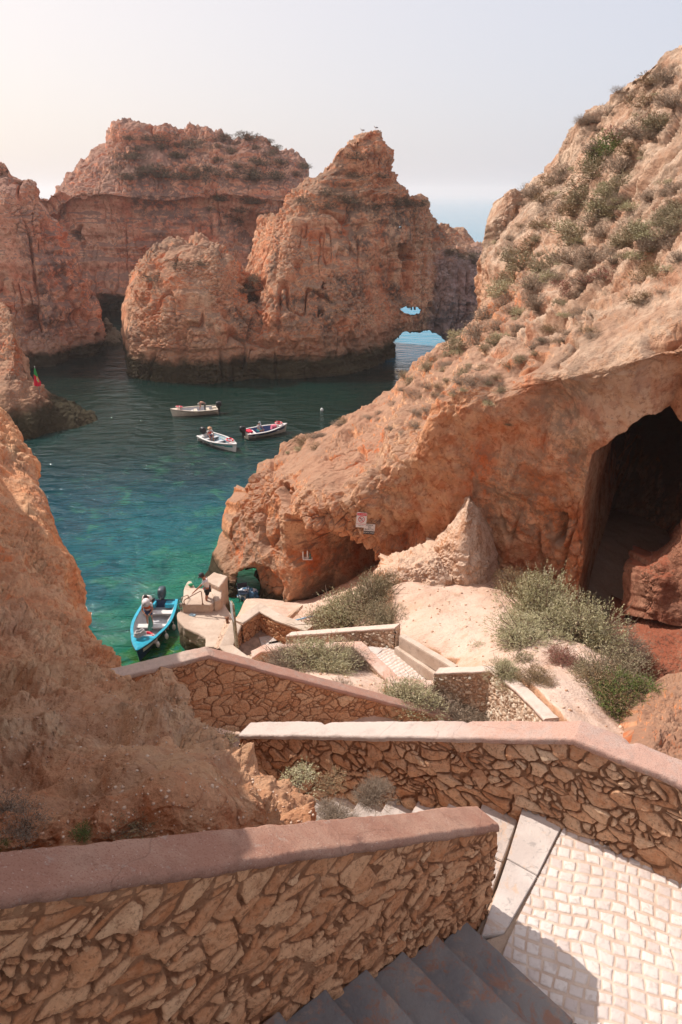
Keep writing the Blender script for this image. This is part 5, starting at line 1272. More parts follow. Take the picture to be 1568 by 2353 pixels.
    if hair:
        bm = bmesh.new(); add_ellipsoid(bm, (0, 0, 0), (.105, .10, .11), 16, 10)
        for v_ in bm.verts: v_.co += v_.co*.12*mnoise.noise(v_.co*30)
        m_ = Matrix([[*f2], [*sdv], [*up]]).transposed().to_4x4(); m_.translation = Vector(hd+up*.035-f2*.022)
        bmesh.ops.transform(bm, matrix=m_, verts=bm.verts); bm_obj('hair', bm, hair, t, True)
    if hat:
        kind, mat = hat; bm = bmesh.new(); m_ = Matrix([[*f2], [*sdv], [*up]]).transposed().to_4x4(); m_.translation = Vector(hd+up*.055)
        if kind == 'brim':
            prof = [(.0, .115), (.06, .11), (.092, .075), (.10, .0), (.19, -.018), (.20, -.012), (.105, .012)]
        else: prof = [(.0, .10), (.05, .092), (.085, .06), (.099, .0), (.10, -.02), (.094, -.02)]
        rings = []
        for r_, z_ in prof: rings.append([bm.verts.new((r_*math.cos(a_)*1.08+.0, r_*math.sin(a_), z_)) for a_ in np.linspace(0, 2*math.pi, 21)[:-1]])
        for i in range(len(rings)-1):
            for k in range(20): bm.faces.new((rings[i][k], rings[i][(k+1) % 20], rings[i+1][(k+1) % 20], rings[i+1][k]))
        if kind == 'cap':
            pts_ = [bm.verts.new((.09+.10*math.cos(a_), .075*math.sin(a_), -.02-.02*math.cos(a_))) for a_ in np.linspace(-1.5, 1.5, 9)]
            bm.faces.new(pts_); r2 = bmesh.ops.extrude_face_region(bm, geom=[bm.faces[-1]] if False else [f_ for f_ in bm.faces if len(f_.verts) == 9])
            bmesh.ops.translate(bm, vec=(0, 0, .006), verts=[g_ for g_ in r2['geom'] if isinstance(g_, bmesh.types.BMVert)])
        bmesh.ops.remove_doubles(bm, verts=bm.verts, dist=1e-5); bmesh.ops.recalc_face_normals(bm, faces=bm.faces[:])
        bmesh.ops.transform(bm, matrix=m_, verts=bm.verts); bm_obj('hat', bm, mat, t, True)
    t['_V'] = 0; del t['_V']
    return t, {k: V[ix[k]] for k in ix}
stand = dict(pel=(0, 0, .92), chest=(.10, 0, 1.22), neck=(.17, 0, 1.38), head=(.27, 0, 1.49), face=(.7, 0, -.6), shL=(.13, .18, 1.34), shR=(.13, -.18, 1.34),
             elL=(.38, .16, 1.12), wrL=(.56, .12, .90), elR=(-.04, -.34, 1.12), wrR=(.06, -.24, .90), hipL=(0, .09, .86), hipR=(0, -.09, .86), knL=(.10, .12, .48), knR=(.06, -.14, .47), anL=(.0, .14, .09), anR=(-.06, -.17, .09))
white = simple('white_cotton', (.70, .67, .68), .8, .06, 12, .3); black = simple('black_cotton', (.015, .016, .022), .8); navy = simple('navy_cotton', (.03, .05, .13), .8)
orange = simple('orange_vest', (.65, .13, .04), .7); grey = simple('grey_cloth', (.10, .10, .10), .85); straw = simple('straw_hat', (.62, .36, .22), .85); redv = simple('coral_vest', (.62, .10, .08), .7); turq = simple('turquoise_cotton', (.06, .42, .42), .8); hairg = simple('grey_hair', (.42, .36, .32), .8)
stand.update(chest=(.06, 0, 1.24), neck=(.11, 0, 1.41), head=(.18, 0, 1.54), shL=(.08, .18, 1.36), shR=(.08, -.18, 1.36), elL=(.32, .16, 1.13), face=(.8, 0, -.5))
fp = Z(481, 1394, 1.41)
t, JJ = person('person in white t-shirt, black shorts and cap leaning to a handrail on the quay', fp, R(195), stand, white, black, hat=('cap', simple('dark_cap', (.04, .045, .055), .7)), hair=simple('dark_hair', (.03, .02, .018), .8), shoes=white, size=1.1)
bm = bmesh.new(); add_ellipsoid(bm, JJ['pmR']+np.array([.02, 0, -.05]), (.07, .05, .07)); o = bm_obj('cloth', bm, simple('red_cloth', (.65, .01, .05), .7), None, True)
o.matrix_world = t.matrix_basis.copy(); tag(o, 'bright red cloth held at the hip of the person on the quay', 'cloth')

# ------------------------------------------------------------------ boats
def loft(rows, mat, name, parent, smooth=True):
    A = np.array(rows); a, b = A.shape[:2]; idx = np.arange(a*b).reshape(a, b)
    F = np.stack([idx[:-1, :-1], idx[1:, :-1], idx[1:, 1:], idx[:-1, 1:]], 2).reshape(-1, 4)
    return link(name, mesh_np(name, A.reshape(-1, 3), F, mat, smooth), parent)
def outboard(parent, x, col, top=.55):
    e = bpy.data.objects.new('outboard_engine', None)
    bm = bmesh.new(); bmesh.ops.create_cube(bm, size=1)
    bmesh.ops.subdivide_edges(bm, edges=bm.edges[:], cuts=3, use_grid_fill=True)
    for v_ in bm.verts:
        c_ = v_.co; nn = c_.normalized()*.62; c_ = c_.lerp(nn, .6); v_.co = Vector((c_.x*.52+x-.16-.03*c_.z, c_.y*.36, c_.z*.50+top+.28))
    eng = bm_obj('outboard_engine', bm, col[0], parent, True)
    bm = bmesh.new(); add_ellipsoid(bm, (x-.16, 0, top+.37), (.205, .145, .115), 14, 8); bm_obj('cowl_top', bm, col[1], eng, True)
    bm = bmesh.new(); add_box(bm, (x-.24, -.07, -.55), (x-.08, .07, top+.05), None, .03); add_ellipsoid(bm, (x-.18, 0, -.5), (.2, .05, .06)); bm_obj('leg', bm, Mk, eng)
    bm = bmesh.new(); add_box(bm, (x-.1, -.13, top-.32), (x+.06, .13, top-.02), None, .02); bm_obj('clamp', bm, Mk, eng)
    bm = bmesh.new(); add_tube(bm, [(x-.02, .02, top+.16), (x+.25, .05, top+.22), (x+.55, .08, top+.22)], [.03, .02, .025], 8); bm_obj('tiller', bm, Mk, eng, True)
    return eng
def ring_buoy(label, loc, rx, ry, R_=.27, r_=.065, group=None, parent=None):
    t = thing('lifebuoy', label, 'lifebuoy', loc, 0, group); t.rotation_euler = (rx, ry, random.random()*2)
    bm = bmesh.new(); add_tube(bm, [(R_*math.cos(a_), R_*math.sin(a_), 0) for a_ in np.linspace(0, 2*math.pi, 25)[:-1]], r_, 10, closed=True); bm_obj('ring', bm, Mr, t, True)
    for k in range(4):
        a0 = k*math.pi/2+.3; bm = bmesh.new(); add_tube(bm, [(R_*math.cos(a0+d_), R_*math.sin(a0+d_), 0) for d_ in (-.12, 0, .12)], r_+.006, 10); bm_obj('band', bm, Mw, t, True)
    bm = bmesh.new(); add_tube(bm, [((R_+r_+.012+.015*math.sin(a_*2+1))*math.cos(a_), (R_+r_+.012)*math.sin(a_), .02*math.cos(4*a_)) for a_ in np.linspace(0, 2*math.pi, 33)[:-1]], .01, 5, closed=True); bm_obj('rope', bm, Mw, t, True)
    return t
def boat(label, bow, stern, B, mats, depth=.55, deck=.2, nth=3, stripe=None, engine=None, group=None, inner=None, rub=None):
    bow = np.array(bow, float); stern = np.array(stern, float); d_ = (bow-stern)[:2]; Ln = float(np.linalg.norm(d_)); ang = math.atan2(d_[1], d_[0]); ctr = (bow+stern)/2
    t = thing('motorboat', label, 'boat', (ctr[0], ctr[1], 0), ang, group)
    hull_m, in_m, gun_m = mats; NS_, NT_ = 44, 14
    def W(s): return B/2*(.86+.14*math.sin(math.pi*min(1, s/.7)))*(1-max(0, (s-.38)/.62)**2.3)+.0
    def G_(s): return depth*.88+.30*max(0, s-.15)**2.0
    def pt(s, f, inset=0, zfl=None):
        w_ = max(0, W(s)-inset); zk = -.18+.25*max(0, s-.8)**1.3*2; zg = G_(s); z_ = zk+(zg-zk)*f; y_ = w_*(f**.38)*(.80+.20*f); x_ = -Ln/2+Ln*s-.38*(1-f)*max(0, s-.55)**2*4.9*.5
        return x_, y_, z_
    ss = np.linspace(0, 1, NS_)
    rows = []
    for s in ss: rows.append([(lambda p_: (p_[0], -p_[1], p_[2]))(pt(s, f)) for f in np.linspace(1, 0, NT_)]+[pt(s, f) for f in np.linspace(0, 1, NT_)[1:]])
    hull = loft(rows, hull_m, 'hull', t)
    tr = rows[0]; bm = bmesh.new(); bm.faces.new([bm.verts.new(Vector(p_)) for p_ in tr]); add_box(bm, (-Ln/2-.001, -W(0)*.93, .05), (-Ln/2+.05, W(0)*.93, depth*.86)); bm_obj('transom', bm, hull_m, t)
    th = .055; fz = .08; rows = []
    s1 = np.linspace(.012, .965, NS_)
    for s in s1:
        r_ = []
        for f in np.linspace(1, .34, 8):
            x_, y_, z_ = pt(s, f, th); r_.append((x_, -max(0, y_), z_))
        x_, y_, z_ = pt(s, .34, th); r2 = [(x_, -y_*.5, fz), (x_, 0, fz), (x_, y_*.5, fz)]
        r_ = r_+r2+[(a_, -b_, c_) for a_, b_, c_ in r_[::-1]]
        rows.append(r_)
    loft(rows, in_m, 'inner_skin', t)
    # gunwale
    for sg in (-1, 1):
        bm = bmesh.new(); prev = None
        for s in ss:
            x_, y_, z_ = pt(s, 1); yi = max(0.0, y_-.11); yo = y_+.03
            q_ = [bm.verts.new((x_, sg*yo, z_-.05)), bm.verts.new((x_, sg*yo, z_+.015)), bm.verts.new((x_, sg*yi, z_+.02)), bm.verts.new((x_, sg*yi, z_-.03))]
            if prev:
                for k in range(4): bm.faces.new((prev[k], prev[(k+1) % 4], q_[(k+1) % 4], q_[k]))
            prev = q_
        bmesh.ops.recalc_face_normals(bm, faces=bm.faces[:]); bm_obj('gunwale', bm, gun_m, t)
        bm = bmesh.new(); add_tube(bm, [(pt(s, 1)[0], sg*(pt(s, 1)[1]+.035), pt(s, 1)[2]-.045) for s in ss], .018, 6); bm_obj('rub_rail', bm, rub or Mk, t, True)
        if stripe:
            rw = []
            for s in np.linspace(.03, .93, 40): rw.append([(lambda p_: (p_[0], sg*(p_[1]+.006), p_[2]))(pt(s, f)) for f in (.62, .70, .78, .84)])
            loft(rw, stripe, 'stripe', t)
        # registration marks on the bow, unreadable in the photo: small dark dashes
    # bow deck
    s0 = 1-deck; rw = []
    for s in np.linspace(s0, .995, 14):
        x_, y_, z_ = pt(s, 1); rw.append([(x_, -y_+.02, z_+.022), (x_, -y_*.5, z_+.035), (x_, 0, z_+.04), (x_, y_*.5, z_+.035), (x_, y_-.02, z_+.022)])
    loft(rw, gun_m, 'bow_deck', t)
    bm = bmesh.new(); x_, y_, z_ = pt(s0, 1); add_box(bm, (x_-.02, -y_*.95, z_-.16), (x_+.02, y_*.95, z_+.03)); bm_obj('deck_beam', bm, gun_m, t)
    for k in range(nth):
        s = .20+.52*k/max(1, nth-1); x_, y_, z_ = pt(s, 1, th); bm = bmesh.new(); add_box(bm, (x_-.16, -y_+.01, .33), (x_+.16, y_-.01, .37), None, .01); add_box(bm, (x_-.14, -y_*.9, fz), (x_-.12, y_*.9, .33)); bm_obj('thwart', bm, inner or gun_m, t)
    for sg in (-1, 1):
        bm = bmesh.new(); x_, y_, z_ = pt(.0, 1, th); add_box(bm, (-Ln/2+.03, sg*y_*.35-.02 if sg > 0 else -y_+.02, .26), (-Ln/2+.42, y_-.02 if sg > 0 else -y_*.35+.02, depth*.80), None, .02)
        bm_obj('stern_locker', bm, gun_m, t)
    if engine: outboard(t, -Ln/2-.02, engine, depth*.9)
    return t, Ln, ang, ctr, pt
def bpos(t, x, y, z):
    a_ = t.rotation_euler.z; l = t.location; return (l.x+x*math.cos(a_)-y*math.sin(a_), l.y+x*math.sin(a_)+y*math.cos(a_), z)
cream = simple('cream_gelcoat', (.66, .58, .48), .35, .06, 3); whiteg = simple('white_gelcoat', (.70, .68, .66), .35, .05, 3); cyan = simple('cyan_paint', (.02, .36, .52), .4, .12, 5); dblue = simple('dark_blue_paint', (.015, .06, .20), .4); lgrey = simple('pale_grey_paint', (.52, .52, .54), .5, .08, 4); tealp = simple('teal_paint', (.05, .30, .30), .4); pblue = simple('pale_blue_paint', (.30, .42, .48), .5)
eng1 = (simple('engine_grey', (.05, .08, .10), .35), simple('engine_blue_grey', (.22, .30, .35), .35)); eng2 = (simple('engine_black', (.02, .022, .026), .35), simple('engine_dark', (.05, .05, .055), .3))
# blue boat at the quay
b1, L1, a1, c1, pt1 = boat('turquoise blue fishing boat with white benches moored at the quay', Z(314, 1492, .80), Z(372, 1378, .5), 1.85, (simple('navy_hull', (.02, .05, .12), .4), lgrey, cyan), .6, .26, 3, stripe=whiteg, engine=eng1, inner=whiteg)
rp = thing('rope_coil', 'grey coil of thick rope on the bow deck of the blue boat', 'rope', bpos(b1, L1*.27, -.12, .80))
bm = bmesh.new(); pts_ = []
for k in range(110):
    a_ = k*.35; r_ = .22+.05*math.sin(k*.7)-.0006*k; pts_.append((r_*math.cos(a_), r_*math.sin(a_), .03+.0018*k+.02*math.sin(k*1.3)))
add_tube(bm, pts_, .035, 7); add_tube(bm, [(-.1, -.1, .1), (.25, -.05, .05), (.5, .02, .04), (.62, .0, .03)], .015, 6); bm_obj('rope', bm, simple('grey_rope', (.50, .48, .47), .85, .15, 30, .5), rp, True)
ring_buoy('red lifebuoy lying behind the bow deck of the blue boat', bpos(b1, L1*.19, .05, .47), .15, .1)
for k, (x_, s_) in enumerate(((1.25, 1), (.55, 1), (-.25, 1), (-2.2, 1))):
    x0_, y0_, z0_ = pt1(.5+x_/L1, 1); bm = bmesh.new(); add_ellipsoid(bm, (0, 0, 0), (.09, .09, .16), 12, 10); add_tube(bm, [(0, 0, .15), (0, -.05, .34)], .012, 6)
    o = bm_obj('fender', bm, whiteg, None, True, bpos(b1, x_, (y0_+.13), z0_-.32)); tag(o, ['white fender nearest the bow on the quay side of the blue boat', 'second white fender from the bow of the blue boat', 'third white fender from the bow of the blue boat', 'white fender at the stern corner of the blue boat'][k], 'fender', 'fenders hung on the blue boat')
standb = dict(pel=(0, 0, .92), chest=(.07, 0, 1.22), neck=(.13, 0, 1.38), head=(.24, 0, 1.47), face=(.6, 0, -.8), shL=(.09, .19, 1.34), shR=(.09, -.19, 1.34), elL=(.22, .24, 1.06), wrL=(.40, .12, .93), elR=(.22, -.24, 1.06), wrR=(.40, -.10, .93), hipL=(0, .09, .86), hipR=(0, -.09, .86), knL=(.03, .11, .47), knR=(.04, -.1, .47), anL=(.0, .12, .09), anR=(-.02, -.12, .09))
t, JJ = person('person in white hat and orange life vest standing in the blue boat', bpos(b1, -.55, -.18, .10), a1+R(8), standb, white, navy, hat=('brim', white), vest=orange)
# green net held in the hands
bm = bmesh.new(); rows = []
for i in range(22):
    f = i/21; rr = []
    for k in range(18):
        a_ = 2*math.pi*k/18; r_ = .05+.13*f+.03*math.sin(5*a_+f*3); rr.append((r_*math.cos(a_)*.7+.03*math.sin(f*4), r_*math.sin(a_), -.78*f))
    rows.append(rr+[rr[0]])
o = loft(rows, simple('green_net', (.10, .30, .25), .9, .25, 30, .8), 'fishing_net', None); hl = t.matrix_basis @ Vector(JJ['pmL']); o.location = hl+Vector((0, 0, .02)); tag(o, 'green fishing net hanging from the hands of the person in the blue boat', 'net')
crouch = dict(pel=(0, 0, .48), chest=(.24, 0, .80), neck=(.36, 0, .90), head=(.47, 0, .93), face=(.5, 0, -.9), shL=(.30, .18, .86), shR=(.30, -.18, .86), elL=(.46, .22, .62), wrL=(.56, .12, .42), elR=(.46, -.22, .62), wrR=(.56, -.12, .42), hipL=(0, .10, .46), hipR=(0, -.10, .46), knL=(.38, .15, .46), knR=(.38, -.15, .46), anL=(.22, .14, .09), anR=(.22, -.14, .09))
person('person with black hair and white shirt bending at the blue boat stern', bpos(b1, -1.75, -.38, .34), a1+R(-10), crouch, white, black, hair=simple('black_hair', (.012, .012, .014), .7))
# three boats in the cove
b2, L2, a2, c2, pt2 = boat('cream open boat with a bent over boatman, farthest of the three', Z(391, 939, .75), Z(499, 936, .5), 1.8, (cream, lgrey, cream), .58, .2, 3, engine=eng2, inner=cream, group=None)
ring_buoy('red lifebuoy on the bow of the farthest cream boat', bpos(b2, L2*.30, 0, .86), .1, .2)
bend = dict(pel=(0, 0, .90), chest=(.26, 0, 1.08), neck=(.42, 0, 1.02), head=(.53, 0, .92), face=(.1, 0, -1), shL=(.34, .18, 1.05), shR=(.34, -.18, 1.05), elL=(.42, .2, .78), wrL=(.48, .16, .52), elR=(.40, -.22, .80), wrR=(.46, -.16, .54), hipL=(0, .10, .84), hipR=(0, -.10, .84), knL=(.02, .12, .47), knR=(.02, -.12, .47), anL=(-.02, .13, .09), anR=(-.02, -.13, .09))
person('person with bare red arms and dark trousers bending over in the farthest cream boat', bpos(b2, -1.05, .1, .10), a2, bend, simple('brown_shirt', (.33, .20, .16), .85), grey, SKIN2, hair=hairg, trousers=True)
bm = bmesh.new(); add_tube(bm, [(0, 0, 0), (0, 0, .26)], [.13, .15], 14); o = bm_obj('bucket', bm, whiteg, None, True, bpos(b2, .1, -.2, .10)); tag(o, 'white bucket on the floor of the farthest cream boat', 'bucket')
bm = bmesh.new(); add_ellipsoid(bm, (0, 0, .12), (.38, .16, .12)); o = bm_obj('bag', bm, dblue, None, True, bpos(b2, -.35, -.1, .12)); tag(o, 'dark blue bag beside the bending boatman', 'bag')
b3, L3, a3, c3, pt3 = boat('white open boat with a teal stripe, nearest of the three in the cove', Z(544, 1019, .78), Z(470, 997, .5), 1.8, (whiteg, pblue, whiteg), .58, .2, 3, stripe=tealp, engine=eng2, inner=lgrey)
ring_buoy('red lifebuoy on the bow of the teal striped boat', bpos(b3, L3*.30, 0, .86), .1, .1)
sit = dict(pel=(0, 0, .50), chest=(.04, 0, .82), neck=(.07, 0, .98), head=(.13, 0, 1.11), face=(1, 0, -.3), shL=(.05, .19, .94), shR=(.05, -.19, .94), elL=(.16, .25, .68), wrL=(.38, .18, .58), elR=(.14, -.26, .68), wrR=(.36, -.18, .57), hipL=(.02, .10, .46), hipR=(.02, -.10, .46), knL=(.42, .13, .48), knR=(.42, -.13, .48), anL=(.46, .13, .09), anR=(.40, -.13, .09))
person('person in straw hat and coral life vest seated in the teal striped boat', bpos(b3, -L3/2+.75, .05, .05), a3+R(-15), sit, white, navy, hat=('brim', straw), vest=redv)
for k in range(2):
    bm = bmesh.new(); add_tube(bm, [(-1.1, 0, 0), (.7, 0, .02)], .02, 7); add_box(bm, (.7, -.07, .005), (1.15, .07, .03), None, .008)
    o = bm_obj('oar', bm, simple('oar_wood' if k == 0 else 'oar_blue', (.60, .62, .30) if k == 0 else (.06, .20, .42), .6), None, False, bpos(b3, .45, .48-.10*k, .42)); o.rotation_euler = (0, 0, a3+R(-4+3*k)); tag(o, 'yellow oar lying along the teal striped boat' if k == 0 else 'blue oar lying beside the yellow one', 'oar')
b4, L4, a4, c4, pt4 = boat('cream boat with a navy stripe and blue inside, rightmost in the cove', Z(660, 971, .78), Z(563, 993, .5), 1.85, (cream, dblue, whiteg), .58, .22, 2, stripe=dblue, engine=eng2, inner=whiteg)
ring_buoy('orange red lifebuoy on the bow of the navy striped boat', bpos(b4, L4*.30, 0, .87), .1, .1)
person('person in white t-shirt and grey cap seated in the navy striped boat', bpos(b4, -L4/2+1.25, -.05, .05), a4+R(-60), sit, white, turq, hat=('cap', simple('grey_cap', (.40, .42, .44), .8)))
bm = bmesh.new(); add_box(bm, (-.25, -.4, 0), (.25, .4, .1), None, .03); o = bm_obj('cushion', bm, simple('red_cushion', (.62, .01, .05), .7), None, False, bpos(b4, -L4/2+.42, .1, .47)); o.rotation_euler = (0, 0, a4); tag(o, 'red cushion on the stern of the navy striped boat', 'cushion')
for k in range(3):
    bm = bmesh.new(); add_box(bm, (-.05, -.2, 0), (.05, .2, .42), None, .03); o = bm_obj('life_jacket', bm, simple('pink_jacket', (.75, .20, .28), .7), None, False, bpos(b4, L4*.12+.17*k, 0, .36)); o.rotation_euler = (0, R(12), a4)
    tag(o, 'pink life jackets standing in a row in the navy striped boat', 'life jacket', 'pink life jackets in the navy striped boat')
bm = bmesh.new(); add_ellipsoid(bm, (0, 0, .08), (.16, .16, .2)); add_tube(bm, [(0, 0, .25), (0, 0, .36)], .02, 6); o = bm_obj('mooring_buoy', bm, whiteg, None, True, Z(740, 944, 0)); tag(o, 'small white mooring buoy alone in the dark water', 'buoy')
# ------------------------------------------------------------------ flag
fb = P(89.5, 893, 58.2); ft_ = P(89.2, 843, 58.2)
t = thing('flag', 'green and red flag with a yellow crest hanging on its pole on the rock spit', 'flag', fb)
H_ = ft_[2]-fb[2]
bm = bmesh.new(); add_tube(bm, [(0, 0, -.4), (0, 0, H_)], .02, 8); add_ellipsoid(bm, (0, 0, H_+.03), (.045, .045, .045)); bm_obj('pole', bm, simple('pole_grey', (.5, .48, .45), .5), t, True)
rows = []; cc = []
for i in range(46):
    f = i/45; rr = []
    for k in range(34):
        g = k/33; wd = .06+.30*f**.9+(.12*math.exp(-((f-.80)/.13)**2) if g > .5 else 0); x_ = (g-.5)*2*wd*.85; y_ = -.06-.10*f*abs(math.sin(g*math.pi*2.5+.6))
        z_ = H_-.12-f*(H_-.42)-.10*(1-abs(g-.5)*2)*f; rr.append((x_, y_, z_)); 
        green_ = f < .42+.16*(g-.5); e = math.hypot((g-.72)/.20, (f-.60)/.18); col_ = (.02, .30, .06) if green_ else (.70, .005, .04)
        if e < 1 : col_ = (.55, .42, .10)
        if math.hypot((g-.66)/.10, (f-.60)/.08) < 1: col_ = (.70, .62, .55)
        if math.hypot((g-.66)/.04, (f-.60)/.035) < 1: col_ = (.55, .03, .05)
        cc.append(col_)
    rows.append(rr)
n = NT('flag_cloth'); mfl = n.fin(n.attr('fabric').outputs['Color'], .75); fo = loft(rows, mfl, 'cloth', t); vcol(fo.data, 'fabric', np.array(cc))
sm = fo.modifiers.new('t', 'SOLIDIFY'); sm.thickness = .006
# ------------------------------------------------------------------ gulls
def gull(label, u, v, d_, rz):
    b = Vector(P(u, v, d_)); t = thing('gull', label, 'bird', b, rz, 'gulls resting on the stacks')
    bm = bmesh.new(); add_tube(bm, [(-.30, 0, .17), (-.18, 0, .19), (0, 0, .22), (.12, 0, .27), (.17, 0, .34), (.19, 0, .39), (.23, 0, .40), (.27, 0, .385)], [.012, .05, .085, .07, .045, .045, .03, .008], 10); bm_obj('body', bm, whiteg, t, True)
    bm = bmesh.new(); add_ellipsoid(bm, (-.07, 0, .24), (.22, .088, .065)); bm_obj('wings', bm, simple('gull_grey', (.16, .17, .2), .7), t, True)
    bm = bmesh.new(); add_tube(bm, [(0, .03, .2), (0, .03, -.05)], .008, 5); add_tube(bm, [(0, -.03, .2), (0, -.03, -.05)], .008, 5); bm_obj('legs', bm, straw, t, True)
MIDS = 'orange sea stack with a sharp pinnacle and a natural arch at its right end'; FARS = 'huge flat topped orange headland standing far behind the cove'
def top_of(label, u, v0, dd=0):
    for k in range(40):
        h = hit(label, u, v0+k*1.0)
        if h[0] is not None: return v0+k*1.0, h[0].y
    return v0+15, 90
for lb, rk, u_, v_, rz_ in (('small gull on the left tip of the pinnacle', MIDS, 833, 296, R(170)), ('dark winged gull on the right tip of the pinnacle', MIDS, 864, 296, R(165)), ('gull standing on the left brow of the far headland', FARS, 284, 276, R(10))):
    vv, yy = top_of(rk, u_, v_); gull(lb, u_, vv-1, yy+.2, rz_)
# ------------------------------------------------------------------ plants
def leaf_mat(name, cols):
    n = NT(name); a = n.attr('leaf'); sv = n.sep(a.outputs['Vector'])
    c = n.ramp(sv[0], [(i/(len(cols)-1), c_) for i, c_ in enumerate(cols)])
    n.b.inputs['Subsurface Weight'].default_value = 0
    return n.fin(c, .8, None, .15)
M_sage = leaf_mat('sage_leaves', [(.25, .225, .11), (.35, .32, .18), (.45, .40, .25), (.52, .46, .32)])
M_olive = leaf_mat('olive_leaves', [(.16, .13, .07), (.25, .21, .125), (.33, .27, .17), (.40, .31, .22)])
M_dry = leaf_mat('dry_twigs', [(.16, .115, .08), (.25, .185, .135), (.35, .27, .205), (.24, .20, .14)])
M_redl = leaf_mat('reddish_leaves', [(.20, .06, .05), (.30, .10, .09), (.22, .15, .08), (.32, .16, .12)])
M_brown = leaf_mat('brown_leaves', [(.22, .13, .07), (.30, .18, .10), (.22, .18, .10), (.36, .24, .15)])
M_green = leaf_mat('green_leaves', [(.06, .09, .025), (.10, .14, .04), (.15, .18, .05), (.24, .18, .08)])
M_farscrub = leaf_mat('dark_scrub_leaves', [(.09, .06, .04), (.14, .09, .06), (.13, .11, .06), (.19, .13, .09)])
M_twig = simple('twig_bark', (.23, .16, .11), .9, .2, 20)
def shrub_mesh(name, seed, mat, rx=1, rz=.8, nbr=60, nleaf=5200, ls=.045, droop=.2, bare=.0, upright=.5, clump=9, elong=1.8, rag=.35):
    """bush built of many forking twigs carrying small leaves; unit sized about rx"""
    rg = np.random.default_rng(seed)
    # lobes
    cl = rg.normal(size=(clump, 3)); cl /= np.linalg.norm(cl, axis=1, keepdims=True); cl[:, 2] = np.abs(cl[:, 2])*.9+.12
    cl = cl*rg.uniform(.35, .72, (clump, 1)); cr_ = rg.uniform(.24, .46, clump)
    k = rg.integers(0, clump, nleaf); d_ = rg.normal(size=(nleaf, 3)); d_ /= np.linalg.norm(d_, axis=1, keepdims=True)
    rr = rg.uniform(.25, 1, nleaf)**.45*(1+rag*rg.uniform(-.4, 1, nleaf)**3)
    # group leaves along short sprigs
    ns = nleaf//7; spr = d_[:ns]*(rr[:ns, None])*cr_[k[:ns], None]+cl[k[:ns]]; sd = d_[:ns]*.8+np.array([0, 0, upright])+rg.normal(size=(ns, 3))*.35; sd /= np.linalg.norm(sd, axis=1, keepdims=True)
    sl = ls*rg.uniform(2, 5, ns)
    pi = np.repeat(np.arange(ns), 7); t = np.tile(np.linspace(0, 1, 7), ns)
    P_ = spr[pi]+sd[pi]*(sl[pi]*t)[:, None]; P_[:, 2] -= droop*ls*t*3*0
    ld = sd[pi]*.7+rg.normal(size=(len(pi), 3))*.6; ld /= np.linalg.norm(ld, axis=1, keepdims=True)
    sv = np.cross(ld, rg.normal(size=(len(pi), 3))); sv /= np.linalg.norm(sv, axis=1, keepdims=True)
    L_ = ls*rg.uniform(.5, 1.2, len(pi))[:, None]
    A = P_-sv*L_/elong/2; B = P_+sv*L_/elong/2; Cc = P_+ld*L_+sv*L_/elong*.15; D = P_+ld*L_-sv*L_/elong*.15
    V = np.stack([A, B, Cc, D], 1).reshape(-1, 3)
    V[:, 2] = np.maximum(V[:, 2], .0); V[:, 2] *= rz; V[:, :2] *= rx
    F = np.arange(len(V)).reshape(-1, 4)
    lc = np.repeat(np.clip(np.repeat(rg.uniform(0, 1, ns), 7)*.7+rg.uniform(0, .3, len(pi)), 0, 1), 4)
    me = mesh_np(name, V, F, mat, False); vcol(me, 'leaf', np.stack([lc, lc, lc], 1))
    # stems
    bm = bmesh.new()
    for i in range(nbr):
        j = rg.integers(0, clump); e = cl[j]+rg.normal(size=3)*cr_[j]*.55; e[2] = max(e[2], .1); e = e*np.array([rx, rx, rz]); m = e*.5+rg.normal(size=3)*.06*rx; m[2] = abs(m[2])*.8
        add_tube(bm, [(rg.normal()*.04*rx, rg.normal()*.04*rx, -.05), m, e, e*(1.12+bare*rg.uniform(0, .5))+rg.normal(size=3)*.05*rx], [.016*rx**.5, .011*rx**.5, .006*rx**.5, .002], 4, caps=False)
    ms = bpy.data.meshes.new(name+'_stems'); bm.to_mesh(ms); bm.free(); ms.materials.append(M_twig)
    return me, ms
SH = {}
def kind(k):
    if k not in SH:
        base = dict(sage=(M_sage, {}), olive=(M_olive, {}), dry=(M_dry, dict(nleaf=6800, bare=.5, elong=4, nbr=130, ls=.05)), red=(M_redl, dict(upright=.2)), brown=(M_brown, dict(upright=.2)), green=(M_green, {}), far=(M_farscrub, {}))
        big = k.startswith('big_'); kk = k.replace('big_', '').rstrip('2')
        m_, kw = base[kk]; kw = dict(kw)
        if big: kw['nleaf'] = int(kw.get('nleaf', 5200)*4.2); kw['ls'] = .030 if kk != 'dry' else .042; kw['clump'] = 17; kw['nbr'] = 150
        else: kw['nleaf'] = int(kw.get('nleaf', 5200)*.42); kw['ls'] = kw.get('ls', .045)*1.7; kw['clump'] = 7; kw['nbr'] = kw.get('nbr', 60)//2
        SH[k] = shrub_mesh(k, abs(hash(k)) % 1000 if False else sum(map(ord, k)), m_, **kw)
    return SH[k]
def shrub(label, loc, r, k, name='shrub', h=1.0, rz=None, group=None, sq=1.0, tilt=None):
    lf, st = kind(k); t = thing(name, label, 'shrub', loc, random.uniform(0, 6.28) if rz is None else rz, group)
    t.scale = (r, r*sq, r*h)
    if tilt: t.rotation_euler = (tilt[0], tilt[1], t.rotation_euler.z)
    link('foliage', lf, t); link('stems', st, t); return t
def gshrub(label, u, v, z, r, k, **kw):
    p_ = Z(u, v, z); zz = ground_z(p_[0], p_[1]); p_ = Z(u, v, zz) if abs(zz-z) < 1.5 else p_
    p_[2] = ground_z(p_[0], p_[1])-.05 if abs(zz-z) < 1.5 else p_[2]
    return shrub(label, p_, r, k, **kw)
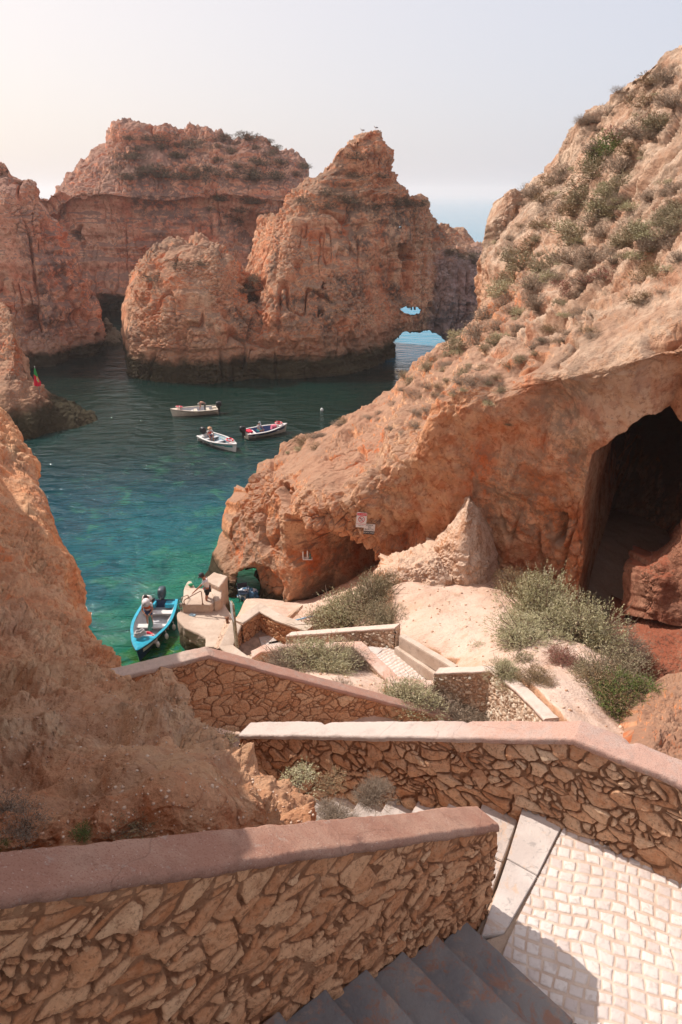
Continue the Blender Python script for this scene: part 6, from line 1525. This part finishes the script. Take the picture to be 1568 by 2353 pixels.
# big bushes one by one
gshrub('large grey green bush tumbling down below the signs, upper half', 855, 1395, 6.3, 1.35, 'big_olive', h=1.25)
gshrub('wide grey green bush just behind the short pale wall', 800, 1432, 5.6, 1.75, 'big_sage', h=.95, sq=.8)
gshrub('right hand lobe of the bush group above the short pale wall', 890, 1430, 6.8, 1.05, 'big_olive2', h=.95)
gshrub('reddish tinged bush by the blue and red railing', 745, 1436, 4.6, .95, 'big_brown', h=.9)
gshrub('bush with dry purple tips in front of the low pink kerb wall', 665, 1545, 6.9, .95, 'big_dry', h=.9)
gshrub('grey green bush filling the bed under the pink kerb wall', 730, 1548, 6.9, 1.25, 'big_sage2', h=.85)
gshrub('dry twiggy bush at the right end of that planted bed', 800, 1528, 6.8, .85, 'big_dry2', h=.9)
gshrub('green grey bush below the corner of the pink kerb wall', 925, 1625, 8.2, 1.05, 'big_sage', h=.85)
gshrub('leafless grey twig bush beside the white rubble wall', 1020, 1640, 8.4, 1.15, 'big_dry', h=.75)
gshrub('dry grey bush at the foot of the white rubble wall', 1085, 1655, 8.3, .8, 'big_dry2', h=.6)
gshrub('small dry bush on the sandy patch', 790, 1590, 8.2, .38, 'dry', h=.8)
gshrub('brownish bush against the rock right of the pale boulder', 1178, 1362, 7.1, .95, 'big_brown', h=1.15)
gshrub('tall pale bush against the cliff left of the cave', 1235, 1425, 7.6, 1.45, 'big_sage', h=1.35)
gshrub('pale grey green bush in the middle of the sand plateau group', 1215, 1480, 8.1, 1.2, 'big_sage2', h=.8)
gshrub('broad silvery bush in front of the black cave mouth', 1330, 1480, 7.9, 1.45, 'big_sage', h=1.15)
gshrub('silvery bush with dry tips right at the cave edge', 1395, 1500, 7.6, 1.15, 'big_dry', h=1.1)
gshrub('yellowish green bush hanging over the gully', 1392, 1578, 8.4, 1.05, 'big_olive2', h=1.15)
gshrub('low crimson bush on the sand under the silvery ones', 1290, 1518, 8.9, .62, 'big_red', h=.6)
gshrub('small green bush behind the bend of the white rubble wall', 1160, 1555, 9.1, .55, 'big_sage', h=.95)
gshrub('second small green bush behind the white rubble wall', 1192, 1568, 9.2, .42, 'olive', h=.9)
gshrub('round russet bush casting a shadow on the sand', 1232, 1570, 9.2, .52, 'big_brown', h=.75)
gshrub('small pale bush in the shade of the red bank', 1488, 1556, 7.2, .62, 'big_sage2', h=.95)
gshrub('tiny green tuft at the top of the concrete kerb', 1097, 1532, 8.9, .3, 'sage', h=.7)
gshrub('dark green bush on the lip of the gully', 1430, 1640, 8.4, 1.05, 'big_green', h=.9)
gshrub('mixed green and russet bush hanging into the gully', 1405, 1610, 8.7, .95, 'big_brown', h=.9)
gshrub('dark trailing bush lowest in the gully', 1478, 1690, 8.0, 1.0, 'big_green', h=.8)
gshrub('dry pale bush at the right edge above the long wall', 1560, 1680, 8.6, .7, 'big_dry', h=.8)
gshrub('grey bush at the right edge on the orange mound', 1530, 1620, 8.4, .5, 'sage', h=.8)
gshrub('yellow flowering plant beside the leaning rock slab', 622, 1418, 3.4, .35, 'green', name='plant', h=.9)
gshrub('dry scrub on top of the outcrop next to the pale boulder', 935, 1290, 7.8, .45, 'dry', h=.6)
# scrub on the right cliff
spots = [ # u, v, radius, kind
 (700,1012,.9,'brown'),(722,1005,.7,'dry'),(690,1030,.6,'sage'),(812,938,1.0,'olive'),(800,950,.6,'dry'),(855,925,.6,'brown'),(905,930,.7,'dry'),(950,905,.8,'dry'),(940,880,.9,'olive'),(985,850,.9,'olive'),
 (1000,830,.8,'brown'),(1040,800,1.2,'olive'),(1020,780,1.0,'dry'),(1055,770,1.0,'sage'),(1100,765,1.6,'dry'),(1075,740,1.2,'dry'),(1140,790,1.0,'olive'),(1150,775,.7,'sage'),(1120,730,1.4,'dry'),(1160,700,1.2,'dry'),
 (1180,640,1.9,'olive'),(1205,615,1.6,'olive'),(1165,665,1.3,'sage'),(1225,660,1.3,'dry'),(1250,640,1.2,'sage'),(1280,640,1.1,'dry'),(1300,660,.9,'red'),(1240,700,1.1,'dry'),(1270,610,1.4,'olive'),(1320,600,1.4,'dry'),
 (1335,545,1.8,'olive'),(1310,530,1.4,'sage'),(1360,590,1.3,'dry'),(1400,495,2.1,'olive'),(1385,480,1.5,'sage'),(1370,515,1.5,'dry'),(1345,460,1.8,'olive'),(1350,430,1.4,'brown'),(1415,430,1.5,'olive'),(1400,445,1.2,'sage'),
 (1368,400,1.7,'olive'),(1432,390,1.7,'dry'),(1400,350,1.8,'green'),(1385,345,1.3,'dry'),(1300,395,1.4,'dry'),(1270,420,1.2,'brown'),(1450,350,1.2,'brown'),(1420,320,1.1,'red'),(1480,310,1.5,'dry'),(1520,290,1.6,'olive'),
 (1440,560,1.4,'olive'),(1465,545,1.3,'olive'),(1490,530,1.4,'sage'),(1520,510,1.3,'olive'),(1545,490,1.2,'olive'),(1500,570,1.2,'dry'),(1530,545,1.2,'dry'),(1560,525,1.1,'olive'),(1470,590,1.0,'sage'),(1410,600,1.2,'dry'),
 (1385,640,1.0,'red'),(1350,650,1.1,'dry'),(1325,680,.9,'dry'),(1480,640,1.1,'brown'),(1510,620,1.0,'brown'),(1465,690,.9,'brown'),(1560,600,.9,'dry'),(1200,720,.9,'sage'),(1290,700,.8,'olive'),(1330,720,.7,'dry'),
 (1170,840,.7,'brown'),(1200,830,.7,'olive'),(1060,860,.8,'olive'),(1085,880,.9,'dry'),(1045,905,.6,'sage'),(1120,880,.6,'dry'),(1150,900,.5,'olive'),(1010,905,.6,'brown'),(985,890,.7,'dry'),(1225,800,.7,'dry'),
 (1260,760,.7,'brown'),(1300,770,.6,'dry'),(1190,760,.8,'dry'),(1215,250,1,'dry'),(1190,455,1.0,'dry'),(1225,450,1.3,'dry'),(1250,460,1.0,'brown'),(1290,480,1.3,'dry'),(1260,520,1.2,'brown'),(1230,560,1.2,'brown'),
 (1180,580,1.1,'dry'),(1320,480,1.2,'brown'),(1540,180,1.2,'dry'),(1500,190,1.1,'brown'),(1450,225,1.1,'dry'),(1480,240,1.2,'brown'),(1400,260,1.0,'dry'),(1550,240,1.2,'dry'),(1350,280,1.1,'dry'),(1430,470,1.0,'dry'),(1555,435,1.1,'dry'),(1500,455,1.0,'dry'),(1450,480,.9,'sage')]
spots += [(u_+random.uniform(-34, 34), v_+random.uniform(-20, 26), r_*random.uniform(.5, .85), k_) for (u_, v_, r_, k_) in list(spots)]
LAB = dict(olive='olive green scrub bush growing on the right cliff slope', sage='pale sage scrub bush growing on the right cliff slope', dry='dry grey twiggy scrub bush on the right cliff slope', brown='brown withered scrub bush on the right cliff slope', red='reddish scrub bush on the right cliff slope', green='bright green bush high on the right cliff slope')
for (u_, v_, r_, k_) in spots:
    h_, nn_ = hit(RIGHT, u_, v_)
    if h_ is None or h_.y < 12: continue
    up_ = Vector((0, 0, 1)); d_ = h_.y
    rad = r_*max(.36, .30+.014*(d_-20))*1.45
    shrub(LAB[k_], h_-Vector((0, 0, .12*rad)), rad, k_, h=random.uniform(.75, 1.1), group=k_+' scrub bushes on the right cliff')
random.seed(5)
for i in range(330):      # low scattered tufts between them
    u_ = random.uniform(720, 1568); v_ = random.uniform(150, 1000)
    h_, nn_ = hit(RIGHT, u_, v_)
    if h_ is None or nn_ is None or abs(nn_.z) < .45 or h_.y < 19: continue
    k_ = random.choice(['dry', 'dry', 'brown', 'sage', 'olive'])
    shrub({'dry': 'low dry tuft scattered among the scrub on the cliff slope', 'brown': 'low brown tuft scattered among the scrub on the cliff slope', 'sage': 'low sage tuft scattered among the scrub on the cliff slope', 'olive': 'low olive tuft scattered among the scrub on the cliff slope'}[k_], h_-Vector((0, 0, .05)), random.uniform(.18, .38)*(.7+.024*h_.y), k_, name='tuft', h=random.uniform(.5, .8), group='low '+k_+' tufts on the right cliff')
# scrub on the far stacks
stack_spots = [(MIDS, 400, 600), (MIDS, 430, 615), (MIDS, 470, 600), (MIDS, 360, 640), (MIDS, 560, 670), (MIDS, 575, 690), (MIDS, 568, 655), (MIDS, 590, 660), (MIDS, 600, 640), (MIDS, 790, 420), (MIDS, 820, 400), (MIDS, 760, 440), (MIDS, 740, 480), (MIDS, 800, 460), (MIDS, 850, 480), (MIDS, 905, 470), (MIDS, 945, 465), (MIDS, 960, 470), (MIDS, 1040, 575), (MIDS, 1060, 585), (MIDS, 1080, 590), (MIDS, 1095, 600), (MIDS, 1020, 580), (MIDS, 700, 460), (MIDS, 830, 360), (MIDS, 880, 400)]
for x_ in range(300, 700, 22): stack_spots.append((FARS, x_, 330+8*math.sin(x_)))
for x_ in range(270, 700, 25): stack_spots.append((FARS, x_, 375+22*math.sin(x_*1.7)))
for x_ in range(300, 660, 30): stack_spots.append((FARS, x_, 415+12*math.sin(x_*2.3)))
for x_ in range(480, 640, 16): stack_spots.append((FARS, x_, 480+25*math.sin(x_*1.1)))
for lb, u_, v_ in stack_spots:
    h_, nn_ = hit(lb, u_+random.uniform(-6, 6), v_+random.uniform(-6, 6))
    if h_ is None: continue
    k_ = 'far'
    w_ = 'pinnacle stack' if lb == MIDS else 'far headland'
    shrub('dark brown scrub patch clinging to the %s' % w_, h_-Vector((0, 0, .3)), random.uniform(1.0, 2.1)*(1 if lb == MIDS else 1.35), k_, name='scrub_patch', h=.6, group='scrub patches on the %s' % w_)
# ------------------------------------------------------------------ foreground bed, pebbles and dry plants
gm = thing('planting_bed', 'stony planting bed with dry twigs between the two nearest walls', 'planting bed', (.2, 4.9, 12.2))
nx_, ny_ = 170, 130; xs_ = np.linspace(-1.7, 2.1, nx_); ys_ = np.linspace(3.6, 6.6, ny_); XX, YY = np.meshgrid(xs_, ys_, indexing='ij')
q3 = np.stack([XX.ravel(), YY.ravel(), 0*XX.ravel()], 1); f1, f2 = worley(q3/.09, 3)
dl = (XX-2.0)*.42+(YY-5.0)*.90      # distance from the lower flight edge
base = 12.75-.42*np.clip(1.2-XX, 0, 4)+.62*np.exp(-((XX+.1)/.75)**2-((YY-4.7)/.55)**2)
ZZ = base+.05*fbm(q3/.4, 4, 3).reshape(XX.shape)+.03*(.7-f1).reshape(XX.shape)
sd_ = (XX-2.12)*(-DD[1])+(YY-4.9)*DD[0]; 
side_ = ((XX-o2[0])*ND[0]+(YY-o2[1])*ND[1])
ZZ = ZZ-3.5*sstep(1.72, 1.60, side_)
V = np.stack([XX, YY, ZZ], 2).reshape(-1, 3)-np.array(gm.location); idx = np.arange(nx_*ny_).reshape(nx_, ny_)
link('soil', mesh_np('soil', V, np.stack([idx[:-1, :-1], idx[1:, :-1], idx[1:, 1:], idx[:-1, 1:]], 2).reshape(-1, 4), ground_mat), gm)
def near_plant(label, u, v, d_, r, k, **kw): return shrub(label, P(u, v, d_), r, k, **kw)
near_plant('pale dead bush with a bare stem beside the lit steps', 862, 1835, 4.95, .25, 'big_dry', h=1.0, name='dead_bush')
near_plant('dark dry twigs on the mound behind the nearest wall', 770, 1880, 4.5, .26, 'big_dry2', h=.7, name='dead_bush')
near_plant('small spiky plant at the foot of the long wall', 690, 1800, 5.3, .26, 'sage', h=.8, name='plant')
near_plant('dry brown weed at the end of the long wall', 760, 1800, 5.5, .2, 'brown', h=.8, name='plant')
near_plant('dry weed in the shade beside the lowest dark steps', 500, 1712, 5.4, .22, 'brown', h=.9, name='plant')
near_plant('dark weed left of the long wall end', 465, 1700, 5.6, .16, 'brown', h=.9, name='plant')
for nm, lb, u_, v_, r_, k_ in (('succulent', 'small dark green rosette plant behind the coping', 183, 1918, .10, 'green'), ('dry_grass', 'tangle of dry straw and stems at the left edge behind the coping', 60, 1905, .24, 'dry'), ('dry_grass', 'dark dry stems right of the green rosette', 300, 1900, .2, 'brown'), ('succulent', 'tiny green sprig at the far left behind the coping', 12, 1940, .06, 'green'), ('dry_grass', 'thin dry stems at the left edge of the bank', 20, 1860, .2, 'dry')):
    h_, nn_ = hit(BANK, u_, v_)
    if h_ is None: h_ = Vector(P(u_, v_, 3.2))
    shrub(lb, h_-Vector((0, 0, .01)), r_, k_, h=.7, name=nm)
# pebbles
def pebbles(name, N_, sampler, rmin, rmax, mat, seed):
    rg = np.random.default_rng(seed); bm0 = bmesh.new(); bmesh.ops.create_icosphere(bm0, subdivisions=1, radius=1); bv = np.array([v.co[:] for v in bm0.verts]); bf = np.array([[v.index for v in f.verts] for f in bm0.faces]); bm0.free()
    VS = []; FS = []; o_ = 0
    for i in range(N_):
        p_ = sampler(rg)
        if p_ is None: continue
        s_ = rmin+(rmax-rmin)*rg.random()**3; q_ = bv*(1+.35*rg.normal(size=bv.shape)*.5)*np.array([1, rg.uniform(.6, 1), rg.uniform(.4, .8)])*s_; a_ = rg.uniform(0, 6.28); R2 = np.array([[math.cos(a_), -math.sin(a_), 0], [math.sin(a_), math.cos(a_), 0], [0, 0, 1]])
        VS.append(q_@R2+np.array(p_)); FS.append(bf+o_); o_ += len(bv)
    V = np.concatenate(VS); F = np.concatenate(FS)
    o = link(name, mesh_np(name, V, F, mat, False)); tag(o, kind='stuff'); return o
def s_bank(rg):
    h_, n_ = hit(BANK, rg.uniform(-20, 720), rg.uniform(1480, 1960)); return None if h_ is None else h_
def s_bed(rg):
    x_, y_ = rg.uniform(-1.2, 1.6), rg.uniform(4.0, 5.6); i = int((x_+1.7)/3.8*(nx_-1)); j = int((y_-3.6)/3.0*(ny_-1)); return (x_, y_, ZZ[i, j]+.005)
def s_sand(rg):
    x_, y_ = rg.uniform(-1.5, 9), rg.uniform(9, 19.5); return (x_, y_, ground_z(x_, y_)+.005)
n = NT('pebble'); p = n.pos(); M_peb = n.fin(n.mix(n.mr(n.noise(p, 9, 3), .35, .65), (.42, .22, .13), (.66, .50, .38)), .9)
pebbles('pebbles', 1500, s_bank, .003, .019, M_peb, 1); pebbles('pebbles', 1500, s_bed, .004, .03, M_peb, 2); pebbles('pebbles', 1300, s_sand, .01, .06, M_peb, 3)
# orange mound at the right edge
cols = [mcol([(1440, 1760, 8.6), (1450, 1690, 9.6), (1466, 1655, 10.6), (1478, 1618, 11.4)]), mcol([(1500, 1780, 8.4), (1505, 1690, 9.3), (1512, 1645, 10.4), (1520, 1605, 11.4)]),
        mcol([(1560, 1800, 8.2), (1562, 1700, 9.2), (1565, 1650, 10.2), (1570, 1600, 11.2)]), mcol([(1680, 1820, 8), (1680, 1700, 9), (1680, 1650, 10), (1680, 1595, 11)])]
rock('rock_mound', cols, 170, 170, M_right, 'crumbling orange mound at the right edge beyond the long wall', 1.6, (.15, 1.6, .12, .6, .05, .18), seed=111, cat='rock')
HAZE = 0.00032
EXPO = 0.22
# ------------------------------------------------------------------ light, sky, air
sc = bpy.context.scene
w = bpy.data.worlds.new('World'); sc.world = w; w.use_nodes = True
nt = w.node_tree; bg = nt.nodes['Background']
sky = nt.nodes.new('ShaderNodeTexSky'); sky.sky_type = 'NISHITA'; sky.sun_disc = False
SD = Vector((-.81, .585, 0)).normalized(); EL = R(48)
sky.sun_elevation = EL; sky.sun_rotation = math.atan2(SD.x, SD.y)
sky.air_density = 1.0; sky.dust_density = 4.0; sky.ozone_density = 1.0
# bright summer haze low in the air
tc = nt.nodes.new('ShaderNodeTexCoord')
sp = nt.nodes.new('ShaderNodeSeparateXYZ'); nt.links.new(tc.outputs['Generated'], sp.inputs[0])
# milky summer air: paler and warmer towards the sun side, cooler away from it
az = nt.nodes.new('ShaderNodeMapRange'); az.inputs[1].default_value = -.45; az.inputs[2].default_value = .45; nt.links.new(sp.outputs[0], az.inputs[0])
cr = nt.nodes.new('ShaderNodeMix'); cr.data_type = 'RGBA'; nt.links.new(az.outputs[0], cr.inputs[0])
cr.inputs[6].default_value = (7.0, 6.3, 5.95, 1); cr.inputs[7].default_value = (5.25, 5.4, 6.1, 1)
mx = nt.nodes.new('ShaderNodeMix'); mx.data_type = 'RGBA'; mx.inputs[0].default_value = .72
nt.links.new(sky.outputs[0], mx.inputs[6]); nt.links.new(cr.outputs[2], mx.inputs[7]); nt.links.new(mx.outputs[2], bg.inputs[0])
bg.inputs[1].default_value = .128
sun = bpy.data.lights.new('sun', 'SUN'); sun.energy = 4.4; sun.angle = R(.53); sun.color = (1, .93, .84)
sl = bpy.data.objects.new('sun', sun); C.objects.link(sl)
d = Vector((SD.x*math.cos(EL), SD.y*math.cos(EL), math.sin(EL)))
sl.rotation_euler = d.to_track_quat('Z', 'Y').to_euler(); sl.location = d*60
# air
bm = bmesh.new(); add_box(bm, (-2600, -60, -3), (2600, 5000, 60))
n = bpy.data.materials.new('haze'); n.use_nodes = True; n.node_tree.nodes.remove(n.node_tree.nodes['Principled BSDF'])
pv = n.node_tree.nodes.new('ShaderNodeVolumePrincipled'); pv.inputs['Color'].default_value = (.98, .88, .86, 1)
pv.inputs['Density'].default_value = HAZE; pv.inputs['Anisotropy'].default_value = .3
n.node_tree.links.new(pv.outputs[0], n.node_tree.nodes['Material Output'].inputs['Volume'])
hz = bm_obj('haze', bm, n); tag(hz, kind='stuff')
sc.view_settings.view_transform = 'Standard'; sc.view_settings.look = 'None'; sc.view_settings.exposure = EXPO; sc.view_settings.gamma = 1
sc.cycles.max_bounces = 6; sc.cycles.diffuse_bounces = 4; sc.cycles.glossy_bounces = 2; sc.cycles.volume_bounces = 1
sc.cycles.use_denoising = True
sc.cycles.transparent_max_bounces = 4
